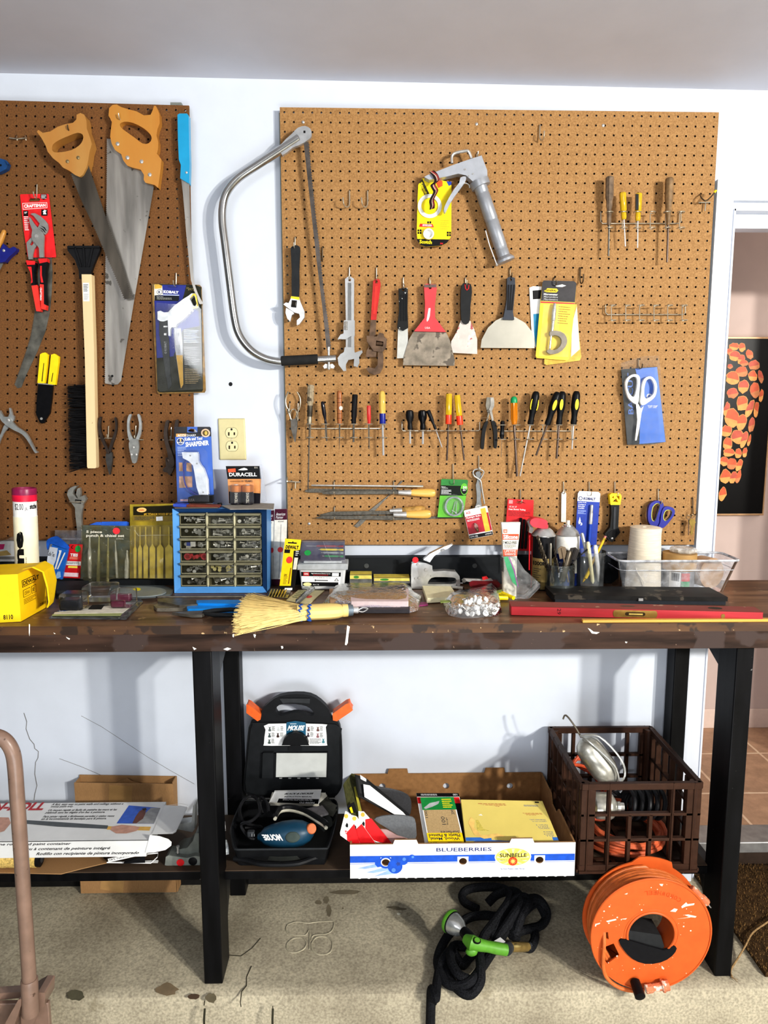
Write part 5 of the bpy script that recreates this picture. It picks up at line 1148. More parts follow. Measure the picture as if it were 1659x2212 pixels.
def adj(name,label,handle,head,jaw,o,hm,jm,worm,knurl=None,hole=None,band=None):
 s=thing(name,label,'wrench');c,pts=handle;m=MB();m.pr(c,pts,o,o+.011,hm,[hole]if hole else[],sm=2);m.build('handle',s,bev=.003)
 c,pts=head;m=MB();m.pr(c,pts,o-.001,o+.013,jm)
 wx,wy,ww,wh,wr=worm
 def rp(x,y):return(wx+x*cos(wr)-y*sin(wr),wy+x*sin(wr)+y*cos(wr))
 m.pr(c,[rp(-ww,-wh),rp(ww,-wh),rp(ww,wh),rp(-ww,wh)],o+.013,o+.0133,BLACK);m.build('head',s,bev=.002)
 m=MB();a,b=px(c,rp(-ww*.8,0)),px(c,rp(ww*.8,0));a,b=P(*a,d=BD+o+.011),P(*b,d=BD+o+.011)
 r_=(P(*px(c,rp(0,-wh)),d=BD)-P(*px(c,rp(0,wh)),d=BD)).length*.40
 m.lathe(a,b,[(i/12,r_*(1 if i%2 else .75))for i in range(13)],DSTEEL,14);m.build('worm',s)
 c,pts=jaw;m=MB();m.pr(c,pts,o,o+.012,jm);m.build('jaw',s,bev=.002)
 if band:m=MB();m.pr(band[0],band[1],o+.0005,o+.0132,YEL);m.build('collar',s,bev=.001)
 return s
WR=M((150,150,144),.34,.75,.2,50)
adj('adjustable_wrench','steel adjustable wrench standing jaw up behind the punch and chisel pouch',('C',[(668,290),(740,290),(738,330),(728,400),(735,520),(740,640),(690,640),(690,520),(676,400),(672,330)]),('C',[(630,140),(670,122),(690,124),(660,160),(650,190),(690,235),(770,238),(765,255),(735,300),(720,330),(680,330),(650,290),(620,250),(600,200),(608,165)]),('C',[(690,150),(712,138),(722,180),(718,220),(755,205),(768,235),(740,255),(700,235),(680,200)]),.006,WR,WR,(700,262,28,16,.1))
m=MB();a=p1('C',694,262,d=BD+.012);m.tube([a+V((.021*cos(t),-.006+.012*sin(t),.0))for t in[i*pi/8 for i in range(16)]],.0015,WIRE,6,closed=True);m.tube([a+V((0,.006,0)),a+V((0,.02,0))],.0015,WIRE,6);solo(m,'peg_ring','wire ring hook around the neck of the upright steel adjustable wrench','hook')
s=thing('peg_hook','double wire hook with nothing on it at the upper left of the left pegboard','hook','wire peg hooks')
m=MB();
for x in(125,190):m.tube([p1('A',x,325,d=BD-.008),p1('A',x,325,d=BD+.006),p1('A',x,340,d=BD+.02),p1('A',x+4,352,d=BD+.03)],.0018,WIRE,7,k=3)
m.tube(PP('A',[(70,338),(130,345),(200,338)],d=BD+.008),.0018,WIRE,7,k=3);m.build('wire',s)
s=thing('jab_saw_pack','blue and black carded jab saw kit in a clear clamshell on the left pegboard','saw kit')
m=MB();o_=.012
m.pr('3',[(65,185),(110,178),(880,200),(915,240),(930,560),(985,2000),(965,2040),(180,2060),(150,2030),(90,1000)],.0045,.006,M((130,98,40),.4,0,.3,60,coat=.4));m.build('clamshell_back',s,bev=.003)
m=MB();f=[(105,185),(800,200),(905,240),(935,1990),(915,2025),(200,2035),(160,2010),(130,1000)]
KBL=M((18,34,130),.4,0,.05);KDK=M((46,46,34),.5)
m.pr('3',f,.006,.0075,KDK);d_=BD+.0075
m.pr('3',[(108,480),(245,200),(650,205),(560,560),(860,640),(880,900),(590,960),(430,1420),(150,1450),(130,900)],.0075,.0077,KBL,sm=0)
m.pr('3',[(108,480),(102,200),(120,188),(240,215),(250,375),(110,378)],.0077,.0079,M((232,226,205),.4));m.pr('3',[(105,190),(180,190),(240,215),(225,260),(110,270)],.0079,.008,M((206,166,60),.4))
m.pr('3',[(112,380),(528,388),(528,455),(510,478),(115,470)],.0077,.0079,M((24,28,34),.4));m.pr('3',[(250,362),(530,370),(530,385),(250,378)],.0077,.0079,M((190,200,220),.4))
q=wq('3',[(262,290),(520,308),(518,352),(262,345)],d_+.0004);m.text(q,'KOBALT',0,0,1,1,WHITE,bold=.06)
q=wq('3',[(148,278),(242,278),(242,370),(148,370)],d_+.0004);m.disc(q,.5,.5,.5,.5,M((30,40,70),.4),.0003);m.disc(q,.5,.5,.42,.42,WHITE,.0005);m.text(q,'K',.3,.25,.72,.75,M((30,40,70),.4),.0008,bold=.05)
q=wq('3',[(148,392),(430,398),(430,465),(148,462)],d_+.0004);m.text(q,'Rapid Saw',0,.05,.4,.3,WHITE);m.lines(q,0,.38,.95,.95,2,M((170,170,160),.5),.0004,.4)
q=wq('3',[(655,235),(790,258),(790,305),(655,285)],d_+.0002);m.text(q,'*2473',0,.1,1,1,M((180,160,90),.4))
for y0,y1,n,col in((965,1200,8,(190,200,225)),(1255,1580,11,(160,160,160)),(1630,1900,9,(150,130,90))):
 m.lines(wq('3',[(605+(y0-965)*.03,y0),(880+(y0-965)*.02,y0+10),(890+(y1-965)*.02,y1),(605+(y1-965)*.03,y1)],d_+.0002),0,0,1,1,n,M(col,.5),.0004,.42,seed=n)
m.build('card',s)
m=MB();m.pr('3',[(340,665),(440,560),(600,440),(690,385),(740,345),(795,345),(820,390),(848,540),(840,580),(770,610),(700,690),(600,790),(490,870),(470,920),(400,800)],.0078,.024,M((196,198,198),.35,.5),[[(712,445),(780,380),(795,400),(825,520),(800,575),(770,560)]])
for i in range(6):
 for j in range(7):
  x=690-52*i+24*j*.9-36;y=465+46*i+36*j-20*i*.4
  if j<6:m.pr('3',[(x-14,y),(x,y-16),(x+14,y),(x,y+16)],.024,.0255,M((230,232,232),.3,.5))
m.build('saw_handle',s,bev=.002)
m=MB();m.pr('3',[(710,440),(760,355),(800,345),(825,390),(850,545),(840,590),(765,610),(740,560),(800,580),(832,545),(800,400),(780,372)],.023,.026,M((214,186,60),.35,.3));m.build('handle_loop',s)
m=MB();m.pr('3',[(160,655),(210,640),(270,670),(340,665),(400,760),(470,900),(470,925),(400,920),(380,960),(378,1070),(345,1070),(335,800),(260,825),(205,820),(160,790)],.0078,.020,M((214,216,216),.3,.4));m.build('blade_holder',s,bev=.002)
m=MB();m.pr('3',[(190,780),(330,780),(335,1080),(352,1090),(375,1700),(400,1900),(350,1985),(340,1950),(200,1095),(190,1050)],.0085,.011,M((44,46,44),.4,.3));q=wq('3',[(272,1165),(310,1165),(318,1375),(280,1375)],BD+.011);m.text(q,'O KOBALT',0,0,1,1,M((150,150,150),.4),bold=.02,rot=-90)
m.pr('3',[(262,898),(330,898),(330,925),(262,925)],.011,.0115,WHITE);m.pr('3',[(270,1025),(310,1025),(310,1060),(270,1060)],.011,.0115,WHITE);m.build('metal_blade',s)
m=MB();m.pr('3',[(440,940),(560,940),(585,1200),(600,1900),(560,1965),(545,1900),(455,1250)],.0085,.011,M((150,150,152),.35,.7));m.pr('3',[(480,1400),(590,1400),(600,1900),(560,1965),(545,1900)],.011,.0113,M((176,138,56),.35,.6));m.pr('3',[(515+14*cos(t),1045+28*sin(t))for t in[i*pi/6 for i in range(12)]],.011,.0113,BLACK)
q=wq('3',[(505,1165),(545,1165),(548,1375),(508,1375)],BD+.011);m.text(q,'O KOBALT',0,0,1,1,DGREY,bold=.02,rot=-90);m.build('wood_blade',s)
m=MB();m.pr('3',[(140,500),(860,560),(905,620),(930,1980),(205,2020),(160,1960),(125,900)],.0265,.027,clear(a=.06));m.build('clear_cover',s)
hook('wire peg hook carrying the blue and black jab saw kit','3',485,5,235,.030,WIRE)
s=thing('wall_outlet','ivory double electrical outlet on the white wall between the pegboards','outlet');IV=M((206,196,148),.4,0,.03);IV2=M((216,206,160),.4,0,.02)
m=MB();f=PP('4',[(828,148),(1205,148),(1228,728),(852,730)],d=.006);b_=[V((p.x,0,p.z))for p in f];cn=sum(f,V())/4;f=[cn+(p-cn)*.95 for p in f];m.hexa(f,b_,IV);m.build('cover_plate',s,bev=.002,seg=3)
for cy in(350,535):
 m=MB();cx_=1022+(cy-350)*.04;pts=[]
 for i in range(24):
  t=2*pi*i/24;pts.append((cx_+83*cos(t),cy+max(-68,min(68,84*sin(t)))))
 f=PP('4',pts,d=.0078);m.ext(f,(0,.004,0),IV2);fr=PP('4',pts,d=.0067);m.tube([V((p.x,-.0066,p.z))for p in fr],.0009,M((90,80,50),.6),5,closed=True)
 for x0,w_,h_ in((-38,10,40),(38,10,32)):m.ext(PP('4',[(cx_+x0-w_,cy-h_*.2),(cx_+x0+w_,cy-h_*.2),(cx_+x0+w_,cy+h_),(cx_+x0-w_,cy+h_)],d=.0082),(0,.0004,0),M((40,34,20),.6))
 m.ext(PP('4',[(cx_+14*cos(t),cy-44+(12 if sin(t)>0 else 20)*sin(t))for t in[i*pi/6 for i in range(12)]],d=.0082),(0,.0004,0),BLACK);m.build('receptacle',s)
m=MB();p=p1('4',1028,440,d=.006);m.lathe(p,p+V((0,-.0015,0)),[(0,.0035),(1,.0028)],M((200,192,160),.3,.6),12);m.build('screw',s)
def sides(a,b):return[(0,a)]+[(1,b)]
s=thing('bow_saw','large bow saw with bent chrome tube frame and black grip between the pegboards','bow saw')
FR=M((186,186,184),.2,1.3,.08,30)
o=.030;R_=.0112
tp=[(905,140),(800,185),(640,290),(450,415),(290,525),(195,640),(160,760),(158,900),(180,1080),(220,1400),(258,1690),(300,1840),(390,1960),(500,2030),(620,2060),(700,2058)]
m=MB();m.tube(PP('5',spl(tp[1:],5,False),d=BD+o),R_,FR,16)
m.pr('5',[(640,250),(740,150),(790,100),(850,85),(895,110),(905,150),(895,185),(840,225),(790,250),(740,270),(660,330)],o-.006,o+.007,M((186,188,190),.3,.9,.1),sm=2)
m.pr('5',[(785+9*cos(t),185+9*sin(t))for t in[i*pi/5 for i in range(10)]],o+.007,o+.0073,BLACK);m.pr('5',[(836,125),(853,125),(853,145),(836,145)],o+.007,o+.0073,BLACK);m.build('frame',s,bev=.003)
m=MB();m.tube(PP('5',[(650,2056),(958,2040)],d=BD+o),R_*1.22,M((42,42,42),.8),16);m.build('grip',s,bev=.002)
m=MB();m.tube(PP('5',[(950,2044),(1110,2034)],d=BD+o),R_*.95,FR,16);m.build('tube_end',s,bev=.001)
m=MB();re=teeth(None,None,74,9,[(1072,1950),(1050,1750),(1010,1450),(975,1100),(940,800),(905,450),(885,220)])
m.pr('5',[(838,222),(900,800),(945,1200),(1000,1650),(1030,1950)]+re,o-.0006,o+.0006,M((86,80,76),.42,.7,.3,40));m.build('blade',s,smooth=0)
m=MB();a,b=p1('5',1047,1935,d=BD+o),p1('5',1050,2130,d=BD+o);m.lathe(a,b,[(0,.003),(.03,.0045),(.18,.0045),(.2,.0035),(.75,.0035),(.77,.0055),(.92,.006),(1,.003)],STEEL,12)
for sg in(-1,1):m.pr('5',[(1050+sg*8,2085),(1050+sg*30,2078),(1050+sg*50,2100),(1050+sg*40,2120),(1050+sg*10,2115)],o-.002,o+.002,STEEL)
m.build('wing_nut',s)
hook('wire peg hook behind the blade of the bow saw','5',997,1105,1225,.018,DWIRE)
NCH=M((180,180,178),.34,.8,.1,50)
adj('adjustable_wrench','black-handled adjustable wrench hanging at the left edge of the right pegboard',('5',[(735,1100),(770,1085),(800,1095),(808,1130),(800,1300),(798,1525),(740,1525),(738,1300),(730,1140)]),('5',[(735,1520),(800,1525),(815,1570),(845,1640),(845,1690),(800,1750),(780,1755),(780,1715),(808,1690),(800,1660),(760,1650),(690,1600),(668,1580),(690,1565),(712,1570)]),('5',[(690,1610),(745,1640),(760,1660),(740,1670),(725,1725),(700,1700),(685,1650)]),.014,M((40,42,44),.6),NCH,(757,1577,22,30,.1),band=('5',[(733,1513),(800,1520),(802,1545),(728,1530)]))
hook('wire peg hook carrying the black-handled adjustable wrench','5',768,1022,1125,.032)
s=thing('monkey_wrench','chrome monkey wrench hanging jaw down beside the bow saw blade','wrench');CW=M((206,206,204),.18,1.0,.05)
m=MB();m.pr('G',[(368,290),(390,274),(415,290),(414,500),(416,660),(372,670),(372,500)],.012,.023,CW,[[(386,290),(398,290),(398,302),(386,302)]]);m.pr('G',[(382,310),(400,310),(400,640),(382,640)],.023,.0234,M((120,120,118),.3,.9));m.build('handle',s,bev=.002)
m=MB();m.pr('G',[(362,502),(418,502),(418,580),(395,585),(372,600),(330,598),(345,575),(360,570)],.008,.028,CW);m.build('sliding_jaw',s,bev=.003)
m=MB();a,b=p1('G',373,508,d=BD+.028),p1('G',373,552,d=BD+.028);m.lathe(a,b,[(i/10,.0055 if i%2 else .0042)for i in range(11)],CW,14);m.build('worm',s)
m=MB();m.pr('G',[(366,640),(414,640),(418,668),(455,655),(458,665),(440,690),(442,720),(432,742),(412,735),(415,700),(385,705),(372,730),(374,760),(360,762),(335,730),(330,695),(345,675),(362,665)],.010,.026,CW,sm=0);m.build('fixed_jaw',s,bev=.004,seg=3)
hook('wire peg hook carrying the chrome monkey wrench','G',391,232,298,.034)
s=thing('pipe_wrench','small rusty pipe wrench with red painted handle','wrench');RH=M((184,34,28),.4,0,.15,40)
m=MB();m.pr('G',[(512,300),(528,288),(546,294),(551,320),(535,440),(528,500),(500,500),(505,420),(510,340)],.012,.024,RH,[[(524,300),(535,300),(535,312),(524,312)]]);m.pr('G',[(522,330),(536,325),(524,470),(512,470)],.024,.0248,M((214,50,38),.35));m.build('handle',s,bev=.003)
m=MB();m.pr('G',[(500,498),(528,498),(524,580),(495,590),(490,650),(530,660),(526,690),(475,690),(478,660),(488,640),(492,580)],.013,.023,RUST);m.build('heel_jaw',s,bev=.002)
m=MB();m.pr('G',[(478,580),(530,585),(545,565),(565,570),(570,590),(582,595),(580,640),(560,665),(515,660),(480,610)],.010,.028,RUST,[[(528,606),(565,612),(562,636),(526,632)]]);m.build('housing',s,bev=.003)
m=MB();m.lathe(p1('G',529,620,d=BD+.02),p1('G',562,624,d=BD+.02),[(i/12,.0062 if i%2 else .005)for i in range(13)],RUST,14);m.build('worm_nut',s)
m=MB();m.pr('G',[(536,660),(562,665),(565,700),(562,745),(548,772),(520,782),(490,770),(475,748),(490,742),(520,748),(535,730)],.012,.025,RUST);m.build('hook_jaw',s,bev=.003)
hook('wire peg hook carrying the red pipe wrench','G',529,235,305,.034)
def knife(label,hpts,hmat,bpts,bmat,o,extra=None,hole=None,sm=0,hb=.004):
 s=thing('putty_knife',label,'putty knife');m=MB();m.pr('G',hpts,o-.006,o+.008,hmat,[hole]if hole else[],sm=sm)
 if extra:extra(m)
 m.build('handle',s,bev=hb,seg=3);m=MB();m.pr('G',bpts,o-.0006,o+.0006,bmat);m.build('blade',s,smooth=0);return s
SPL=M((34,34,34),.4,0,.1,spots=((226,226,220),95,.66))
knife('narrow putty knife with paint-spattered black handle',[(642,340),(685,335),(690,345),(688,450),(692,540),(665,556),(635,540),(645,450)],SPL,[(640,535),(690,535),(690,695),(634,697)],M((186,186,180),.5,.3,.1,40),.016,lambda m:[m.pr('G',[(x,370),(x+9,370),(x+8,505),(x+1,505)],.0238,.025,BLACK)for x in(650,664,677)],hole=[(660,342),(672,342),(671,352),(661,352)])
hook('wire peg hook carrying the narrow spattered putty knife','G',666,285,345,.028)
RK=M((206,62,68),.45,0,.08,40)
knife('wide putty knife with pinkish red handle and grimy square blade',[(772,322),(785,315),(835,318),(838,340),(828,430),(830,490),(885,562),(722,558),(775,490),(778,420)],RK,[(722,556),(885,562),(905,605),(930,705),(928,735),(665,732),(668,690),(695,600)],M((136,126,112),.6,.3,.35,30,wear=((96,88,78),26,.56)),.018,lambda m:(m.pr('G',[(772,320),(835,318),(836,334),(774,334)],.0258,.0268,M((104,84,80),.5)),m.pr('G',[(796,440),(806,440),(802,480),(796,500),(788,510),(786,500)],.026,.0265,WHITE),m.text(wq('G',[(765,535),(830,538),(830,556),(762,555)],BD+.026),'USA',.2,0,.6,.5,WHITE)),hole=[(796,330),(812,330),(810,342),(798,342)],hb=.006)
hook('wire peg hook carrying the wide pinkish red putty knife','G',801,285,332,.030)
knife('medium putty knife with rounded black grip and white-smeared blade',[(965,322),(985,312),(1012,318),(1018,360),(1010,430),(1008,500),(990,522),(968,510),(962,480),(960,400)],M((36,37,38),.55),[(962,500),(1010,505),(1030,550),(1045,600),(1045,675),(908,668),(912,610),(940,560)],M((196,188,180),.55,.2,.1,30,wear=((164,84,84),30,.58),spots=((236,234,228),22,.56)),.018,lambda m:m.tube(PP('G',[(982,318),(985,340),(992,348),(1000,340),(1002,320)],d=BD+.0262),.0016,RED,6),sm=2,hb=.006)
hook('wire peg hook carrying the medium black putty knife','G',984,285,330,.030)
DG2=M((62,66,74),.5)
knife('wide half-round drywall knife with slate grey handle and clean steel blade',[(1198,285),(1215,278),(1238,285),(1240,330),(1228,460),(1235,500),(1176,498),(1185,460),(1196,400)],DG2,[(1176,486),(1236,484),(1290,515),(1325,560),(1338,610),(1338,645),(1062,643),(1068,600),(1100,540),(1140,503)],M((206,202,188),.26,.9,.06,18),.018,lambda m:[m.pr('G',[(x,320),(x+8,320),(x+4-k*4,450),(x-4-k*4,450)],.0258,.027,BLACK)for k,x in enumerate((1202,1216,1230))],hole=[(1212,288),(1222,288),(1221,300),(1213,300)],hb=.005)
hook('wire peg hook carrying the half-round drywall knife','G',1211,235,292,.030,DWIRE)
s=thing('carded_pack','blue and black hang card sticking out left of the micrometer card','hang card')
m=MB();m.pr('G',[(1312,335),(1330,328),(1400,330),(1400,640),(1342,640),(1325,600)],.003,.004,WHITE);m.pr('G',[(1328,350),(1395,345),(1395,390),(1330,395)],.004,.0042,BLACK);m.pr('G',[(1332,470),(1395,465),(1395,640),(1345,640),(1335,560)],.004,.0042,M((20,130,170),.4));m.build('card',s)
s=thing('carded_pack','golden clear blister pack sticking out right of the micrometer card','hang card')
m=MB();m.pr('G',[(1400,420),(1555,420),(1565,560),(1578,690),(1570,708),(1400,732),(1388,725)],.005,.008,M((226,190,90),.2,0,.2,40,alpha=.85,coat=.5));m.pr('G',[(1530,520),(1555,430),(1570,650),(1525,690)],.008,.009,M((232,226,190),.3));m.build('card',s,bev=.001)
s=thing('micrometer_pack','yellow and grey hang card with a steel micrometer under clear plastic','micrometer');YG=M((240,206,50),.4,0,.05);o=.014
m=MB();m.pr('G',[(1378,310),(1385,298),(1540,302),(1553,312),(1545,420),(1515,700),(1505,708),(1350,695),(1344,685),(1365,440)],.012,o,YG)
m.pr('G',[(1378,310),(1385,298),(1540,302),(1553,312),(1545,410),(1370,402)],o,o+.0003,M((62,60,62),.4));m.pr('G',[(1370,405),(1545,413),(1544,420),(1369,413)],o+.0002,o+.0005,RED)
m.pr('G',[(1398,345),(1404,338),(1452,340),(1460,350),(1450,360),(1400,358),(1386,352)],o,o+.0005,YEL);q=wq('G',[(1395,344),(1452,345),(1450,355),(1394,354)],BD+o+.0005);m.text(q,'GENERAL',0,0,1,1,BLACK,bold=.02)
for k,(t,c_)in enumerate((('Micrometer',WHITE),('Micromètre',M((170,170,170),.4)),('Micrómetro',M((170,170,170),.4)))):
 q=wq('G',[(1386,363+13*k),(1458,366+13*k),(1457,376+13*k),(1385,373+13*k)],BD+o+.0004);m.text(q,t,0,0,1,1,c_,bold=.02)
m.lines(wq('G',[(1462,430),(1525,435),(1515,530),(1455,525)],BD+o),0,0,1,1,8,M((150,110,30),.5),.0004,.35);m.pr('G',[(1440,318),(1450,325),(1480,318),(1500,325),(1480,332),(1450,330)],o,o+.0004,WHITE)
m.build('card',s)
m=MB();a,b=p1('G',1442,415,d=BD+.024),p1('G',1428,560,d=BD+.024);m.lathe(a,b,[(0,.003),(.05,.0045),(.18,.0045),(.2,.006),(.6,.0062),(.62,.0045),(1,.0045)],STEEL,14);m.build('thimble',s)
m=MB();m.pr('G',[(1418,560),(1450,555),(1490,570),(1506,605),(1495,640),(1460,670),(1420,675),(1402,662),(1412,650),(1440,655),(1470,635),(1478,605),(1465,585),(1440,578),(1420,582)],.018,.030,M((120,112,100),.36,.8,.2),sm=2);m.lathe(p1('G',1425,560,d=BD+.024),p1('G',1415,650,d=BD+.024),[(0,.003),(1,.003)],STEEL,10);m.build('frame',s,bev=.002)
m=MB();m.pr('G',[(1385,420),(1470,420),(1465,550),(1515,580),(1510,690),(1360,685)],.0335,.034,clear(a=.10));m.build('clear_blister',s)
hook('wire peg hook carrying the micrometer card','G',1437,285,328,.026,DWIRE)
s=thing('tape_pack','yellow carded roll of clear tape hanging from the caulking gun handle','tape');TY=M((244,218,24),.35,0,.05);o=.020
m=MB();m.pr('I',[(222,660),(255,605),(300,600),(430,620),(520,640),(518,1070),(512,1130),(480,1180),(430,1205),(290,1215),(245,1200),(215,1160),(208,1090),(215,800)],.016,o,TY,sm=0)
m.pr('I',[(208,1145),(500,1150),(480,1180),(430,1205),(290,1215),(245,1200),(215,1165)],o,o+.0003,BLACK);m.pr('I',[(258,605),(230,640),(295,790),(330,760)],o,o+.0003,M((70,66,40),.4))
q=wq('I',[(234,1152),(345,1158),(343,1192),(232,1186)],BD+o+.0003);m.text(q,'Scotch',0,0,1,1,TY,bold=.04);q=wq('I',[(255,630),(305,740),(285,750),(232,650)],BD+o+.0003);m.text(q,'Scotch',0,0,1,1,TY,bold=.04)
q=wq('I',[(418,1178),(444,1180),(442,1196),(416,1194)],BD+o+.0003);m.text(q,'3M',0,0,1,1,RED,bold=.04)
for x,y in((215,1060),(302,988),(478,1080)):
 for i in range(2):
  for j in range(2):m.pr('I',[(x+i*20,y+j*22),(x+i*20+16,y+j*22),(x+i*20+16,y+j*22+18),(x+i*20,y+j*22+18)],o,o+.0003,BLACK)
m.pr('I',[(238,1008),(350,1012),(362,1042),(228,1036)],o,o+.0003,RED);m.lines(wq('I',[(262,1014),(345,1016),(352,1036),(258,1034)],BD+o+.0003),0,0,1,1,2,WHITE,.0002,.6);m.pr('I',[(380,640),(415,610),(440,630),(440,670),(400,690)],o,o+.0003,M((206,92,40),.4));m.pr('I',[(475,630),(520,632),(520,660),(495,670)],o,o+.0003,BLUE)
m.lines(wq('I',[(420,980),(505,980),(500,1070),(415,1070)],BD+o),0,0,1,1,5,M((190,160,20),.5),.0003,.3);m.build('card',s)
m=MB()
def ringpr(m,c,cx_,cy,r0,r1,o0,o1,mat,n=28,ry=1):m.pr(c,[(cx_+r1*cos(2*pi*i/n),cy+r1*ry*sin(2*pi*i/n))for i in range(n)],o0,o1,mat,[[(cx_+r0*cos(2*pi*i/n),cy+r0*ry*sin(2*pi*i/n))for i in range(n)]])
ringpr(m,'I',325,850,75,108,.0202,.023,M((232,232,222),.4,alpha=.9));m.build('tape_dispenser',s)
m=MB();ringpr(m,'I',315,1094,38,58,.0203,.026,M((238,216,60),.3,alpha=.55));ringpr(m,'I',315,1098,36,48,.0205,.030,WHITE);m.pr('I',[(315+36*cos(i*pi/10),1098+36*sin(i*pi/10))for i in range(20)],.0203,.0206,WHITE);m.build('tape_roll',s)
s=thing('caulking_gun','silver grey caulking gun hanging tilted near the top of the right pegboard','caulking gun');GG=M((174,178,186),.36,.5,.06,40);GGD=M((158,161,167),.38,.5,.08,40)
m=MB();m.pr('I',[(275,590),(300,575),(400,535),(540,480),(700,425),(790,397),(805,440),(840,530),(842,590),(725,645),(700,620),(650,575),(580,560),(480,585),(380,605),(320,615)],.018,.046,GG,sm=0)
for x,y,r in((642,521,9),(676,580,8),(712,562,7)):ringpr(m,'I',x,y,3,r,.046,.0475,STEEL,10)
m.build('body',s,bev=.004,seg=3)
m=MB();m.pr('I',[(600,595),(645,585),(648,620),(610,680),(550,760),(500,840),(465,912),(452,890),(460,850),(500,770),(550,690),(590,640)],.032,.047,M((178,182,190),.34,.5),sm=2);m.build('trigger',s,bev=.004)
m=MB();a,b=p1('I',765,640,d=BD+.032),p1('I',1005,1350,d=BD+.032);m.lathe(a,b,[(0,.020),(.03,.0185),(.12,.0185),(.125,.0178),(.15,.0178),(.155,.0185),(.46,.0185),(.465,.0178),(.49,.0178),(.495,.0185),(.82,.0180),(.825,.0172),(.85,.0172),(.855,.0178),(.93,.0178),(.95,.022),(.97,.0265),(1,.0268)],GGD,22);m.build('barrel',s)
m=MB();a,b=p1('I',765,625,d=BD+.032),p1('I',785,680,d=BD+.032);m.lathe(a,b,[(0,.0270),(.6,.0275),(1,.0270)],GGD,22);m.build('collar',s)
m=MB();m.tube(PP('I',[(825,1070),(860,1200),(925,1375)],d=BD+.056),.0016,CHROME,7);m.ball(p1('I',925,1378,d=BD+.054),.004,STEEL,8);m.build('puncture_rod',s)
m=MB();m.tube(PP('I',[(525,470),(522,420),(545,380),(640,358),(672,362),(690,400),(698,425)],d=BD+.032),.0040,STEEL,10,k=4);m.build('plunger_hook',s)
m=MB();m.tube(PP('I',[(615,665),(640,645),(675,660),(682,690)],d=BD+.03),.0018,STEEL,7,k=3);m.build('release_spring',s)
hook('wire peg hook behind the body of the caulking gun','I',745,385,430,.022)
s=thing('lanyard','black, red and white striped lanyard looped over the caulking gun handle','lanyard');L1=M((40,28,30),.8);L2=M((206,170,150),.8)
for k,(dx,mt)in enumerate(((0,L1),(22,L2),(34,M((150,50,50),.8)))):
 m=MB();pp=[(318,545),(350,580),(365,630),(330,665),(345,700),(355,730),(320,800),(325,850),(322,885)]
 rib=[p1('I',x+dx*(.5 if i in(0,8)else 1),y,d=BD+.049+.004*(i%2))for i,(x,y)in enumerate(pp)];rib2=[p1('I',x+(24 if mt is L1 else 8)+dx*(.5 if i in(0,8)else 1),y-8,d=BD+.0495+.004*(i%2))for i,(x,y)in enumerate(pp)]
 if k==0:rib2=[p1('I',x+46,y-14,d=BD+.050+.004*(i%2))for i,(x,y)in enumerate(pp)]
 off=V((0,-.0012*k,0));rib=[V(p)+off for p in spl([tuple(p)for p in rib],3,False)];rib2=[V(p)+off for p in spl([tuple(p)for p in rib2],3,False)];n=len(rib)
 m.add(rib+rib2,[(i,i+1,n+i+1,n+i)for i in range(n-1)],mt);m.build('strap'if k==0 else 'stripe',s)
def dhook(label,c,x,y0,y1,w=8,mat=WIRE,o=.03):
 s=thing('peg_hook',label,'hook','empty wire hooks');m=MB();a=p1(c,x,y0,d=BD)
 m.tube([a+V((0,.008,0)),a+V((0,-.003,0)),p1(c,x,y0+4,d=BD+.005),p1(c,x,y1-7,d=BD+.006),p1(c,x+w*.3,y1,d=BD+.012),p1(c,x+w*.8,y1-2,d=BD+.02),p1(c,x+w,y1-9,d=BD+o),p1(c,x+w*1.1,y1-20,d=BD+o)],.0019,mat,7,k=3);m.build('wire',s)
dhook('empty double wire hook near the top right of the right pegboard','X',1166,271,303,9)
dhook('empty wire hook with a leftward curl, above the chrome monkey wrench','X',755,413,447,-13);dhook('empty wire hook beside the curled one, left of the taped caulking gun','X',794,413,447,-12)
dhook('empty double wire hook to the right of the micrometer card','X',1253,579,612,7,DWIRE)
s=thing('peg_hook','wire hook with a yellow tip beside the door frame','hook','empty wire hooks');CR['9']=(1500,360,8.51)
m=MB();m.tube([p1('9',110,505,d=BD),p1('9',120,560,d=BD+.02),p1('9',205,630,d=BD+.03),p1('9',300,560,d=BD+.032),p1('9',375,470,d=BD+.034)],.0018,DWIRE,7,k=3);m.tube(PP('9',[(90,660),(295,655)],d=BD+.008),.0018,WIRE,7);m.tube(PP('9',[(208,655),(190,815)],d=BD+.008),.0018,WIRE,7);m.tube([p1('9',x,660,d=BD-.006)for x in(90,)]+[p1('9',90,660,d=BD+.008)],.0018,WIRE,7);m.build('wire',s)
m=MB();m.lathe(p1('9',365,475,d=BD+.033),p1('9',402,432,d=BD+.035),[(0,.0032),(1,.003)],YEL,10);m.build('tip_cover',s)
s=thing('peg_hook','empty straight wire hook with a crossbar at the lower left edge of the right pegboard','hook','empty wire hooks')
m=MB();m.tube(PP('6',[(120,1350),(300,1362)],d=BD+.012),.0022,WIRE,8);m.tube(PP('6',[(235,1362),(232,1445)],d=BD+.012),.0022,WIRE,8);m.tube([p1('6',130,1300,d=BD+.004),p1('6',125,1350,d=BD+.06)],.002,WIRE,7);m.build('wire',s)
RACK_O=.030
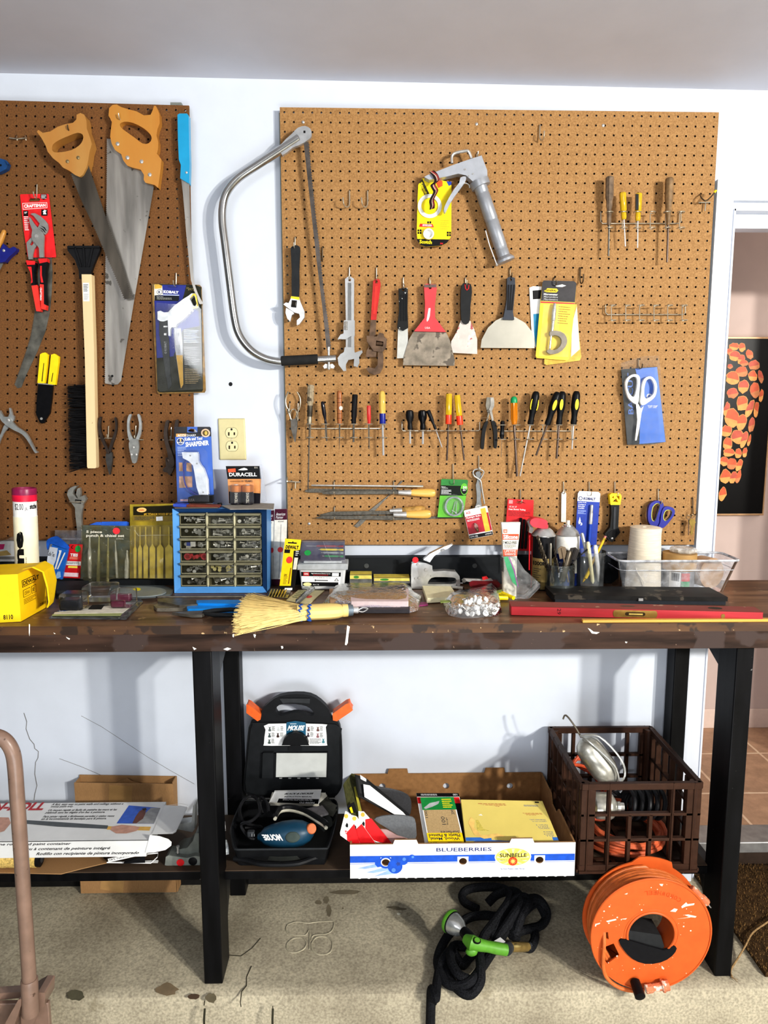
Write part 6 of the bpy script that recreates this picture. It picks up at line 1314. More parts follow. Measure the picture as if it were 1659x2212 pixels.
def rack(label,c,xs,yu,yl,bar,rr=.0115,o=RACK_O):
 s=thing('wire_rack',label,'tool rack','wire screwdriver racks');m=MB();ybar,xa,ya,xb,yb=bar
 m.tube([p1(c,xa,ya,d=BD+.002),p1(c,xa,ya,d=BD+.008),p1(c,xa,ybar-12,d=BD+.010),p1(c,xa+14,ybar,d=BD+.010),p1(c,xb-14,ybar,d=BD+.010),p1(c,xb,ybar-12,d=BD+.010),p1(c,xb,yb,d=BD+.008),p1(c,xb,yb,d=BD+.002)],.0017,WIRE,7);m.build('bar',s)
 for x in xs:
  m=MB();a=[p1(c,x,y,d=BD+.012)for y in(yu,yl)if y];ctr=a[0].copy()
  for y in(yu,yl):
   if not y:continue
   p=p1(c,x,y,d=BD+o);pts=[p+V((rr*sin(t),rr*cos(t),0))for t in[i*2*pi/16 for i in range(15)]];m.tube(pts,.0014,WIRE,6)
  p=p1(c,x,yu or ybar,d=BD+o);q_=p1(c,x,yl,d=BD+o);m.tube([V((p.x,p.y+rr,p.z)),V((q_.x,q_.y+rr,q_.z))],.0014,WIRE,6);m.build('ring_pair',s)
def sdv(name,label,c,top,fer,tip,hmat,prof,r,sh=.0025,smat=STEEL,o=RACK_O,flute=None,extra=None,tipw=None,group=None,cat='screwdriver',n=20,sq=1):
 s=thing(name,label,cat,group);a,b,t=(p1(c,*p,d=BD+o)for p in(top,fer,tip));m=MB();m.lathe(a,b,[(u,v*r)for u,v in prof],hmat,n,flute,sq,side=(1,0,0));m.build('handle',s)
 if extra:extra(s,a,b)
 if t:m=MB();m.tube([b+(a-b)*.03,t],[sh,sh]if tipw is None else[sh,sh*.9,tipw][:2]if 0 else[sh,tipw],smat,10);m.build('shaft',s)
 return s
ROUND=[(0,.4),(.03,.75),(.08,.95),(.15,1),(.7,1),(.8,.85),(.9,.8),(1,.75)]
STRT=[(0,.8),(.03,1),(.75,1),(.82,.8),(.93,.85),(1,.8)]
def band(u0,u1,r,mat,nm='ferrule',n=16):
 def f(s,a,b):m=MB();m.lathe(a+(b-a)*u0,a+(b-a)*u1,[(0,r*.98),(.05,r),(.95,r),(1,r*.98)],mat,n);m.build(nm,s)
 return f
rack('wire rack under the left row of six screwdrivers','6',[430,628,820,1010,1205,1400],590,768,(648,400,600,1420,595))
OLD=M((150,136,112),.75,0,.35,60,wear=((86,74,58),60,.6))
def ex1(s,a,b):
 band(.52,.80,.0078,M((64,58,48),.5,.5,.4,50))(s,a,b);band(.8,1,.0066,M((150,142,124),.4,.8,.3))(s,a,b)
sdv('screwdriver','long thin screwdriver with worn grey wooden handle reaching down to the files','6',(440,70),(420,595),(402,1475),OLD,[(0,.9),(.02,1),(.42,1),(.46,.8),(.52,.8),(1,.6)],.0098,.0018,DSTEEL,flute=(9,.12),extra=ex1,n=36)
BH=M((24,22,30),.3,0,.1,coat=.3)
sdv('screwdriver','small slim dark-handled screwdriver second in the left rack','6',(592,290),(640,590),(650,815),BH,[(0,.5),(.05,.9),(.15,.95),(.55,1),(.75,.6),(.85,.55),(.93,.75),(1,.6)],.0058,.0022,DSTEEL)
def exw(s,a,b):
 for u in(.22,.35,.68,.82):band(u,u+.012,.0077,M((60,32,20),.5),'groove')(s,a,b)
 m=MB();p=a+(b-a)*.52+V((.004,-.0066,0));nn=V((.6,-.8,0)).normalized();m.lathe(p-nn*.0005,p+nn*.0007,[(0,.0062),(1,.006)],M((216,206,196),.4),14);m.build('sticker',s)
sdv('awl','awl with ringed brown wooden handle third in the left rack','6',(818,148),(822,590),(816,930),M((150,94,54),.4,0,.15,30),[(0,.6),(.04,.92),(.1,1),(.85,1),(1,.85)],.0076,.0026,DSTEEL,extra=exw,tipw=.0004,cat='awl')
sdv('screwdriver','stubby-bladed screwdriver with fluted black handle in the left rack','6',(1025,197),(1008,585),(1005,830),BLACK,STRT,.0086,.003,DSTEEL,flute=(8,.1),n=32)
sdv('screwdriver','tiny red-handled screwdriver fifth in the left rack','6',(1208,345),(1212,585),(1212,920),M((206,58,56),.3,0,.05,alpha=.92),[(0,.9),(.03,1),(.7,1),(.85,.8),(1,.75)],.0062,.0015,DSTEEL,flute=(6,.12),n=24)
AMB=M((226,188,96),.12,0,.06,40,alpha=.8);AMB2=M((214,176,40),.15,0,.1,60,alpha=.85)
sdv('screwdriver','clear amber screwdriver with blue collar at the right end of the left rack','6',(1385,150),(1392,590),(1402,1005),AMB,[(0,.4),(.03,.75),(.08,.8),(.12,1),(.65,1),(.7,.8),(1,.8)],.0098,.0031,CHROME,flute=(8,.08),extra=band(.68,.99,.0088,M((22,36,130),.35),'collar'),n=32)
rack('wire rack holding the stubby drivers and the two yellow and red ones','7',[282,450,620,790,960,1100],None,678,(678,175,560,1205,565))
sdv('screwdriver','stubby black screwdriver at the left end of the middle rack','7',(275,405),(282,665),(282,850),BLACK,[(0,.55),(.06,.9),(.25,1),(.42,.95),(.6,.6),(.7,.55),(.88,.65),(1,.6)],.0118,.0030,CHROME)
sdv('screwdriver','second stubby black screwdriver in the middle rack, with a wider grip','7',(445,405),(452,665),(450,855),M((16,16,18),.3),[(0,.55),(.06,.9),(.25,1),(.42,.95),(.6,.6),(.7,.55),(.88,.65),(1,.6)],.0128,.0032,CHROME)
sdv('screwdriver','slim tilted black screwdriver beside the stubby ones','7',(520,408),(622,660),(706,898),BLACK,[(0,.8),(.05,1),(.5,.85),(.72,.55),(.85,.7),(1,.6)],.0062,.0016,CHROME)
DKS=M((92,78,70),.3,.9,.2)
sdv('screwdriver','yellow and red screwdriver standing straight in the middle rack','7',(798,188),(790,590),(770,1075),AMB2,[(0,.9),(.02,1),(.68,1),(.7,.85),(1,.85)],.0094,.0028,DKS,flute=(6,.1),extra=band(.70,1,.0088,M((226,66,34),.35),'collar'),n=24)
sdv('screwdriver','yellow and red screwdriver leaning left in the middle rack','7',(905,205),(945,600),(1000,1072),AMB2,[(0,.9),(.02,1),(.68,1),(.7,.85),(1,.85)],.0094,.0026,DKS,flute=(6,.1),extra=band(.70,1,.0092,M((226,66,34),.35),'collar'),n=24)
rack('wire rack under the black and yellow screwdrivers','8',[500,682,860,1035,1220,1405],580,762,(658,440,640,1420,640))
sdv('pick','small black and chrome pick standing inside the right rack','8',(508,525),(498,765),(488,990),M((20,20,22),.25,0,.1,coat=.4),[(0,.5),(.05,.9),(.3,.9),(.4,.8),(.7,.9),(.8,1),(1,.6)],.0072,.0007,DSTEEL,cat='pick')
def exg(s,a,b):m=MB();m.lathe(a,a+(b-a)*.24,[(0,.003),(.1,.0068),(.3,.0090),(.6,.0097),(.95,.0095),(1,.0085)],M((20,148,92),.35,0,.05),20);m.build('cap',s)
sdv('screwdriver','amber screwdriver with a green domed cap','8',(652,215),(655,575),(692,1238),M((206,124,20),.15,0,.1,50,alpha=.85),[(0,.3),(.2,.95),(.24,1),(.8,1),(.92,.8),(1,.7)],.0098,.0036,DKS,flute=(8,.14),extra=exg,n=32)
def exy(flip):
 def f(s,a,b):
  ax=(b-a).normalized();sd=ax.cross(V((0,-1,0))).normalized();nn=sd.cross(ax).normalized();nn=nn if nn.y<0 else-nn
  for k,(off,lift,w)in enumerate(flip):
   m=MB();c_=a+(b-a)*.40+sd*off+nn*lift;pts=[]
   for i in range(20):
    t=2*pi*i/20;pts.append(c_+ax*(.0155*cos(t))+sd*(w*sin(t)))
   m.ext([p-nn*.002 for p in pts],nn*.004,YEL);m.build('inlay',s)
 return f
BY=[(0,.45),(.04,.75),(.12,.92),(.3,1),(.5,1),(.68,.72),(.8,.66),(.95,.75),(1,.68)];BK2=M((20,21,23),.4)
sdv('screwdriver','leftmost black and yellow screwdriver, leaning with a long thin shaft','8',(940,152),(862,575),(730,1235),BK2,BY,.0120,.0022,STEEL,extra=exy([(.0085,.006,.0032),(-.0085,.006,.0032)]))
sdv('screwdriver','black and yellow screwdriver with an oval badge, leaning in front of another','8',(1215,160),(1080,578),(935,972),BK2,BY,.0122,.0030,DKS,extra=exy([(0,.0110,.0052)]),o=.042)
sdv('screwdriver','upright black and yellow screwdriver behind the leaning badged one','8',(1275,152),(1228,575),(1198,1010),BK2,BY,.0118,.0034,DKS,extra=exy([(.002,.0105,.0048)]))
sdv('screwdriver','rightmost black and yellow screwdriver with a short thin shaft','8',(1455,148),(1415,572),(1395,890),BK2,BY,.0120,.0022,CHROME,extra=exy([(-.001,.0108,.0052)]))
sn=s=thing('combination_pliers','black-gripped pliers hanging jaws up between the two right racks','pliers')
m=MB();m.pr('8',[(305,228),(345,226),(355,280),(352,340),(345,420),(318,520),(295,540),(320,440),(302,380),(292,330)],.012,.022,M((130,126,116),.34,.85,.2),sm=0);m.pr('8',[(350,228),(392,228),(402,275),(400,340),(372,400),(395,520),(372,530),(345,420),(330,395),(352,330)],.014,.024,M((176,172,164),.3,.85,.2));m.build('jaws',s,bev=.002)
for pts in([(290,540),(325,535),(300,620),(285,700),(272,850),(262,890),(240,890),(228,860),(240,700),(260,600)],[(365,535),(405,530),(430,580),(442,700),(436,860),(415,880),(398,860),(395,700),(380,610)]):
 m=MB();m.pr('8',pts,.010,.024,M((26,27,28),.5),sm=2);m.build('handle',s,bev=.004)
m=MB();p=p1('8',325,405,d=BD+.024);m.lathe(p,p+V((0,-.002,0)),[(0,.005),(1,.004)],DSTEEL,12);m.build('rivet',s)
m=MB();m.tube([p1('8',230,492,d=BD),p1('8',285,488,d=BD+.012),p1('8',330,492,d=BD+.028)],.0016,WIRE,7);solo(m,'peg_hook','short wire hook under the joint of the black-gripped pliers','hook')
s=thing('spring_snips','small spring-handled needle snips hanging point down at the left edge of the right pegboard','pliers');WS=M((160,152,136),.3,.9,.2)
m=MB();m.tube(PP('6',[(140,160),(108,240),(108,330),(140,420),(180,540)],d=BD+.018),.0022,WS,8,k=3);m.build('handle',s);m=MB();m.tube(PP('6',[(255,165),(295,240),(298,340),(265,430),(230,545)],d=BD+.018),.0022,WS,8,k=3);m.build('handle',s)
m=MB();m.tube(PP('6',[(165,500),(175,420),(210,390),(245,420),(252,500)],d=BD+.018),.0016,WS,7,k=3);m.build('spring',s)
m=MB();m.pr('6',[(172,530),(205,520),(235,520),(262,545),(258,640),(235,825),(222,828),(175,650)],.012,.022,DSTEEL);ringpr(m,'6',213,600,6,22,.022,.0235,DSTEEL,14);m.build('jaw',s,bev=.0015)
hook('wire peg hook carrying the small spring snips, left leg','6',160,320,440,.022,WIRE);hook('wire peg hook carrying the small spring snips, right leg','6',272,320,548,.022,WIRE)
rack('upper right wire rack holding the worn wooden screwdrivers','J',[222,325,425,528,640,740],398,512,(478,160,395,740,398),rr=.0100)
WO=M((112,94,76),.7,0,.4,60)
sdv('screwdriver','old screwdriver with dark blackened wooden handle at the left of the upper right rack','J',(225,140),(220,490),(216,715),WO,[(0,.8),(.02,1),(.42,1),(.5,.75),(.6,.75),(.68,.55),(.72,.6),(1,.5)],.0110,.0026,DSTEEL,flute=(8,.1),n=32)
sdv('screwdriver','small yellow plastic screwdriver in the upper right rack','J',(318,255),(328,450),(338,645),AMB2,[(0,.8),(.03,1),(.65,.95),(.7,.75),(.92,.8),(1,.6)],.0092,.0018,CHROME,flute=(6,.1),n=24)
def exk(s,a,b):m=MB();m.pr('J',[(413,265),(434,265),(434,380),(413,380)],RACK_O+.0068,RACK_O+.0098,BLACK);m.build('stripe',s)
sdv('screwdriver','yellow screwdriver with a black stripe in the upper right rack','J',(435,260),(428,460),(426,655),AMB2,[(0,.8),(.03,1),(.65,.95),(.7,.75),(.92,.8),(1,.6)],.0092,.0018,CHROME,flute=(6,.1),extra=exk,n=24)
sdv('screwdriver','old ribbed brown wooden screwdriver at the right of the upper right rack','J',(658,148),(648,490),(640,760),M((132,104,70),.6,0,.3,60),[(0,.7),(.03,.95)]+[(.05+i*.05,1 if i%2 else .94)for i in range(9)]+[(.55,.8),(.65,.7),(.72,.9),(.76,.6),(.85,.5),(1,.4)],.0118,.0028,DKS,flute=(8,.06),n=32)
rack('empty wire rack on the right pegboard below the upper one','J',[245,350,450,555,655,760],1073,1180,(1138,195,1070,772,1075),rr=.0100)
FL=M((92,88,80),.5,.7,.25,140,bump=.4);FWD=M((222,176,92),.35,0,.1,26,grain=(.15,1,1),coat=.3)
def fileobj(label,c,pts,o,t,hand=None,mat=FL,name='file',wm=None):
 s=thing(name,label,'file');m=MB();m.pr(c,pts,o,o+t,mat);m.build('blade',s,bev=.0008)
 if hand:
  a,b,r=hand;a,b=p1(c,*a,d=BD+o+t/2),p1(c,*b,d=BD+o+t/2);m=MB();m.lathe(a,b,[(0,r*.5),(.02,r*.55),(.36,r*.72)],STEEL,16);m.build('ferrule',s)
  m=MB();m.lathe(a+(b-a)*.34,b,[(0,r*.70),(.1,r*.8),(.6,r),(.85,r),(.96,r*.8),(1,r*.4)],wm or FWD,20);m.build('handle',s)
 return s
s=thing('steel_rod','thin steel rod with a sleeve end lying on top of the upper files','rod');m=MB();m.lathe(p1('H',195,541,d=BD+.022),p1('H',680,545,d=BD+.022),[(0,.0015),(.01,.0026),(1,.0026)],STEEL,12);m.build('rod',s);m=MB();m.lathe(p1('H',678,545,d=BD+.022),p1('H',768,546,d=BD+.022),[(0,.0036),(1,.0036)],M((186,182,170),.3,.95),14);m.build('sleeve',s)
fileobj('long flat dark file without a handle in the upper hooks','H',[(165,566),(190,558),(640,562),(640,585),(180,578),(162,574)],.004,.004)
fileobj('half-round file with a yellow wooden handle in the upper hooks','H',[(250,580),(300,570),(645,572),(645,586),(300,588),(255,586)],.012,.005,((640,577),(832,581),.0125))
fileobj('grey flat file hanging diagonally behind the others','H',[(655,518),(665,520),(520,672),(445,750),(430,758),(414,750),(490,672),(600,585)],.0006,.003,mat=M((110,106,98),.5,.6,.2,120))
fileobj('triangular file with a yellow wooden handle in the lower hooks, in front','H',[(220,706),(250,698),(620,696),(620,718),(300,714),(222,710)],.012,.005,((615,692),(810,688),.0130))
fileobj('wide flat file behind with a chewed tan handle in the lower hooks','H',[(238,692),(300,676),(590,672),(610,664),(620,690),(240,697)],.004,.005,((596,672),(780,664),.0112),wm=M((170,132,70),.7,0,.35,60))
fileobj('flat steel bar lowest in the lower file hooks','H',[(470,708),(620,706),(850,700),(852,711),(620,720),(475,716)],.0005,.003)
for i,(x,y0,y1,lb)in enumerate(((312,522,582,'left wire hook under the upper files'),(617,520,580,'right wire hook under the upper files'),(314,652,710,'left wire hook under the lower files'),(617,650,714,'right wire hook under the lower files'))):
 m=MB();a=p1('H',x,y0,d=BD);b=p1('H',x,y1+6,d=BD+.004);e=p1('H',x,y1,d=BD+.036)
 m.tube([a+V((0,.008,0)),a+V((0,-.004,0)),b,V((e.x,e.y+.006,e.z-.003)),e,e+V((0,-.001,.004))],.0018,WIRE,7,k=2);solo(m,'peg_hook',lb,'hook','wire peg hooks')
s=thing('picture_hanging_pack','green carded picture hanging wire kit with coil and nails','hang card');o=.012;GR=M((96,178,46),.4,0,.06)
m=MB();m.pr('7',[(695,1325),(710,1318),(1035,1330),(1052,1342),(1040,1440),(985,1835),(660,1840),(645,1820),(690,1450)],.010,o,GR,[[(815,1378),(850,1368),(925,1372),(920,1382),(820,1388)]]);m.pr('7',[(697,1325),(710,1318),(1035,1330),(1052,1342),(1044,1410),(690,1400)],o,o+.0003,M((40,122,50),.4));m.pr('7',[(690,1402),(1044,1412),(1025,1540),(675,1540)],o,o+.0003,M((20,26,20),.4));m.pr('7',[(650,1828),(985,1828),(983,1838),(655,1842)],o,o+.0003,BLACK)
for k,(t,w_)in enumerate((('Picture',755),('Hanging Kit',785))):m.text(wq('7',[(698,1415+18*k),(w_,1418+18*k),(w_,1430+18*k),(698,1428+18*k)],BD+o+.0003),t,0,0,1,1,WHITE,bold=.02)
m.lines(wq('7',[(698,1460),(835,1465),(830,1530),(692,1530)],BD+o+.0003),0,0,1,1,4,WHITE,.0003,.4);m.pr('7',[(1000+48*cos(i*pi/9),1455+80*sin(i*pi/9))for i in range(18)],o+.0002,o+.0004,GR);m.pr('7',[(1000+42*cos(i*pi/9),1450+70*sin(i*pi/9))for i in range(18)if i<10 or i>17],o+.0004,o+.0006,BLACK);m.text(wq('7',[(985,1415),(1035,1415),(1030,1480),(980,1480)],BD+o+.0006),'50',0,0,1,.45,WHITE,bold=.02);m.text(wq('7',[(985,1415),(1035,1415),(1030,1480),(980,1480)],BD+o+.0006),'22.7',0,.55,1,.95,WHITE,bold=.02)
m.build('card',s)
m=MB()
for k in range(7):
 r=108+(k%3)*7;cx_,cy=862+k*1.5,1683
 m.tube(PP('7',[(cx_+r*cos(2*pi*i/28),cy+r*1.05*sin(2*pi*i/28))for i in range(28)],d=BD+.015+.0012*k),.0010,M((190,194,196),.25,.95),5,closed=True)
m.build('wire_coil',s)
for a,b in(((885,1610),(835,1790)),((903,1610),(890,1780)),((830,1730),(900,1775))):m=MB();m.lathe(p1('7',*a,d=BD+.016),p1('7',*b,d=BD+.016),[(0,.0004),(.1,.0012),(.95,.0012),(.96,.0026),(1,.0026)],CHROME,8);m.build('nail',s)
m=MB();m.pr('7',[(862+145*cos(i*pi/12),1670+150*sin(i*pi/12))for i in range(24)],.027,.0275,clear(a=.10));m.build('clear_blister',s)
hook('wire peg hook carrying the green picture hanging card','7',850,1125,1375,.026,WIRE)
s=thing('end_nippers','grey steel wrench-like nippers with a loop handle, hanging beside the green card','nippers')
m=MB();m.pr('7',[(1150,1240),(1200,1215),(1225,1250),(1220,1320),(1205,1380),(1225,1470),(1220,1600),(1235,1680),(1205,1725),(1150,1715),(1140,1690),(1165,1640),(1165,1500),(1155,1400),(1175,1330)],.006,.016,M((128,130,130),.36,.85,.15),sm=2);m.build('body',s,bev=.003)
m=MB();m.tube(PP('7',[(1270,1650),(1235,1450),(1215,1340),(1140,1285),(1118,1240),(1135,1200),(1190,1188),(1245,1205),(1258,1240),(1215,1320),(1205,1335)],d=BD+.019),.0022,M((190,190,186),.3,.9),8,k=3);m.build('loop_handle',s)
m=MB();ringpr(m,'7',1190,1705,18,45,.010,.020,STEEL,16);m.build('nut',s)
hook('wire peg hook carrying the steel nippers','7',1190,1015,1205,.024,WIRE)
s=thing('bulb_pack','tilted white and red flashlight bulb card hung from the nippers','hang card');o=.024
m=MB();m.pr('7',[(995,1745),(1010,1735),(1290,1675),(1305,1685),(1385,2050),(1375,2062),(1085,2118),(1068,2105)],o-.002,o,WHITE);q=wq('7',[(995,1742),(1300,1675),(1383,2058),(1075,2115)],BD+o)
m.rect(q,0,.22,1,.84,M((176,24,44),.4));m.rect(q,0,.88,1,1,BLACK);m.rect(q,.70,.05,.92,.86,M((236,186,62),.4),.0005);m.text(q,'ACE',.06,.06,.26,.14,RED,bold=.03);m.text(q,'Flashlight Bulbs',.04,.24,.66,.31,WHITE,.0006,bold=.02);m.lines(q,.05,.34,.6,.42,2,WHITE,.0006);m.text(q,'KPR102',.04,.91,.36,.97,WHITE,.0006,bold=.02);m.text(q,'LINEAR',.68,.91,.96,.96,WHITE,.0006);m.build('card',s)
m=MB();a,b=p1('7',1140,1905,d=BD+.03),p1('7',1185,2020,d=BD+.03);m.lathe(a,b,[(0,.001),(.1,.004),(.3,.0065),(.5,.006),(.65,.004)],clear((240,230,220),.5),14);m.lathe(a+(b-a)*.6,b,[(0,.0042),(.8,.0042),(1,.003)],M((150,120,90),.3,.9),12);m.build('bulb',s)
s=thing('hang_card','red hang card of black tubing behind the silicone tube and spray can','hang card');o=.010
m=MB();m.pr('F',[(128,102),(280,110),(272,410),(105,405)],.008,o,RED,[[(170,125),(205,115),(235,130),(205,124)]]);q=wq('F',[(128,102),(280,110),(272,410),(105,405)],BD+o);m.text(q,'1/8", 3/16", 1/4"',.08,.13,.36,.17,WHITE,bold=.01);m.text(q,'Heat Shrink Tubing',.06,.18,.7,.22,WHITE,bold=.02);m.lines(q,.06,.24,.92,.34,4,M((120,10,16),.4),.0004,.4);m.rect(q,.05,.02,.2,.09,M((240,150,150),.4));m.build('card',s)
m=MB()
for k,x in enumerate((205,225,245)):m.tube(PP('F',[(x,215+8*k),(x-6,300),(x-14,395)],d=BD+.016),.004,BLACK,8)
m.build('tubing',s)
hook('wire peg hook carrying the red tubing card','F',200,48,125,.022)
s=thing('steel_strip','narrow white-flecked steel strip hanging above the silicone spray can','tool');m=MB();m.pr('F',[(444,70),(452,60),(466,60),(472,72),(470,240),(442,238)],.005,.009,M((206,206,200),.5,.4,.1,60,wear=((120,118,112),70,.64)));m.build('body',s,bev=.002);hook('wire peg hook carrying the narrow steel strip','F',453,2,68,.016)
s=thing('hobby_knife_pack','blue and white carded hobby knife hanging behind the jars','hang card');o=.012
m=MB();m.pr('F',[(540,70),(550,56),(662,62),(672,72),(640,500),(515,500),(530,250)],.010,o,M((32,62,160),.4),[[(585,80),(606,68),(625,80),(606,86)]]);m.pr('F',[(541,70),(550,56),(662,62),(672,72),(668,122),(537,115)],o,o+.0003,WHITE);m.text(wq('F',[(574,92),(645,96),(643,112),(572,108)],BD+o+.0003),'KOBALT',0,0,1,1,M((30,40,100),.4),bold=.05);ringpr(m,'F',556,99,8,12,o+.0002,o+.0006,M((30,40,100),.4),14)
for k,t in enumerate(('Hobby Knife','Couteau à','Bricoler','Cuchillo')):m.text(wq('F',[(542,120+11*k),(590-4*k,121+11*k),(590-4*k,129+11*k),(542,128+11*k)],BD+o),t,0,0,1,1,WHITE,bold=.02)
m.lines(wq('F',[(540,168),(590,170),(588,195),(540,194)],BD+o),0,0,1,1,4,M((170,190,230),.4),.0004,.4);m.pr('F',[(552,208),(557,230),(556,246),(546,252),(543,240)],o,o+.0003,WHITE);m.text(wq('F',[(554,242),(566,242),(566,258),(554,258)],BD+o),'3',0,0,1,1,WHITE,bold=.03);m.build('card',s)
m=MB();m.lathe(p1('F',622,138,d=BD+.018),p1('F',614,250,d=BD+.018),[(0,.004),(.05,.005),(.4,.0048),(.42,.0056),(1,.0056)],STEEL,14);m.lathe(p1('F',614,250,d=BD+.018),p1('F',602,400,d=BD+.018),[(0,.0046),(1,.004)],M((44,80,180),.4),12);m.build('knife',s)
hook('wire peg hook carrying the hobby knife card','F',604,2,78,.024)
s=thing('utility_tool','black and yellow folding utility tool hanging right of the hobby knife card','utility knife');o=.012
m=MB();m.pr('F',[(735,130),(785,128),(782,180),(778,270),(790,300),(742,357),(725,350),(698,310),(730,270),(738,190)],o,o+.016,M((30,31,32),.45));m.pr('F',[(752,150),(766,150),(760,280),(748,280)],o+.016,o+.018,DGREY);m.pr('F',[(710,308),(735,350),(780,300),(745,285)],o+.016,o+.0175,BLACK);m.build('body',s,bev=.003)
m=MB();m.pr('F',[(727,80),(740,70),(790,72),(798,88),(790,138),(733,138)],o-.001,o+.0175,YEL,[[(740,95),(752,84),(752,100)],[(745,118),(765,100),(778,122)],[(765,84),(786,86),(784,110)]]);m.build('yellow_end',s,bev=.002);screws(s,'F',[(742,335)],o+.0175,.0035);hook('wire peg hook carrying the black and yellow utility tool','F',755,2,82,.028)
s=thing('scissors','blue and lime-handled scissors hanging above the cone of twine','scissors');o=.012;SBL=M((34,40,140),.4,0,.06);LIM=M((196,196,90),.4)
def loop(c,outer,inner,o0,o1,mat,lining):
 m=MB();m.pr(c,spl(outer,3),o0,o1,mat,[spl(inner,3)]);m.build('handle',s,bev=.002)
 cx_=sum(p[0]for p in inner)/len(inner);cy=sum(p[1]for p in inner)/len(inner)
 if lining:m=MB();m.tube(PP(c,spl(inner,3),d=BD+(o0+o1)/2+.002),.0022,lining,7,closed=True);m.build('lining',s)
loop('F',[(952,200),(962,140),(1000,113),(1035,122),(1045,150),(1020,215),(1030,268),(980,262),(958,240)],[(972,200),(980,150),(1005,128),(1024,140),(1010,190),(995,232),(978,230)],o,o+.012,SBL,LIM)
loop('F',[(1030,200),(1045,155),(1075,148),(1105,160),(1110,190),(1085,230),(1045,272),(1015,268),(1025,240)],[(1043,200),(1055,172),(1080,166),(1095,180),(1085,210),(1060,232),(1045,225)],o+.004,o+.016,SBL,LIM)
m=MB();m.pr('F',[(1005,262),(1040,265),(1030,330),(1018,340)],o+.003,o+.008,STEEL);m.build('blade',s);hook('wire peg hook carrying the blue scissors','F',1010,45,128,.026)
hook('wire peg hook carrying the keys at the lower right corner','F',1212,96,190,.026,DWIRE)
s=thing('key_ring','brass key and small rings hanging from the hook by the door frame','keys');BRS=M((140,118,60),.35,.85,.2)
m=MB()
for cx_,cy,r in((1190,210,12),(1215,205,10)):m.tube(PP('F',[(cx_+r*cos(i*pi/8),cy+r*sin(i*pi/8))for i in range(16)],d=BD+.026),.0009,DWIRE,6,closed=True)
m.build('ring',s)
m=MB();m.pr('F',[(1195,232),(1205,220),(1225,224),(1235,240),(1222,260),(1216,310),(1208,318),(1202,308),(1208,262),(1198,252)],.024,.0255,BRS);m.build('key',s);m=MB();m.pr('F',[(1190,222),(1197,222),(1194,315),(1189,315)],.022,.0235,RUST);m.build('key',s)
s=thing('scissors_pack','white-handled scissors in a clear bag with a blue and black card','scissors');o=.018
m=MB();m.pr('J',[(308,1535),(565,1515),(630,2060),(545,2075),(350,2080),(330,1800)],.010,.012,M((40,42,44),.5));m.pr('J',[(410,1530),(568,1518),(600,1800),(628,2060),(440,2075),(450,1700)],.012,.0124,M((24,96,190),.4,0,.06))
m.text(wq('J',[(352,1560),(392,1560),(398,1860),(358,1860)],BD+.0122),'BASCUT',0,0,1,1,M((40,90,170),.4),bold=.02,rot=-90);m.text(wq('J',[(500,1795),(570,1795),(570,1815),(500,1815)],BD+.0124),'"SOFT GRIP"',0,0,1,1,WHITE,bold=.01);ringpr(m,'J',512,1730,10,20,.0124,.0127,WHITE,14);m.build('card',s)
for outer,inner in(([(338,1650),(350,1600),(390,1572),(430,1575),(446,1610),(440,1700),(432,1775),(410,1785),(360,1740)],[(352,1655),(365,1610),(395,1588),(420,1595),(425,1640),(412,1710),(395,1735),(365,1705)]),([(462,1640),(480,1600),(520,1585),(552,1610),(568,1660),(555,1730),(510,1770),(465,1795),(448,1770),(455,1700)],[(480,1650),(492,1615),(520,1602),(540,1625),(550,1665),(540,1715),(500,1745),(478,1735),(475,1690)])):
 loop('J',outer,inner,o,o+.010,M((240,240,238),.4),None)
m=MB();m.pr('J',[(415,1780),(432,1785),(450,1820),(470,1800),(455,1850),(440,1960),(420,2050),(408,2050),(425,1900)],o+.002,o+.006,STEEL);m.build('blade',s)
m=MB();m.pr('J',[(305,1490),(460,1440),(580,1435),(588,1500),(635,2060),(560,2080),(355,2085),(325,1800)],.030,.0303,clear(a=.09,rough=.05));m.build('clear_bag',s)
hook('wire peg hook carrying the bagged white scissors','J',430,1460,1530,.030,DWIRE)
CR.update({'a':(0,1040,3.968),'b':(160,1080,4.139),'c':(365,1080,4.139),'d':(1070,1100,3.808),'e':(560,1230,2.644),'f':(1280,1110,2.8)})
def ew(c,pts,d,t,m,mat,sm=0):
 f=PP(c,spl(pts,sm)if sm else pts,d=d);m.ext(f,(0,t,0),mat);return m
def ez(c,pts,z,t,m,mat,sm=0):
 f=PP(c,spl(pts,sm)if sm else pts,z=z);m.ext(f,(0,0,-t),mat);return m
def fq(c,pts,d):return wq(c,pts,d)
def zq(c,pts,z):return Q(*PP(c,pts,z=z))
s=thing('cardboard_box','worn yellow cardboard box with an open curled flap at the left end of the bench','box');YB=M((250,206,18),.6,0,.06,20,wear=((206,160,40),40,.72));KBE=M((170,130,60),.9)
A_,B_,C_=p1('C',-60,1352,z=BZ+.001),p1('C',188,1338,z=BZ+.001),p1('C',424,1205,z=BZ+.001);D_=A_+C_-B_
A_=A_+(A_-B_)*2.2;D_=A_+C_-B_;hz=V((0,0,.118));m=MB();m.hexa([A_+hz,B_+hz,C_+hz,D_+hz],[A_,B_,C_,D_],YB)
q=Q(A_+hz,B_+hz,B_,A_);m.text(q,'8110',.805,.84,.915,.94,BLACK,bold=.02)
q=Q(B_+hz,C_+hz,C_,B_);m.rect(q,.12,.17,.60,.32,BLACK);m.rect(q,.135,.185,.585,.305,YB,.0006);m.text(q,'DEWALT',.15,.2,.74,.29,BLACK,.0009,bold=.03)
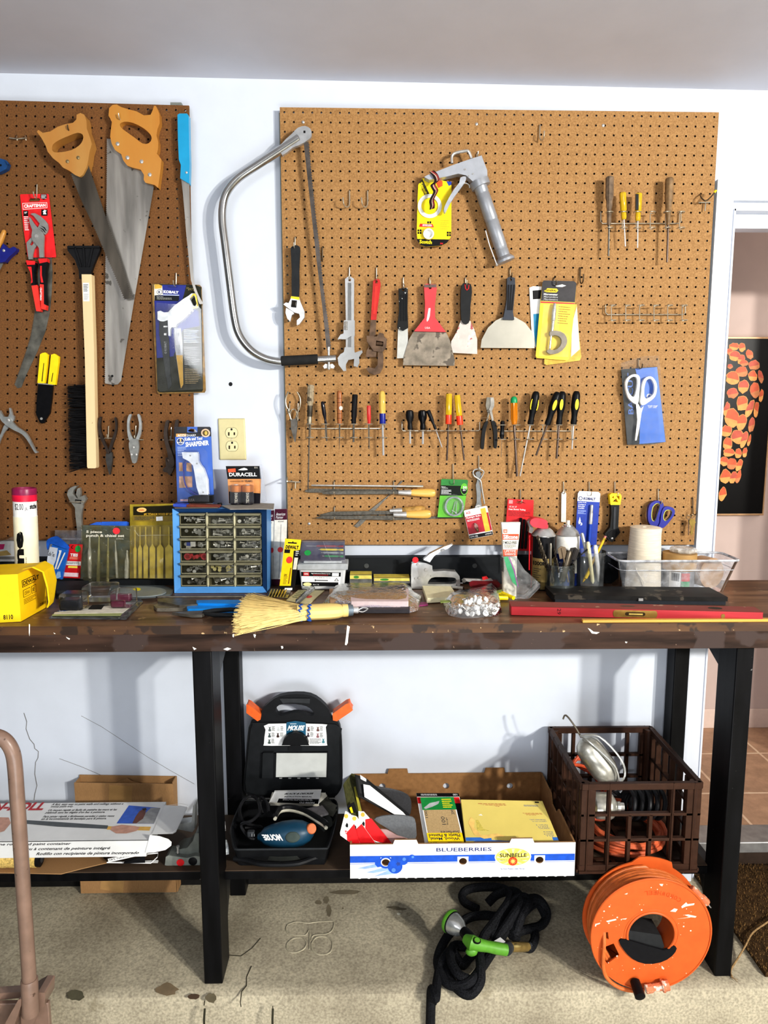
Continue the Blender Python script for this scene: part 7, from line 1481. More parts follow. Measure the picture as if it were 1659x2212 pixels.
for u0,u1,t in((.14,.40,'OSHA'),(.44,.62,'E')):m.rect(q,u0,.38,u1,.54,BLACK);m.rect(q,u0+.012,.39,u1-.012,.53,YB,.0006);m.text(q,t,u0+.04,.42,u1-.04,.5,BLACK,.0009)
m.lines(q,.14,.58,.6,.70,4,M((120,90,10),.6),.0005,.4);m.text(q,'D28110',.72,.84,.95,.9,BLACK,.0006);m.build('box_body',s,bev=.002)
m=MB();u=(C_-B_).normalized();n_=V((u.y,-u.x,0));n_=n_ if n_.y<0 else-n_
prof=[(0,.125),(.025,.130),(.05,.118),(.058,.08),(.055,.04),(.05,.025)]
vs=[]
for o_,z_ in prof:vs+=[B_+u*(.028+.01*(z_<.05))+n_*o_+V((0,0,z_)),B_+u*(.100-.012*(z_<.05))+n_*(o_*.8)+V((0,0,z_))]
vs2=[p-n_*.004-V((0,0,.002))for p in vs];k=len(prof);m.add(vs+vs2,[(2*i,2*i+1,2*i+3,2*i+2)for i in range(k-1)]+[(12+2*i+2,12+2*i+3,12+2*i+1,12+2*i)for i in range(k-1)]+[(2*i,2*i+2,12+2*i+2,12+2*i)for i in range(k-1)]+[(2*i+3,2*i+1,13+2*i,15+2*i)for i in range(k-1)]+[(10,11,23,22)],YB);m.build('flap',s)
s=thing('canister','tall cream canister with red and purple cap behind the yellow box','canister');d_=.24;a,b=p1('a',222,690,d=d_),p1('a',208,55,d=d_);a=V((a.x,a.y,BZ+.001));r=.0295
CRM=M((240,234,206),.4,0,.03);m=MB();ax=b-a;m.lathe(a,b,[(0,r),(.76,r)],CRM,28);m.lathe(a,b,[(.76,r*.97),(.765,r*.97),(.9,r*.97)],WHITE,28)
def cyl(a,b,r,u0,u1,v0,v1,txt,mat,rot=0,bold=.03,m=m,lift=.0006,side=0):
 rr=text_tris(txt,bold);vs,fs=rr;ax=(b-a).normalized();fr=(CAM-a);fr=(fr-ax*fr.dot(ax)).normalized();sd_=ax.cross(fr)*-1;out=[]
 for x,y in vs:
  if rot==90:x,y=1-y,x
  elif rot==-90:x,y=y,1-x
  t=rad(u0+(u1-u0)*x);out.append(a+(b-a)*(v0+(v1-v0)*y)+(fr*cos(t)+sd_*sin(t))*(r+lift))
 m.add(out,fs,mat)
def cband(m,a,b,r,v0,v1,mat,u0=-180,u1=180,n=28,lift=.0003):
 ax=(b-a).normalized();fr=(CAM-a);fr=(fr-ax*fr.dot(ax)).normalized();sd_=ax.cross(fr)*-1;vs=[]
 for i in range(n+1):
  t=rad(u0+(u1-u0)*i/n)
  for v in(v0,v1):vs.append(a+(b-a)*v+(fr*cos(t)+sd_*sin(t))*(r+lift))
 m.add(vs,[(2*i,2*i+1,2*i+3,2*i+2)for i in range(n)],mat)
cyl(a,b,r,64,12,.64,.01,'flame',BLACK,-90,.05);cyl(a,b,r,8,0,.42,.10,'Barbecues and Campfires',DGREY,-90,0)
cyl(a,b,r*.97,52,8,.875,.815,'$2.00',BLACK,0,0);cyl(a,b,r*.97,2,-14,.845,.815,'JL',BLACK,0,0);cyl(a,b,r*.97,-22,-66,.872,.828,'stche',BLACK,0,.04);m.build('can_body',s)
m=MB();m.lathe(a,b,[(.89,r*1.0),(.9,r*1.02),(.945,r*1.02)],M((214,30,66),.35),28);m.lathe(a,b,[(.945,r*1.02),(.99,r*1.02),(1,r*.98),(1.0,r*.85),(.985,r*.8),(.985,.001)],M((136,30,76),.35),28);m.build('cap',s)
s=thing('plastic_bag','crumpled clear bag with a magenta label behind the canister at the far left','bag');m=MB();ew('C',[(-100,640),(0,620),(60,600),(130,570),(148,620),(148,800),(-100,800)],.10,.03,m,clear((220,215,205),.35));ew('C',[(-60,645),(42,645),(30,690),(-60,700)],.102,.001,m,M((176,30,96),.5));ew('C',[(-60,720),(60,700),(100,740),(-60,760)],.102,.001,m,M((176,150,90),.5));m.build('bag',s,bev=.004)
s=thing('plastic_sleeve','empty clear plastic hang sleeve standing behind the zip ties','plastic sleeve');m=MB();ew('C',[(492,518),(740,522),(740,960),(492,950)],.046,.001,m,clear((216,216,222),.35));ew('C',[(492,590),(740,594),(740,606),(492,602)],.0465,.001,m,clear((235,235,240),.6));m.build('sleeve',s)
s=thing('cable_tie_bag','blue and white bag of cable ties leaning behind the grey block','cable ties');m=MB();ew('C',[(470,640),(600,680),(610,700),(555,962),(490,945),(412,930),(430,800)],.075,.008,m,M((34,106,196),.4,0,.1));ew('C',[(448,668),(518,680),(500,790),(462,880),(415,850),(425,760)],.0755,.0005,m,M((206,214,226),.4));m.text(fq('C',[(430,705),(495,720),(485,760),(425,745)],.0756),'Cable Ties',0,0,1,1,DGREY)
for pts in([(525,700),(550,700),(548,715),(500,870),(488,865),(530,715)],[(575,720),(586,722),(520,870),(508,868)]):ew('C',pts,.077,.001,m,WHITE)
ew('C',[(515,890),(540,890),(545,940),(510,955),(495,940)],.0756,.0005,m,M((150,190,230),.4));m.build('bag',s);m=MB();ew('C',[(415,632),(430,600),(490,575),(530,590),(610,665),(600,690),(470,645),(440,650),(425,700)],.079,.006,m,M((26,92,190),.5,0,.2,60),2);m.build('folded_top',s,bev=.003)
s=thing('tie_card','red and white carded wire ties with a green dot, beside the blue cable ties','hang card');m=MB();ew('C',[(622,645),(740,648),(715,952),(562,945)],.062,.003,m,RED);q=fq('C',[(622,645),(740,648),(715,952),(562,945)],.0622);m.text(q,'TIES',.2,.27,.75,.36,WHITE,bold=.04);m.lines(q,.2,.38,.8,.46,2,M((240,180,150),.5));m.rect(q,.03,.5,1,.62,WHITE);m.lines(q,.06,.52,.9,.6,2,DGREY,.0006);m.rect(q,.2,.64,.8,.70,M((240,220,90),.5));m.rect(q,.03,.84,.9,.96,M((240,214,220),.5));m.disc(q,.68,.13,.2,.10,M((30,150,66),.5));m.disc(q,.28,.08,.1,.05,BLACK);m.disc(q,.31,.08,.07,.035,RED,.0006);m.build('card',s)
s=solo(ez('C',[(480,978),(798,968),(785,1050),(500,1062)],BZ+.024,.0235,MB(),M((44,46,48),.7,0,.1)),'sharpening_stone','dark grey rectangular sharpening stone in front of the cable ties','sharpening stone',bev=.002)
s=thing('punch_set','smoky plastic pouch of punches and chisels with a red dot','punch set');OLV=clear((206,202,164),.13,.06,.3);dp=.078
m=MB();ew('b',[(62,225),(520,232),(505,700),(330,705),(280,750),(130,755),(58,690)],dp,.001,m,OLV);m.text(fq('b',[(110,272),(252,275),(250,302),(108,300)],dp+.0006),'5 piece',0,0,1,1,OFFW,bold=.03);m.text(fq('b',[(110,305),(450,308),(448,338),(108,336)],dp+.0006),'punch & chisel set',0,0,1,1,OFFW,bold=.03);m.text(fq('b',[(378,342),(445,342),(442,354),(375,354)],dp+.0006),'J.C.Penney',0,0,1,1,OFFW)
q=fq('b',[(346,247),(411,247),(411,306),(346,306)],dp+.0008);m.disc(q,.5,.5,.5,.5,M((226,50,60),.5));m.build('pouch',s)
m=MB();ew('b',[(75,225),(515,232),(505,690),(62,690)],.050,.001,m,M((84,84,56),.4,0,.3,24,c2=(60,84,96)));m.build('backing',s)
PCH=M((246,246,240),.14,.6,.04)
for x,x2,y0,y1,w,mt in((140,142,330,700,20,PCH),(225,215,320,735,17,M((176,172,120),.3,.8)),(305,300,335,740,13,M((200,190,130),.3,.8)),(368,385,362,695,13,PCH),(475,470,450,700,22,PCH)):
 m=MB();a,b=p1('b',x,y0,d=.064),p1('b',x2,y1,d=.064);rr=w/4.139/1533*2.03*.9;m.lathe(a,b,[(0,rr*.4),(.25,rr*.55),(.35,rr),(.98,rr),(1,rr*.8)],mt,8);m.build('punch',s)
for i,pts in enumerate(([(135,222),(200,198),(240,198),(240,225)],[(240,215),(248,195),(470,192),(490,202),(490,232),(242,232)])):solo(ew('b',pts,.047-.002*i,.003,MB(),M((44,100,200),.4)),'plastic_tab',('small'if i==0 else 'larger')+' blue plastic tab sticking up behind the punch pouch','plastic tab')
s=thing('wood_bit_set','gold and black blister pack of spade wood bits left of the blue cabinet','drill bits');GLD=M((156,136,40),.35,.2,.3,30);db=.060
m=MB();ew('b',[(500,40),(900,32),(900,705),(498,702)],db-.002,.004,m,GLD);ew('b',[(530,60),(900,50),(900,140),(530,135)],db,.0008,m,M((34,30,10),.4));ew('b',[(528,138),(900,142),(900,192),(526,190)],db,.0008,m,M((128,106,30),.4));q=fq('b',[(560,70),(648,66),(648,110),(560,110)],db+.0009);m.disc(q,.5,.5,.5,.5,M((246,190,120),.4));m.text(q,'mit',.25,.3,.75,.7,M((200,90,20),.4),.0008,bold=.03)
m.text(fq('b',[(625,118),(880,116),(880,136),(625,138)],db+.001),'6PC TITANIUM WOOD BIT SET',0,0,1,1,M((220,176,50),.4),bold=.02);m.lines(fq('b',[(540,150),(730,150),(730,185),(540,185)],db+.0009),0,0,1,1,3,DGREY,.0004,.4);m.rect(fq('b',[(734,150),(792,146),(794,184),(736,188)],db+.001),0,0,1,1,WHITE,.0006);m.build('card',s)
for x,w,y0 in((545,14,400),(590,18,395),(640,22,385),(700,26,392),(770,30,390),(848,34,392)):
 m=MB();ew('b',[(x-w,y0+40),(x,y0),(x+w,y0+40),(x+w-4,698),(x-w+4,698)],db+.012,.002,m,M((236,212,96),.25,.4,.2,40));ew('b',[(x-6,y0+20),(x-6,240),(x+6,240),(x+6,y0+20)],db+.010,.002,m,M((214,190,84),.3,.4));m.build('spade_bit',s)
m=MB();ew('b',[(515,225),(890,225),(890,705),(508,700)],db+.018,.0004,m,clear((236,230,200),.12,.05));m.tube(PP('b',[(540,270),(575,320),(700,315),(880,315)],d=db+.018),.0008,clear((255,250,220),.7),5);m.build('clear_blister',s)
s=thing('blade_pack','flat grey plastic pack with a round disc and yellow dot before the wood bits','saw blade');m=MB();ez('b',[(330,762),(800,762),(890,800),(860,845),(500,868),(300,850)],BZ+.008,.007,m,M((92,98,100),.35,0,.1));q=zq('b',[(330,705),(800,705),(880,842),(330,850)],BZ+.0082);m.build('tray',s,bev=.002)
m=MB();pts=[(580+245*cos(i*pi/16),815+46*sin(i*pi/16))for i in range(32)];ez('b',pts,BZ+.012,.003,m,M((130,138,140),.35,0,.08));ez('b',[(562+34*cos(i*pi/10),797+13*sin(i*pi/10))for i in range(20)],BZ+.0125,.0004,m,M((240,222,20),.5));m.build('disc',s)
s=thing('blister_pack','clear blister pack with a black cube and two magenta cubes near the bench edge','blister pack');m=MB();ez('C',[(440,1302),(530,1235),(1255,1130),(1282,1160),(1130,1312)],BZ+.004,.003,m,clear((226,226,232),.35));m.build('plastic_base',s)
m=MB();ez('C',[(490,1255),(1225,1165),(1100,1260),(480,1270)],BZ+.006,.001,m,M((226,222,208),.5));ez('C',[(828,1188),(940,1186),(908,1228),(788,1228)],BZ+.0066,.0004,m,BLACK);ez('C',[(470,1272),(1095,1262),(1080,1285),(465,1285)],BZ+.0062,.0006,m,M((168,176,120),.5));m.build('card',s)
def cube(nm,c,x0,x1,y0,y1,dep,mat,bev=.002,par=None):a,b=p1(c,x0,y1,z=BZ+.008),p1(c,x1,y1,z=BZ+.008);top=P(*px(c,(x0,y0)),d=-a.y).z;m=MB();m.box((a.x,a.y,BZ+.007),(b.x,a.y+dep,top),mat);return m.build(nm,par or s,bev=bev)
cube('black_cube','C',535,695,1150,1238,.035,M((24,28,38),.3));MAG=M((120,20,66),.25,0,.1,alpha=.92);cube('magenta_cube','C',988,1105,1160,1215,.022,MAG,.004);cube('magenta_cube','C',1030,1165,1100,1162,.022,MAG,.004)
for x0,x1,y0,y1,dp_ in((525,735,1095,1240,.05),(730,1000,1030,1165,.07),(985,1170,1075,1220,.06)):cube('bubble','C',x0,x1,y0,y1,dp_,clear((236,238,242),.05,.2),.006)
s=thing('drawer_cabinet','blue small-parts cabinet with eighteen clear drawers at the back of the bench','drawer cabinet');CB_=M((84,146,206),.4,.1,.05,30);CB2=M((30,72,122),.45,.1,.06,30);dc=.14  # CB2 is the cabinet blue with shade painted in, for the frame's top and right
P0,P1,P2,P3=PP('c',[(30,78),(873,78),(878,832),(48,832)],d=dc);P3.z=P2.z=BZ+.001;q=Q(P0,P1,P2,P3);dep=.095
m=MB();fr_=[(0,0),(1,0),(1,1),(0,1)];inn=[(.058,.052),(.938,.052),(.945,.935),(.06,.935)];T_=.012
O_=[q(*p)for p in fr_];I_=[q(*p)+V((0,T_,0))for p in inn];bk=[p+V((0,dep,0))for p in O_]
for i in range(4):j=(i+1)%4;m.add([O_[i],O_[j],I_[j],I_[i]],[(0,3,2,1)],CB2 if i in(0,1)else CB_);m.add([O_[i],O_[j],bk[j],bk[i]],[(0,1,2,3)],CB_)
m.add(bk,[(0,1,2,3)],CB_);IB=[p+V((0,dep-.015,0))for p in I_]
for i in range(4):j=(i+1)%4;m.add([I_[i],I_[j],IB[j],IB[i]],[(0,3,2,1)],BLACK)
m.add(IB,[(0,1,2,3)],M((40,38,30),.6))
IV3=M((196,190,156),.5)
for k in(1,2):u_=.06+.882*k/3;m.hexa([q(u_-.008,.052,-.010),q(u_+.008,.052,-.010),q(u_+.008,.052,-.05),q(u_-.008,.052,-.05)],[q(u_-.008,.935,-.010),q(u_+.008,.935,-.010),q(u_+.008,.935,-.05),q(u_-.008,.935,-.05)],IV3)
m.build('case',s,bev=.001);DRW=clear((150,146,112),.17,.08);LIP=M((150,146,120),.3,0,.1,alpha=.75);RD_=random.Random(31)
SCR=M((176,174,166),.3,.85,.15);WH2=M((226,224,216),.5);PK=M((206,70,80),.5)
for r_ in range(6):
 for c_ in range(3):
  u0,u1=.064+.294*c_+(.004 if c_ else 0),.064+.294*(c_+1)-.012;v0,v1=.056+.1465*r_,.056+.1465*(r_+1)-.006
  m=MB();lf=-.013
  for(a,b,c2,e)in((u0,v0,u1,v1),):m.hexa([q(a,b,lf),q(c2,b,lf),q(c2,b,lf-.065),q(a,b,lf-.065)],[q(a,e,lf),q(c2,e,lf),q(c2,e,lf-.065),q(a,e,lf-.065)],DRW)
  dr_=m.build('drawer',s);m=MB();m.hexa([q(u0-.004,v0,.002),q(u1+.004,v0,.002),q(u1+.004,v0,lf),q(u0-.004,v0,lf)],[q(u0+.012,v0+.026,.000),q(u1-.012,v0+.026,.000),q(u1-.012,v0+.026,lf),q(u0+.012,v0+.026,lf)],LIP)
  for a,b in((u0,u0+.008),(u1-.008,u1)):m.hexa([q(a,v0+.02,lf+.001),q(b,v0+.02,lf+.001),q(b,v0+.02,lf-.002),q(a,v0+.02,lf-.002)],[q(a,v1,lf+.001),q(b,v1,lf+.001),q(b,v1,lf-.002),q(a,v1,lf-.002)],LIP)
  m.hexa([q(u0,v1-.012,lf+.001),q(u1,v1-.012,lf+.001),q(u1,v1-.012,lf-.003),q(u0,v1-.012,lf-.003)],[q(u0,v1,lf+.001),q(u1,v1,lf+.001),q(u1,v1,lf-.003),q(u0,v1,lf-.003)],LIP);m.build('drawer_pull',dr_)
  m=MB()
  if(r_,c_)==(3,0):
   for uu in(u0+.065,u1-.035):p=q(uu,v1-.055,lf-.008);m.lathe(p,p+V((0,.02,0)),[(0,.010),(.1,.011),(1,.011)],PK,14);m.lathe(p-V((0,.001,0)),p,[(0,.006),(1,.005)],M((150,30,40),.5),10)
   for k in range(5):a=q(RD_.uniform(u0+.1,u1-.08),v1-RD_.uniform(.03,.08),lf-.01);m.lathe(a,a+V((RD_.uniform(-.02,.02),.01,RD_.uniform(-.004,.01))),[(0,.006),(1,.0045)],PK,8)
  else:
   for k in range(13):
    mt=WH2 if RD_.random()<.15 else SCR
    if(r_,c_)==(4,1):mt=M((226,214,150),.6)
    a=q(RD_.uniform(u0+.03,u1-.05),v1-RD_.uniform(.02,.075),lf-RD_.uniform(.006,.03));l_=RD_.uniform(.012,.03)if c_==2 or r_ in(0,1)else RD_.uniform(.006,.016);an=RD_.uniform(-.5,.5);e=a+V((l_*cos(an),RD_.uniform(-.004,.01),l_*sin(an)*.6));e.x=min(e.x,q(u1-.01,.5).x);e.z=max(e.z,q(.5,v1-.012).z)
    if RD_.random()<.35:m.lathe(a,a+V((0,.004,0)),[(0,.003),(0,.0052),(1,.0052),(1,.003)],mt,8)
    else:m.lathe(a,e,[(0,.0045),(.15,.0045),(.16,.0018),(.97,.0018),(1,.0006)],mt,7)
  if(r_,c_)==(2,0):p=q(u0+.13,v1-.06,lf-.004);m.box(p+V((-.007,0,-.007)),p+V((.007,.006,.007)),WH2);p=q(u0+.08,v1-.06,lf-.005);m.box(p+V((-.005,0,-.005)),p+V((.005,.006,.005)),BLUE)
  cn=m.build('drawer_contents',dr_);cn['kind']='stuff'
zt=P0.z
s=thing('marking_crayon','flat brown and blue marking crayon lying on the front left of the blue cabinet','crayon');m=MB();ew('4',[(400,1340),(840,1355),(862,1380),(820,1392),(400,1378)],dc-.01,.03,m,M((122,56,36),.5,0,.15));m.build('body',s,bev=.003);m=MB();ew('4',[(215,1330),(402,1340),(402,1380),(220,1368)],dc-.01,.03,m,M((52,80,180),.5));m.build('blue_end',s,bev=.002)
def topsheet(pts,z,t,mat,nm,lb):ez('4',pts,z,t,mm:=MB(),mat);return solo(mm,nm,lb,'sandpaper')
topsheet([(200,1350),(560,1310),(880,1345),(830,1380),(240,1385)],zt+.0032,.002,M((104,92,80),.8),'paper_sheet','grey-brown paper sheet under the sharpener on top of the blue cabinet')
topsheet([(880,1350),(1260,1310),(1610,1325),(1600,1400),(1400,1395),(1000,1400)],zt+.004,.002,M((150,144,134),.8,0,.1,60),'paper_sheet','grey sandpaper sheet under the batteries on top of the blue cabinet')
m=MB();a=p1('4',858,1316,z=zt+.008);m.lathe(a-V((0,0,.0075)),a,[(0,.007),(.8,.007),(1,.005)],BLACK,14);solo(m,'cap','small black round cap on the cabinet between the sharpener and the batteries','cap')
s=thing('sharpener_pack','blue carded white knife sharpener standing on the blue cabinet','sharpener');ds_=.07;CBL=M((66,104,186),.4,0,.08,30);hh=[[(415,325),(460,290),(510,300),(548,330),(535,345),(440,335)]]
m=MB();f=PP('4',[(240,285),(255,268),(720,268),(735,285),(780,1318),(275,1308)],d=ds_);m.ext([p+V((0,.004,0))for p in f],(0,-.004,0),CBL,[[p+V((0,.004,0))for p in PP('4',hh[0],d=ds_)]])
ew('4',[(240,290),(255,268),(410,268),(410,350),(240,400)],ds_+.0003,.0003,m,M((56,56,60),.4));ew('4',[(552,268),(720,268),(735,285),(738,400),(552,350)],ds_+.0003,.0003,m,M((56,56,60),.4));ew('4',[(240,345),(740,345),(740,400),(241,406)],ds_+.0003,.0003,m,M((56,56,60),.4))
ew('4',[(256,362),(398,362),(398,402),(258,408)],ds_+.0006,.0003,m,M((212,160,90),.4));m.text(fq('4',[(275,372),(395,370),(395,402),(278,404)],ds_+.0006),'ACCU',0,0,1,1,WHITE,bold=.03);m.text(fq('4',[(405,370),(530,370),(530,402),(405,402)],ds_+.0004),'SHARP',0,0,1,1,WHITE)
m.text(fq('4',[(375,415),(618,402),(618,448),(378,462)],ds_+.0004),'Knife and Tool',0,0,1,1,WHITE,bold=.03);m.text(fq('4',[(385,480),(708,452),(712,520),(390,548)],ds_+.0004),'SHARPENER',0,0,1,1,WHITE,bold=.04);q=fq('4',[(600,295),(725,295),(728,412),(604,412)],ds_+.0006);m.disc(q,.5,.5,.5,.5,M((226,190,160),.4));m.disc(q,.5,.5,.34,.34,M((90,70,30),.4),.0006);m.disc(q,.55,.5,.16,.24,M((206,180,90),.4),.0008)
q=fq('4',[(265,420),(372,420),(372,520),(268,520)],ds_+.0004);m.disc(q,.5,.5,.5,.5,WHITE);m.disc(q,.5,.5,.43,.43,M((40,60,110),.4),.0006);m.text(q,'1',.42,.1,.6,.5,M((240,200,120),.4),.0008,bold=.05);m.text(q,'RATED',.1,.55,.9,.75,WHITE,.0008,bold=.03);m.lines(fq('4',[(275,545),(400,545),(400,680),(285,680)],ds_),0,0,1,1,6,M((200,214,240),.4),.0004,.35)
for pts,c_ in(([(295,760),(345,760),(350,880),(300,880)],(196,150,110)),([(400,760),(470,770),(475,890),(400,880)],(196,150,110)),([(300,950),(480,950),(482,1100),(302,1110)],(206,160,130)),([(315,1265),(440,1265),(440,1295),(315,1295)],(230,190,200))):ew('4',pts,ds_+.0003,.0003,m,M(c_,.5,0,.3,60))
m.build('card',s);m=MB();ew('4',[(335,620),(550,620),(562,650),(565,740),(600,800),(640,850),(690,1000),(702,1205),(575,1205),(540,1100),(510,900),(490,800),(430,740),(350,700)],ds_+.020,.016,m,M((232,236,240),.4));m.build('sharpener_body',s,bev=.004,seg=3)
for x,y in((453,665),(545,775),(632,1170)):m=MB();p=p1('4',x,y,d=ds_+.020);m.lathe(p,p+V((0,-.001,0)),[(0,.0026),(1,.0024)],STEEL,10);m.build('screw',s)
m=MB();m.tube(PP('4',[(400,750),(365,820),(370,1000),(420,1120),(530,1200),(590,1205)],d=ds_+.012),.0022,M((60,64,150),.35),8,k=4);m.build('finger_guard',s);m=MB();ew('4',[(425,1240),(510,1215),(760,1212),(762,1322),(420,1318)],ds_+.026,.020,m,M((22,21,20),.3));m.text(fq('4',[(440,1258),(512,1255),(512,1295),(440,1298)],ds_+.0262),'USA',0,0,1,1,M((120,110,100),.4),bold=.02);m.build('base_block',s,bev=.002)
m=MB();ew('4',[(270,570),(640,565),(690,620),(715,1300),(285,1300)],ds_+.0285,.0004,m,clear((230,236,248),.06,.04));m.build('clear_blister',s)
s=thing('battery_pack','black and copper carded pack of two fat batteries standing on the blue cabinet','batteries');db_=.06;CU=M((196,122,62),.35,.5,.08)
m=MB();ew('4',[(942,810),(1410,808),(1430,985),(1415,1325),(988,1325),(968,985)],db_,.002,m,M((216,150,90),.4));ew('4',[(942,810),(1410,808),(1432,985),(968,988)],db_+.0005,.0005,m,BLACK);ew('4',[(985,1160),(1420,1185),(1415,1325),(990,1325)],db_+.0005,.0005,m,M((28,26,34),.4));ew('4',[(970,850),(1075,842),(1080,892),(975,895)],db_+.001,.0005,m,M((246,90,50),.5));ew('4',[(1110,865),(1150,845),(1195,832),(1235,845),(1245,862),(1180,868)],db_+.001,.0003,m,WHITE)
m.text(fq('4',[(985,900),(1370,898),(1372,950),(990,952)],db_+.0012),'DURACELL',0,0,1,1,WHITE,bold=.03);m.text(fq('4',[(1155,1002),(1310,1002),(1310,1030),(1155,1030)],db_+.0006),'10 YEARS',0,0,1,1,DGREY,bold=.01);m.text(fq('4',[(1005,1008),(1145,1008),(1145,1028),(1005,1028)],db_+.0006),'GUARANTEED',0,0,1,1,M((120,80,40),.4));m.text(fq('4',[(1338,820),(1382,820),(1382,840),(1338,840)],db_+.001),'D2',0,0,1,1,OFFW);m.build('card',s)
for x in(1088,1245):
 bt=MB();a,b=p1('4',x,1340,d=db_+.019),p1('4',x-3,1070,d=db_+.019);a.z=max(a.z,zt+.0045);r=.0165;bt.lathe(a,b,[(0,r*.9),(.02,r),(.66,r)],M((26,24,34),.3,.2),22);bt.lathe(a,b,[(.66,r),(.97,r),(1,r*.9)],CU,22);cyl(a,b,r,15,-12,.62,.1,'DURACELL',OFFW,90,.02,bt);o_=bt.build('battery',s);bt=MB();bt.lathe(b,b+V((0,0,.002)),[(0,r*.4),(1,r*.35)],CHROME,12);bt.build('terminal',o_)
m=MB();ew('4',[(1000,1050),(1330,1040),(1335,1325),(1005,1325)],db_+.0375,.0004,m,clear((240,238,236),.03,.04));ew('4',[(1400,790),(1440,790),(1510,1290),(1430,1320),(1420,1000)],db_+.004,.0005,m,clear((228,232,240),.3));m.build('clear_blister',s)
for k,(pts,lb)in enumerate((([(952,185),(1010,180),(1000,740),(955,740)],'maroon and cream paintbrush card right beside the blue cabinet'),([(1015,172),(1108,170),(1095,740),(1000,740)],'maroon and cream brush card leaning behind the yellow drill bit card'))):
 s=thing('brush_card',lb,'hang card');dk=.052+.003*k;m=MB();ew('D',pts,dk,.002,m,M((226,220,206),.5));q=fq('D',pts,dk+.0003);m.rect(q,0,0,1,.14,M((74,22,44),.5));m.text(q,'American',.12,.045,.85,.085,WHITE,.0006,shear=.05);m.text(q,'Painter',.12,.09,.7,.125,WHITE,.0006,shear=.05);m.text(q,'ROUND',.3,.155,.75,.17,DGREY);m.rect(q,0,.92,1,1,M((74,22,44),.5));m.disc(q,.8 if k==0 else .52,.53,.22,.035,M((230,60,60),.5));m.poly(q,[(.5,.2),(.58,.2),(.52,.9),(.42,.9)],M((180,176,170),.5));m.build('card',s)
s=thing('drill_bit_card','yellow and black carded drill bit with a red dot leaning against the screw tub','drill bits');dk=.120;pts=[(1092,392),(1213,400),(1160,750),(1045,742)];m=MB();f=PP('D',pts,d=dk);f[2]=V((f[2].x,f[2].y,BZ+.001));f[3]=V((f[3].x,f[3].y,BZ+.001));m.ext(f,(0,.003,0),M((26,25,24),.4));q=Q(f[0],f[1],f[2],f[3]);m.poly(q,[(0,0),(1,0),(1,.2),(.62,.22),(.72,.9),(0,.9)],YEL);m.text(q,'DEWALT',.1,.12,.9,.19,BLACK,.0006,bold=.05);m.poly(q,[(.2,.06),(.45,.06),(.5,.035),(.55,.06),(.75,.06),(.75,.085),(.2,.085)],BLACK,.0006);m.disc(q,.42,.4,.2,.066,M((226,60,56),.5),.0006);m.rect(q,.05,.2,.4,.27,BLACK,.0006);m.text(q,'2X',.2,.67,.4,.71,BLACK,.0006,bold=.03);m.lines(q,.2,.72,.45,.88,6,M((120,90,10),.5),.0006,.4);m.rect(q,.35,.94,.85,.985,WHITE,.0006);m.rect(q,.72,.35,.95,.58,OFFW,.0006);m.lines(q,.75,.22,.96,.33,3,WHITE,.0006);m.poly(q,[(.55,.55),(.62,.55),(.6,.86),(.52,.86)],M((170,120,30),.4,.5),.0008);m.build('card',s)
s=thing('screw_tub','white plastic tub of screws with grey lid and printed label','tub');TB=M((214,216,216),.35,0,.05,20,alpha=.9);dt=.115;x0,x1=p1('D',1195,640,d=dt).x,p1('D',1545,640,d=dt).x;zl=p1('D',1370,615,d=dt).z;zr=p1('D',1370,580,d=dt).z
m=MB();m.hexa([(x0,-dt,zl),(x1,-dt,zl),(x1,-.046,zl),(x0,-.046,zl)],[(x0+.006,-dt+.004,BZ+.001),(x1-.006,-dt+.004,BZ+.001),(x1-.006,-.05,BZ+.001),(x0+.006,-.05,BZ+.001)],TB);tb=m.build('tub_body',s,bev=.006,seg=3)
m=MB();q=fq('D',[(1212,640),(1508,645),(1502,748),(1215,745)],dt+.0006);m.slab(q,.001,WHITE);m.rect(q,0,0,1,.3,BLACK);m.rect(q,.02,.72,.95,1,BLACK);m.text(q,'High Performance Exterior Screws',.25,.06,.74,.16,WHITE,.0008,bold=.02);m.lines(q,.3,.19,.7,.27,1,RED,.0008);m.rect(q,.05,.03,.2,.27,M((200,30,36),.4),.0006);m.text(q,'GRK',.07,.08,.19,.2,WHITE,.0009,bold=.03);m.rect(q,.78,.04,.95,.27,WHITE,.0006);m.text(q,'8 x 2 in. (5.08 cm) 1 lb. Tan',.3,.36,.75,.44,DGREY,.0006);m.rect(q,.36,.56,.68,.62,DGREY,.0006);m.rect(q,.34,.53,.37,.65,DGREY,.0006);m.poly(q,[(.9,.4),(.96,.62),(.84,.62)],DGREY,.0006);m.poly(q,[(.9,.46),(.935,.59),(.865,.59)],WHITE,.0008);m.disc(q,.15,.88,.11,.13,M((226,222,160),.5),.0008);m.text(q,'Box 1 lb',.3,.85,.45,.93,WHITE,.0008);m.build('printed_label',tb)
m=MB();m.box((x0-.006,-dt-.005,zl-.004),(x1+.006,-.043,zr),M((176,180,182),.35));m.box((x0+.012,-dt+.008,zr),(x1-.012,-.052,zr+.005),M((190,194,196),.35));m.build('lid',s,bev=.004)
s=thing('screwdriver_set','clear-lidded case of tiny coloured screwdrivers standing on the screw tub','screwdriver set');dq=.090;m=MB();f=PP('D',[(1215,412),(1535,412),(1538,565),(1205,562)],d=dq);zb=zr+.0055;f[2].z=f[3].z=zb;m.ext(f,(0,.022,0),M((52,50,76),.35));m.ext([f[0]+V((0,-.0005,0)),f[1]+V((0,-.0005,0)),f[1]+V((0,-.012,0)),f[0]+V((0,-.012,0))],(0,0,-.001),clear((210,210,225),.3));m.build('tray',s,bev=.002)
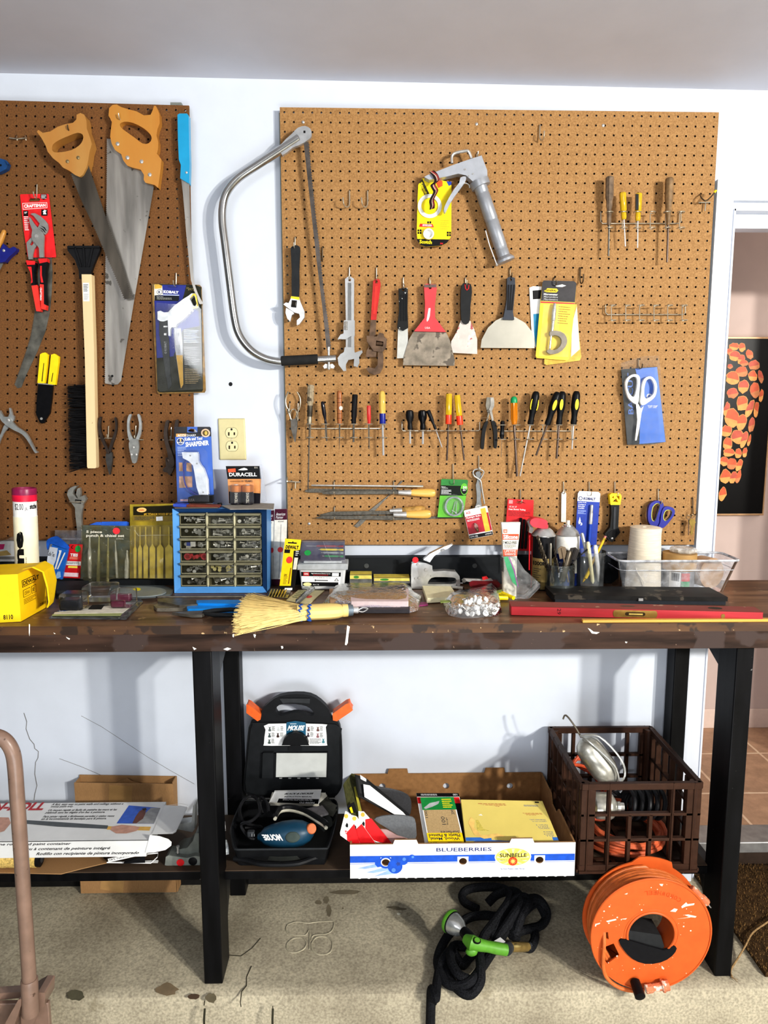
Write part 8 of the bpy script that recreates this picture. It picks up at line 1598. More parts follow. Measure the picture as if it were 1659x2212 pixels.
for y,x0_,xm,mt in((447,1250,1325,M((150,40,50),.4)),(473,1340,1352,M((236,214,30),.4)),(497,1360,1375,M((150,156,160),.4)),(522,1370,1385,M((40,150,90),.4))):m=MB();m.lathe(p1('D',x0_,y,d=dq+.005),p1('D',xm,y+1,d=dq+.005),[(0,.001),(1,.001)],STEEL,8);m.lathe(p1('D',xm,y,d=dq+.005),p1('D',1527,y+3,d=dq+.005),[(0,.0016),(.05,.003),(.7,.003),(.72,.0016),(.82,.0016),(.85,.003),(1,.003)],mt,10);m.build('mini_screwdriver',s)
m=MB();ew('D',[(1212,408),(1538,408),(1541,572),(1204,568)],dq+.0115,.0006,m,clear((226,226,240),.12,.05));q=fq('D',[(1235,478),(1285,478),(1285,518),(1235,518)],dq+.012);m.disc(q,.5,.5,.5,.5,M((24,150,70),.5));m.tube(PP('D',[(1375,412),(1435,560)],d=dq+.0122),.0007,clear((245,245,250),.6),4);ew('D',[(1328,562),(1365,562),(1365,580),(1328,580)],dq+.0135,.002,m,M((200,200,205),.4));m.build('clear_lid',s)
for k,(pts,zz,lb)in enumerate((([(190,318),(358,318),(362,400),(192,400)],305,'smaller clear box with a yellow label beside the screw tub'),([(368,340),(642,340),(650,400),(370,400)],330,'wider clear box with a yellow and black label left of the stapler'))):
 s=thing('staple_box',lb,'box');dx=.10;f=PP('E',pts,d=dx);f[2].z=f[3].z=BZ+.001;m=MB();m.ext(f,(0,.05,0),clear((206,206,200),.55));m.build('clear_case',s,bev=.002);m=MB();tp=[f[0]+V((.001,.001,.0006)),f[1]+V((-.001,.001,.0006)),f[1]+V((-.001,.049,.0006)),f[0]+V((.001,.049,.0006))];m.add(tp,[(3,2,1,0)],M((226,206,96),.5));q=Q(f[0],f[1],f[2],f[3]);m.rect(q,.02,.02,.98,.28,M((216,200,100),.5));m.disc(q,.3,.15,.12,.1,M((60,130,50),.5),.0006)
 if k:m.rect(q,.02,.5,1,1,BLACK,.0005);m.lines(q,.15,.55,.95,.8,2,YEL,.0008,.5)
 m.build('printed_label',s)
s=thing('staple_gun','chrome staple gun with a red dot standing at the back of the bench','staple gun');SG=M((206,207,206),.25,.95,.15,40,wear=((130,128,124),50,.66));dg=.105
m=MB();f=[(650,225),(655,198),(690,188),(760,205),(800,235),(818,255),(900,250),(985,258),(1012,290),(1018,345),(1010,385),(650,385)];hole_=[(775,345),(790,315),(830,297),(960,300),(985,312),(985,335),(960,348),(800,350)]
F_=PP('E',f,d=dg);mn=BZ+.001;F_=[V((p.x,p.y,max(p.z-.0,mn)))for p in F_];dz=min(p.z for p in F_)-mn;F_=[V((p.x,p.y,p.z-dz))for p in F_];H_=[V((p.x,p.y,p.z-dz))for p in PP('E',spl(hole_,2),d=dg)];m.ext([p+V((0,.028,0))for p in F_],(0,-.028,0),SG,[[p+V((0,.028,0))for p in H_]]);m.build('body',s,bev=.004,seg=3)
m=MB();ew('E',[(740,205),(790,160),(850,130),(900,105),(945,90),(962,92),(930,120),(860,150),(820,180),(790,225)],dg-.004,.020,m,SG);m.build('lever',s,bev=.003)
m=MB();ew('E',[(690,225),(760,230),(808,250),(810,290),(770,310),(745,345),(715,330),(700,280)],dg+.0015,.003,m,M((196,196,194),.25,.85));m.build('side_plate',s,bev=.001)
for x,y,r in((700,240,.004),(760,280,.005),(710,340,.004),(680,345,.003)):m=MB();p=p1('E',x,y,d=dg+.0015);m.lathe(p,p+V((0,-.002,0)),[(0,r),(1,r*.8)],STEEL,12);m.build('rivet',s)
m=MB();p=p1('E',682,206,d=dg+.003);m.lathe(p,p+V((0,-.0006,0)),[(0,.0088),(1,.0088)],M((226,40,50),.5),20);m.build('dot_sticker',s)
m=MB();m.lathe(p1('E',780,382,z=BZ+.007),p1('E',1035,380,z=BZ+.007),[(0,.0042),(.08,.0042),(.09,.0036),(.5,.0036),(.52,.0026),(1,.0026)],CHROME,12);solo(m,'socket_extension','chrome socket extension bar lying before the staple gun','socket bar')
m=MB();m.lathe(p1('E',960,408,z=BZ+.0065),p1('E',1040,418,z=BZ+.0065),[(0,.005),(.6,.005),(.62,.006),(1,.006),(1,.004)],STEEL,14);m.lathe(p1('E',1034,417,z=BZ+.0065),p1('E',1040.5,418,z=BZ+.0065),[(0,.004),(1,.004)],BLACK,12);solo(m,'socket','short steel socket lying beside the cream sponge pad','socket')
s=thing('multi_tool','dark red folding multi tool lying right of the staple gun','multi tool');m=MB();ew('E',[(1085,372),(1110,362),(1300,365),(1315,385),(1310,410),(1100,412),(1085,395)],.155,.02,m,M((104,22,30),.3,0,.2));m.build('handle',s,bev=.004);m=MB();ew('E',[(1030,360),(1045,345),(1180,350),(1250,345),(1262,362),(1100,372)],.150,.008,m,STEEL);m.lathe(p1('E',1045,362,d=.152),p1('E',1045,362,d=.142),[(0,.006),(1,.006)],DSTEEL,12);ew('E',[(1180,335),(1215,328),(1228,345),(1185,358)],.156,.006,m,RED);m.build('blade',s,bev=.001)
def lumpy(c,pts,z0,z1,mat,seed,nz=3):
 r_=random.Random(seed);base=PP(c,pts,z=z0);cen=sum(base,V())/len(base);m=MB();n=len(base);vs=[]
 for k in range(nz+1):
  t=k/nz;sc_=1-.30*t**2;vs+=[cen+(p-cen)*sc_*r_.uniform(.94,1.04)+V((0,0,(z1-z0)*t*(1 if k==0 else r_.uniform(.8,1.1))))for p in base]
 top=cen+V((0,0,(z1-z0)*1.04));vs.append(top);fs=[(k*n+i,k*n+(i+1)%n,(k+1)*n+(i+1)%n,(k+1)*n+i)for k in range(nz)for i in range(n)]+[(nz*n+i,nz*n+(i+1)%n,len(vs)-1)for i in range(n)];m.add(vs,fs,mat);return m
s=thing('plastic_bag','long clear bag of white cards and dark strips lying behind the whisk broom','bag');m=MB();f=PP('E',[(60,490),(640,490),(625,565),(300,590),(60,560)],z=BZ+.024);a0=p1('E',250,470,z=BZ+.02);a1=p1('E',630,560,z=BZ)
def slabz(x0,x1,y0,y1,z0,z1,mat,nm):pts=PP('E',[(x0,y0),(x1,y0),(x1,y1),(x0,y1)],z=z1);mm=MB();mm.ext(pts,(0,0,-(z1-z0)),mat);return mm.build(nm,s,bev=.002)
slabz(140,640,470,575,BZ+.002,BZ+.012,M((60,58,62),.5),'dark_strips');slabz(200,630,420,515,BZ+.012,BZ+.026,M((216,196,196),.6,0,.05),'card_stack');slabz(40,210,420,500,BZ+.012,BZ+.022,M((150,120,90),.6),'brown_card')
BAG=clear((232,228,240),.62,.22,.4);bb=lumpy('E',[(10,500),(40,440),(150,420),(640,420),(690,460),(740,500),(690,580),(630,600),(300,598),(60,575),(-20,540)],BZ+.0005,BZ+.031,BAG,4).build('clear_bag',s,smooth=50)
s=thing('sponge_pad','cream rectangular sponge pad lying between the two bags','sponge');m=MB();ez('E',[(735,398),(945,402),(1000,478),(768,492)],BZ+.016,.013,m,M((226,220,184),.9,0,.06,80));m.build('pad',s,bev=.003);m=MB();ez('E',[(730,405),(945,412),(1000,500),(765,515)],BZ+.003,.0025,m,M((236,230,196),.9));m.build('lower_layer',s)
m=MB();ez('E',[(690,520),(775,522),(775,540),(700,548)],BZ+.0025,.002,m,M((150,40,110),.4));solo(m,'plastic_strip','short purple plastic strip poking out at the right of the long bag','plastic strip')
s=thing('hardware_bag','clear zip bag of white-headed screws and anchors near the bench front','bag');m=MB();R9=random.Random(17);WHP=M((236,236,234),.4);ctr=PP('E',[(960,610),(1000,540),(1100,500),(1230,510),(1280,570),(1230,620),(1080,640)],z=BZ+.012)
cx_,cy_=sum(p.x for p in ctr)/7,sum(p.y for p in ctr)/7
for i in range(190):
 a=R9.uniform(0,2*pi);rr=R9.random()**.6;p=V((cx_+.060*rr*cos(a),cy_+.042*rr*sin(a),BZ+.008+.034*(1-rr**2)*R9.random()));dv=V((R9.uniform(-1,1),R9.uniform(-1,.4),R9.uniform(-.05,.9))).normalized()
 if i%5<3:m.lathe(p,p+dv*.005,[(0,.0025),(0,.0072),(.8,.0070),(1,.002)],WHP,10)
 else:m.lathe(p,p+dv*.018,[(0,.004),(.1,.004),(.12,.0017),(1,.0012)],STEEL,7)
o_=m.build('screw_pile',s);o_['kind']='stuff';lumpy('E',[(880,560),(960,510),(1040,480),(1200,470),(1310,440),(1335,600),(1280,620),(1180,640),(1040,645),(930,620)],BZ+.0005,BZ+.036,clear((238,239,241),.30,.12,.4),8).build('clear_bag',s,smooth=50);m=MB();ez('E',[(865,508),(1000,500),(1330,425),(1325,445),(1010,512),(870,525)],BZ+.026,.001,m,M((150,170,90),.4,alpha=.8));m.build('zip_strip',s)
s=thing('side_cutters','yellow-handled side cutters lying behind the hardware bag','pliers');m=MB();ez('E',[(1075,428),(1095,420),(1140,432),(1165,445),(1130,455),(1095,445)],BZ+.012,.009,m,DSTEEL,2);m.build('jaw',s,bev=.002)
for pp in([(1150,438,.010),(1230,440,.011),(1330,455,.011),(1415,490,.009)],[(1140,450,.010),(1220,470,.011),(1310,488,.011),(1370,490,.009)]):m=MB();m.tube([p1('E',x,y,z=BZ+z)for x,y,z in pp],[.003,.005,.0062,.0055],M((246,216,20),.35),10);m.build('handle',s)
s=thing('groove_pliers','large groove pliers with sky blue grips lying under the whisk broom bristles','pliers');SKY=M((20,134,214),.35,0,.06,20)
m=MB();ez('D',[(140,842),(200,835),(440,850),(440,880),(300,890),(200,868),(140,860)],BZ+.016,.010,m,M((104,98,88),.4,.8,.25,60));m.build('upper_jaw',s,bev=.002);m=MB();ez('D',[(110,890),(150,872),(250,885),(420,855),(440,870),(370,905),(220,912),(130,912)],BZ+.010,.009,m,M((130,124,112),.38,.8,.25,60));m.build('lower_jaw',s,bev=.002)
for pts,z in(([(430,852),(560,848),(800,850),(860,862),(800,880),(560,876),(430,872)],.018),([(358,900),(400,882),(560,880),(780,884),(800,905),(760,914),(360,916)],.012)):m=MB();ez('D',pts,BZ+z,.011,m,SKY);m.build('grip',s,bev=.004,seg=3)
s=thing('long_nose_pliers','black-handled long nose pliers lying nearest the bench edge, under the broom','pliers');m=MB();ez('D',[(245,940),(300,938),(380,932),(480,928),(500,945),(470,960),(400,962),(320,952)],BZ+.009,.007,m,M((120,116,108),.36,.85,.2,60));m.build('jaw',s,bev=.0015)
for pp in([(480,938,.008),(560,930,.009),(680,922,.009),(760,925,.008)],[(480,950,.008),(560,962,.009),(680,965,.009),(745,962,.008)]):m=MB();m.tube([p1('D',x,y,z=BZ+z)for x,y,z in pp],[.004,.0058,.0055,.005],M((38,40,42),.45),10);m.build('handle',s)
s=thing('steel_punch','thin grey steel bar lying behind the blue-gripped pliers','rod');m=MB();m.lathe(p1('D',140,828,z=BZ+.0045),p1('D',780,826,z=BZ+.0045),[(0,.003),(1,.0035)],M((110,104,94),.4,.8,.2),8);m.build('bar',s)
STW=M((222,196,130),.7,0,.12,60);STW2=M((232,206,132),.6,0,.08,40,grain=(.1,1,1));s=thing('whisk_broom','straw whisk broom with two blue stitched bands lying on the bench front','broom')
m=MB();R8=random.Random(12);a0=V(p1('D',1215,945,z=BZ+.020))
tipc=[p1('D',x,y,z=BZ+z)for x,y,z in((830,828,.02),(780,880,.022),(750,940,.024),(735,1000,.024),(728,1065,.020))]
for i in range(900):
 t=R8.random();k=min(3,int(t*4));f_=t*4-k;e=tipc[k]+(tipc[k+1]-tipc[k])*f_;e=e+V((R8.uniform(-.012,.012),R8.uniform(-.004,.004),R8.uniform(-.018,.012)));ang=R8.uniform(0,2*pi);rr=R8.random()**.5
 b_=a0+V((R8.uniform(0,.02),(t-.5)*-.046+.0*cos(ang),.013*sin(ang)*rr));e.z=max(e.z,BZ+.002)
 mid=(b_+e)/2+V((0,R8.uniform(-.003,.003),R8.uniform(-.002,.004)));m.tube([b_,mid,e],[.0010,.0009,.0005],STW,3,caps=False)
o_=m.build('bristles',s,smooth=0);o_['kind']='stuff'
m=MB();a,b=p1('D',1180,946,z=BZ+.021),p1('D',1525,930,z=BZ+.021);m.lathe(a,b,[(0,.026),(.2,.0255),(.45,.026),(.7,.0265),(.88,.024),(.97,.020),(1,.016)],STW2,26,(13,.05),sq=.75,side=(0,1,0));m.build('straw_neck',s)
for x,x2 in((1212,1196),(1278,1262)):
 m=MB();c_=p1('D',(x+x2)/2+6,945,z=BZ+.021);pts=[c_+V((.004*sin(i*2.1),.0275*cos(i*pi/14),.0186*sin(i*pi/14)))for i in range(28)];m.tube(pts,.0022,M((32,84,170),.6),6,closed=True);m.build('stitching',s)
m=MB();a,b=p1('D',1518,930,z=BZ+.021),p1('D',1560,928,z=BZ+.021);m.lathe(a,b,[(0,.0165),(.5,.0168),(1,.016)],STW2,18,(11,.05));m.build('straw_cap',s);m=MB();b2=p1('D',1600,926,z=BZ+.021);m.lathe(b,b2,[(0,.0148),(.9,.014),(1,.011)],M((112,124,134),.4,.5),18);m.lathe(b2,b2+V((.014,0,0)),[(0,.008),(.8,.0085),(1,.006)],CHROME,14);m.tube([b2+V((.012,0,0)),b2+V((.024,0,.006)),b2+V((.036,.004,.002)),b2+V((.024,.004,-.006)),b2+V((.012,0,-.002))],.0015,CHROME,7,k=3);m.build('ferrule',s)
s=thing('driver_bit_pack','clear packet of small gold driver bits lying in front of the brush cards','drill bits');m=MB();ez('D',[(985,765),(1140,770),(1110,835),(960,820)],BZ+.003,.002,m,clear((220,214,190),.5));m.build('packet',s)
for k in range(6):m=MB();m.lathe(p1('D',990+22*k,775,z=BZ+.007),p1('D',968+22*k,825,z=BZ+.007),[(0,.0025),(.5,.0028),(.6,.0016),(1,.0016)],M((196,170,80),.3,.8),8);m.build('bit',s)
s=thing('blade_packet','pale printed packet with a red dot lying beside a clear tube, behind the broom','packet');m=MB();ez('D',[(1190,775),(1385,778),(1270,880),(1100,850)],BZ+.003,.0025,m,M((216,206,160),.5,0,.06));q=zq('D',[(1190,775),(1385,778),(1270,880),(1100,850)],BZ+.003);m.disc(q,.72,.55,.10,.10,M((214,80,70),.5));m.lines(q,.1,.1,.6,.8,5,M((120,130,90),.5),.0004,.4);m.build('card',s)
s=thing('clear_tube','clear plastic tube lying across the pale packet','tube');m=MB();m.lathe(p1('D',1300,760,z=BZ+.011),p1('D',1180,865,z=BZ+.011),[(0,.003),(.04,.0075),(.94,.0075),(1,.004)],clear((220,224,226),.38,.05),16);m.build('tube',s)
s=thing('silicone_tube','white and orange silicone squeeze tube standing in a zip bag','tube');dsl=.20;ORR=M((226,84,44),.45)
m=MB();f=PP('d',[(52,115),(205,112),(200,200),(178,385),(175,600),(70,600),(66,385),(60,200)],d=dsl);f[4].z=f[5].z=BZ+.002;m.ext(f,(0,.022,0),M((232,228,214),.45));q=fq('d',[(56,200),(195,200),(178,385),(66,385)],dsl+.0004);m.rect(q,0,.02,1,.27,ORR);m.text(q,'Silicone',.06,.05,.94,.24,WHITE,.0008,bold=.03);m.text(q,'7 MOLD-FREE',.03,.34,.9,.46,DGREY,.0008,bold=.01);m.lines(q,.08,.5,.9,.68,3,M((120,110,90),.5));m.rect(q,0,.71,1,1,ORR);m.text(q,'LIFETIME',.1,.73,.9,.83,WHITE,.0008);m.text(q,'GUARANTEE',.1,.86,.9,.96,WHITE,.0008);q=fq('d',[(65,165),(98,165),(98,195),(67,195)],dsl+.0004);m.rect(q,0,0,1,1,M((226,110,80),.5));m.text(q,'GE',.2,.25,.8,.75,WHITE,.0006);m.build('tube_body',s,bev=.006,seg=3)
m=MB();ew('d',[(50,108),(207,108),(206,128),(52,130)],dsl+.001,.008,m,M((206,206,202),.4));m.build('crimped_end',s)
s=thing('zip_bag','clear zip bag with a green seal slumped around the silicone tube','bag');m=MB();vs=[];R7=random.Random(6)
f=PP('d',[(66,390),(130,385),(180,400),(240,500),(372,615),(360,640),(270,740),(150,735),(80,660)],d=dsl+.012);f=[V((p.x,p.y-.01*(i in(5,6,7)),max(p.z,BZ+.001)))for i,p in enumerate(f)];m.ext(f,(0,.05,0),clear((226,228,228),.30,.05,.5));m.build('clear_bag',s,bev=.006,seg=3);m=MB();ew('d',[(70,392),(105,392),(150,500),(185,640),(140,600),(95,490)],dsl+.0135,.0005,m,M((70,160,110),.5,0,.1));ew('d',[(108,392),(116,392),(160,500),(190,640),(183,640),(150,505)],dsl+.0137,.0004,m,M((150,90,150),.5));m.build('seal_strip',s)
def can(name,label,c,xc,yb,y_sh,y_top,r,d,body,neck,bands,dome):
 s=thing(name,label,'spray can');a=p1(c,xc,yb,d=d);a.z=BZ+.001;b=p1(c,xc,y_sh,d=d);b=V((a.x,a.y,b.z));m=MB();m.lathe(a,b,[(0,r*.97),(.02,r),(.98,r),(1,r*.97)],body,30)
 for v0,v1,mt,u0,u1 in bands:cband(m,a,b,r,v0,v1,mt,u0,u1)
 return s,m,a,b
r=.0335;s,m,a,b=can('spray_can','black and gold spray can with a red straw cap behind the drill bit jar','d',385,640,215,0,r,.10,M((24,24,25),.3,.2),None,[(.02,.62,M((170,150,96),.3,.6),-180,180),(.02,.16,BLACK,-180,180),(.6,.99,BLACK,-60,60),(.02,.98,M((206,28,40),.4),64,76)],None)
m.lathe(b,b+V((0,0,.022)),[(0,r*1.02),(.1,r*1.03),(.3,r*.92),(.7,r*.75),(1,r*.5)],M((190,190,188),.28,.85),26);cyl(a,b,r,40,14,.55,.475,'THE',BLACK,0,.05);cyl(a,b,r,52,-8,.545,.47,'E DOOR',BLACK,0,.05,m,.0009);cyl(a,b,r,56,32,.76,.71,'I-ONE',WHITE,0,.03);cyl(a,b,r,60,36,.96,.82,'3',M((226,50,50),.4),0,.05)
for k in range(7):cband(m,a,b,r,.40-.04*k,.41-.04*k,DGREY,8+(k%3)*8,50,6,.0005)
m.build('can_body',s);m=MB();rc=M((226,56,70),.4);t_=b+V((0,0,.016));ew('d',[(285,110),(300,82),(345,72),(420,92),(430,120),(428,160),(330,150),(300,135)],.118,.034,m,rc,2);m.build('spray_head',s,bev=.005,seg=3);m=MB();ew('d',[(262,100),(290,85),(300,130),(318,170),(300,200),(275,190),(280,150)],.110,.02,m,M((120,116,112),.4,.6));m.build('nozzle_arm',s,bev=.002);m=MB();m.tube(PP('d',[(282,215),(280,360),(278,500)],d=.135),.0018,M((214,30,44),.4),7);m.build('straw',s)
r=.0345;s,m,a,b=can('spray_can','white-labelled silicone lubricant spray can with a grey domed top','d',580,640,212,0,r,.085,M((232,230,222),.35),None,[(.02,.66,M((30,52,120),.4),-30,70),(.02,.3,M((30,52,120),.4),-180,180)],None);m.lathe(b,b+V((0,0,.030)),[(0,r*1.02),(.06,r*1.03),(.12,r*.97),(.4,r*.85),(.75,r*.55),(.85,r*.5),(.87,r*.38),(1,r*.36)],M((176,176,174),.28,.85),26)
for v0,v1,t,u1 in((.955,.895,'Heavy-Duty',-16),(.865,.76,'Silicone',-20),(.74,.63,'Lubricant',-24)):cyl(a,b,r,34,u1,v0,v1,t,BLACK,0,.03)
m.build('can_body',s);m=MB();n0=b+V((0,0,.029));m.lathe(n0,n0+V((0,0,.014)),[(0,.0055),(1,.0055)],M((224,222,212),.4),14);m.build('nozzle',s)
GLS=clear((214,226,224),.12,.03);s=thing('glass_jar','small glass jar packed with drill bits behind the black flat case','jar');dj=.155;a=p1('d',530,625,d=dj);a.z=BZ+.001;r=(p1('d',645,560,d=dj)-p1('d',413,560,d=dj)).length/2;hj=p1('d',530,452,d=dj).z-BZ
m=MB();m.lathe(a,a+V((0,0,hj)),[(0,r*.9),(.05,r),(.68,r),(.78,r*.9),(.82,r*.9),(.83,r*.95),(.86,r*.95),(.87,r*.9),(.91,r*.9),(.92,r*.95),(.97,r*.95),(1,r*.92),(1,r*.84),(.8,r*.82),(.68,r*.92),(.06,r*.92),(.04,.001)],GLS,28);m.build('jar_body',s)
RJ=random.Random(3)
def instick(nm,label,c,tip,foot,d,r,mat,kind,cat,group=None):
 t=thing(nm,label,cat,group);A2=p1(c,*tip,d=d);B2=p1(c,*foot,d=d);B2.z=max(B2.z,BZ+.006);m=MB()
 if kind=='twist':
  L_=(A2-B2).length;n=40;ax=(A2-B2).normalized();u=ax.orthogonal().normalized();w_=ax.cross(u)
  for ph in(0,pi):m.tube([B2+ax*L_*i/n+(u*cos(i*.8+ph)+w_*sin(i*.8+ph))*r*.6 for i in range(n+1)],r*.62,mat,6)
  m.build('shank',t)
 elif kind=='flat':
  m.tube([B2,A2],r*.45,mat,8);u=(A2-B2).normalized();sd_=u.cross(V((0,-1,0))).normalized();p=[A2-u*.03-sd_*r*2,A2-u*.03+sd_*r*2,A2+sd_*r*2,A2+u*.006,A2-sd_*r*2];m.ext(p,(0,.002,0),mat);m.build('blade',t)
 else:m.lathe(B2,A2,[(0,r*.3),(.06,r),(.94,r),(1,r*.7)],mat,10);m.build('shaft',t)
 return t,A2,B2
DB=M((86,78,66),.38,.85,.25,60);DB2=M((126,122,112),.34,.85,.2,60)
for i,(tip,ft,r_,mt,kd,lb)in enumerate((((345,220),(480,600),.0042,DB,'twist','longest twisted auger bit leaning left in the glass jar'),((362,310),(470,610),.0035,DB,'twist','second auger bit from the left in the glass jar'),((455,280),(450,600),.004,DB2,'rod','straight grey bit near the left of the glass jar'),((485,330),(540,610),.0032,DB,'twist','twist bit in the middle of the glass jar'),((545,320),(600,600),.0055,M((120,104,84),.5,.5),'flat','spade bit with tan blade in the middle of the glass jar'),((610,340),(545,600),.010,DB,'rod','fat dark hole-cutter sleeve standing in the glass jar'),((655,330),(560,600),.0065,M((52,48,46),.45,.6),'flat','wide black spade bit at the right of the glass jar'),((800,296),(575,480),.0024,M((34,34,36),.4),'rod','thin black rod leaning far right out of the glass jar'))):
 instick('drill_bit',lb,'d',tip,ft,dj-.004*(i%4),r_,mt,kd,'drill bit','bits in the glass jar')
s=thing('plastic_cup','clear plastic cup of pencils and markers beside the glass jar','cup');dk=.130;a=p1('d',775,625,d=dk);a.z=BZ+.001;r=(p1('d',895,560,d=dk)-p1('d',662,560,d=dk)).length/2;hj=p1('d',775,345,d=dk).z-BZ;m=MB();m.lathe(a,a+V((0,0,hj)),[(0,r*.92),(.9,r),(.92,r*1.04),(1,r*1.04),(1,r*.98),(.1,r*.88),(.04,.001)],clear((212,218,222),.2,.05),28);m.build('cup_body',s)
PN='writing tools in the clear cup'
t,A2,B2=instick('pencil','yellow pencil with pink eraser leaning right in the clear cup','d',(905,225),(720,600),dk,.0036,M((236,190,40),.4),'rod','pencil',PN);ax=(A2-B2).normalized();m=MB();m.lathe(A2-ax*.012,A2-ax*.004,[(0,.0038),(1,.0038)],M((196,170,60),.3,.8),10);m.build('ferrule',t);m=MB();m.lathe(A2-ax*.004,A2+ax*.002,[(0,.0034),(1,.003)],M((206,130,120),.6),10);m.build('eraser',t)
instick('pencil','thick cream stick pencil in the middle of the clear cup','d',(762,268),(802,612),dk+.012,.0055,M((236,226,180),.45),'rod','pencil',PN);instick('marker','white and red marker at the right of the clear cup','d',(822,295),(858,605),dk+.010,.0058,M((234,232,232),.4),'rod','marker',PN);instick('pencil','short bright yellow pencil low inside the clear cup','d',(775,505),(740,570),dk+.008,.0050,M((246,206,40),.4),'rod','pencil',PN);instick('knife_blade','grey angled metal knife at the left of the clear cup','d',(712,195),(760,400),dk-.004,.005,M((176,178,178),.35,.7),'rod','knife',PN)
s=thing('storage_bin','clear plastic storage bin of twine and tape at the right end of the bench','bin');BIN=clear((236,239,244),.62,.12);RIM=clear((240,243,248),1.4,.15);db0,db1=.168,.045;bx0_,bx1_=p1('f',160,285,d=db0).x,p1('f',900,285,d=db0).x;zr_=p1('f',550,285,d=db0).z
def ring4(x0,x1,d0,d1,z,rd=.02,k=5):
 o=[]
 for cx_,cy_,a0 in((x1-rd,-d0+rd,-90),(x1-rd,-d1-rd,0),(x0+rd,-d1-rd,90),(x0+rd,-d0+rd,180)):o+=[V((cx_+rd*cos(rad(a0+90*i/k)),cy_+rd*sin(rad(a0+90*i/k)),z))for i in range(k+1)]
 return o
R1,R2_=ring4(bx0_,bx1_,db0,db1,zr_),ring4(bx0_+.02,bx1_-.03,db0-.016,db1+.002,BZ+.001);n=len(R1);m=MB();m.add(R1+R2_,[(i,(i+1)%n,n+(i+1)%n,n+i)for i in range(n)]+[tuple(range(2*n-1,n-1,-1))],BIN);m.build('bin_body',s);m=MB();m.tube(R1,.0035,RIM,6,closed=True);m.tube([p+(q_-p)*.30 for p,q_ in zip(R1,R2_)],.0012,RIM,5,closed=True);m.build('rim',s)
s=thing('twine_cone','large cone of off-white twine standing in the clear bin','twine');TWM=M((226,214,192),.9,0,.08,90,bump=.5,grain=(.3,.3,3));dw=.099;b=p1('f',322,74,d=dw);a=V((b.x-.001,b.y,BZ+.004));m=MB();m.lathe(a,b,[(0,.050)]+[(i/60,.050-.008*i/60+.0006*(i%2))for i in range(1,60)]+[(.985,.040),(1,.028),(.985,.008),(.95,.006)],TWM,30);m.build('yarn',s);m=MB();m.tube([b+V((-.03,-.02,-.09)),b+V((-.035,-.034,-.12)),b+V((-.02,-.05,-.15)),b+V((-.016,-.052,-.165))],.0011,M((232,222,204),.9),5,k=4);m.build('loose_end',s)
KR=M((176,140,88),.6,0,.06,30);CORE=M((226,222,212),.6)
def roll(label,c,r0,r1,h,ax,mat,cat='tape'):
 s=thing('tape_roll',label,cat);ax=V(ax).normalized();m=MB();m.lathe(c,V(c)+ax*h,[(0,r0),(0,r1),(1,r1),(1,r0)],mat,32);m.lathe(c,V(c)+ax*h,[(.01,r0+.0004),(.99,r0+.0004)],mat,24);m.build('tape',s);m=MB();cc=V(c)+ax*.0005;u=ax.orthogonal().normalized();w_=ax.cross(u);k=24;vs=[cc+(u*cos(2*pi*i/k)+w_*sin(2*pi*i/k))*rr+ax*(hh*(h-.001))for rr in(r0,r0-.003)for hh in(0,1)for i in range(k)];m.add(vs,[(i+a*k,(i+1)%k+a*k,(i+1)%k+b*k,i+b*k)for a,b in((0,1),(2,3),(0,2),(1,3))for i in range(k)],CORE);m.build('core',s);return s
dt_=.098;tc=p1('f',528,300,d=dt_);tt=p1('f',528,228,d=dt_);cz=BZ+.0045
s=thing('paint_tin','small tin with a barcode and red label under the tape roll in the bin','can');a=V((tc.x,tc.y,cz));b=V((tc.x,tc.y,tt.z-.0505));r=.042;m=MB();m.lathe(a,b,[(0,r),(1,r)],M((150,152,156),.3,.5),26);cband(m,a,b,r,.0,.95,WHITE,38,-6);cband(m,a,b,r,.45,.9,M((196,60,60),.5),-8,-42);cband(m,a,b,r,0,.44,M((70,150,100),.5),-8,-42)
for k in range(12):cband(m,a,b,r,.45,.9,DGREY,30-2.6*k,28.8-2.6*k-(k%3)*.5,2,.0006)
m.build('tin',s)
roll('brown masking tape roll lying on top of the tin in the clear bin',V((tt.x,tt.y,tt.z-.05)),.022,.0475,.047,(0,0,1),KR)
e=p1('f',735,405,d=.128);roll('brown tape roll standing on edge at the right of the clear bin',V((e.x-.008,e.y,cz+.045)),.024,.044,.045,(-.35,1,.0),M((172,138,104),.6,0,.05,30))
m=MB();ctr=V((tt.x+.012,tt.y+.005,tt.z-.002));m.lathe(ctr,ctr+V((0,0,.014)),[(0,.036),(.3,.039),(.8,.038),(1,.030),(.9,.012)],M((206,200,190),.15,0,.3,60,alpha=.6,spots=((250,250,250),60,.58)),20,(7,.08));solo(m,'tape_roll','crumpled clear-wrapped tape roll on top of the brown masking tape','tape')
m=MB();e=V((bx0_+.064,-.088,cz+.040));m.lathe(e,e+V((.0,.03,.0)),[(0,.018),(0,.036),(1,.036),(1,.018)],M((60,62,66),.5),24);solo(m,'tape_roll','dark grey tape roll standing at the left inside the clear bin','tape')
s=thing('flat_case','flat black tool case with dusty lid lying behind the red level','case');BKC=M((34,33,32),.55,0,.3,30,wear=((80,74,66),26,.62));zt_=BZ+.0225
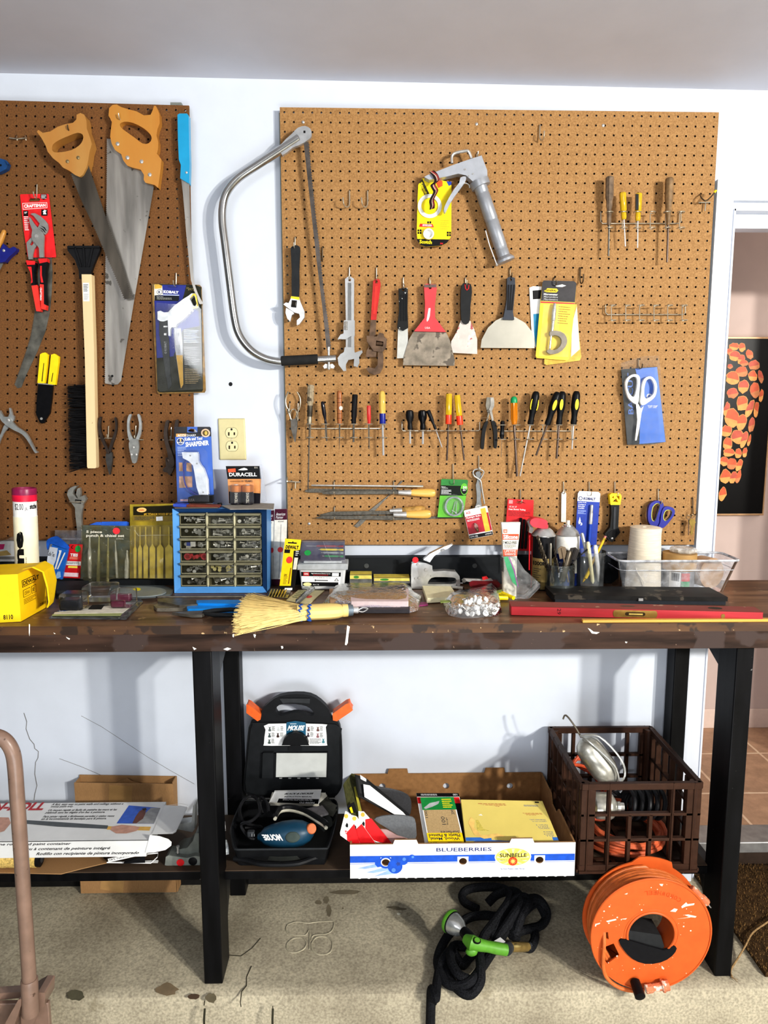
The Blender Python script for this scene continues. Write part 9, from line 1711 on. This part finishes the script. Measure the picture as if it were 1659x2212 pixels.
f=PP('F',[(345,614),(1312,622),(1425,682),(400,670)],z=zt_);m=MB();m.ext(f,(0,0,-.011),BKC);m.build('lid',s,bev=.002);m=MB();ctr=sum(f,V())/4;g=[V((ctr.x+(p.x-ctr.x)*.985,ctr.y+(p.y-ctr.y)*.94,zt_-.0115))for p in f];m.ext(g,(0,0,-.0105),M((38,42,48),.5));m.build('tray',s,bev=.001);m=MB();p=(f[2]+f[3])/2;m.box(p+V((-.006,-.003,-.012)),p+V((.006,.001,-.005)),M((150,150,150),.4));m.build('clasp',s)
s=thing('spirit_level','red wooden spirit level with brass plate lying along the bench front','level');RDL=M((164,38,46),.55,0,.15,30,grain=(.2,1,1),wear=((150,92,80),36,.72));zl_=BZ+.024;f=PP('F',[(130,700),(1500,732),(1632,768),(146,734)],z=zl_)
fl_,fr2=p1('F',146,788,z=BZ+.001),p1('F',1628,825,z=BZ+.001);dv=(fr2-fl_).normalized();nb=V((-dv.y,dv.x,0));W_=.052;L_=(fr2-fl_).length;base=[fl_,fr2,fr2+nb*W_,fl_+nb*W_];m=MB();m.hexa([p+V((0,0,.023))for p in base],base,RDL)
qf=Q(fl_+V((0,0,.023)),fr2+V((0,0,.023)),fr2,fl_);qt_=Q(base[3]+V((0,0,.023)),base[2]+V((0,0,.023)),base[1]+V((0,0,.023)),base[0]+V((0,0,.023)));m.rect(qt_,0,0,1,1,M((150,84,74),.8,0,.2,30,c2=(134,66,60),grain=(.3,1,1),wear=((164,130,112),30,.66)),.0002);m.text(qf,'29',.188,.12,.203,.75,M((60,20,24),.6),rot=90);m.build('body',s,bev=.0015)
BRS2=M((148,118,60),.38,.75,.2,50);m=MB();k=10;pts=[(.50+sx*(.078+.012*0)+(.010*cos(t))*(1 if sx>0 else 1),.5+.40*sin(t))for sx,t0 in((1,-90),(-1,90))for t in[rad(t0+180*i/k)for i in range(k+1)]];m.ext([qf(*p)-qf.n*.0005 for p in pts],qf.n*.0013,BRS2);pts2=[(.50+sx*.032+.008*cos(t),.5+.2*sin(t))for sx,t0 in((1,-90),(-1,90))for t in[rad(t0+180*i/k)for i in range(k+1)]];m.poly(qf,pts2,M((50,36,16),.6),.0012);m.rect(qf,.475,.42,.53,.6,M((214,190,110),.3,.5),.0016);m.build('brass_plate',s)
m=MB();m.disc(qf,.845,.5,.008,.24,BRS2,.0006);m.build('brass_plug',s);m=MB();m.disc(qt_,.83,.45,.028,.22,M((60,50,40),.6),.0006);m.disc(qt_,.48,.45,.03,.14,M((90,66,50),.6),.0006)if 0 else None;m.build('vial_port',s);m=MB();m.disc(qt_,.48,.45,.03,.14,M((90,66,50),.6),.0006);m.build('vial_port',s)
s=thing('wooden_strip','thin yellow wooden strip lying along the right front edge of the bench','wood strip');f0,f1=p1('F',582,846,z=BZ+.0005),p1('F',1659,846,z=BZ+.0005);f0.y=f1.y=-BF+.002;f1=f1+(f1-f0)*.15;m=MB();m.hexa([f0+V((0,0,.007)),f1+V((0,0,.007)),f1+V((0,.013,.007)),f0+V((0,.013,.007))],[f0,f1,f1+V((0,.013,0)),f0+V((0,.013,0))],M((206,160,76),.4,0,.12,30,grain=(.1,1,1),coat=.3));m.build('strip',s,bev=.001)
tidy()
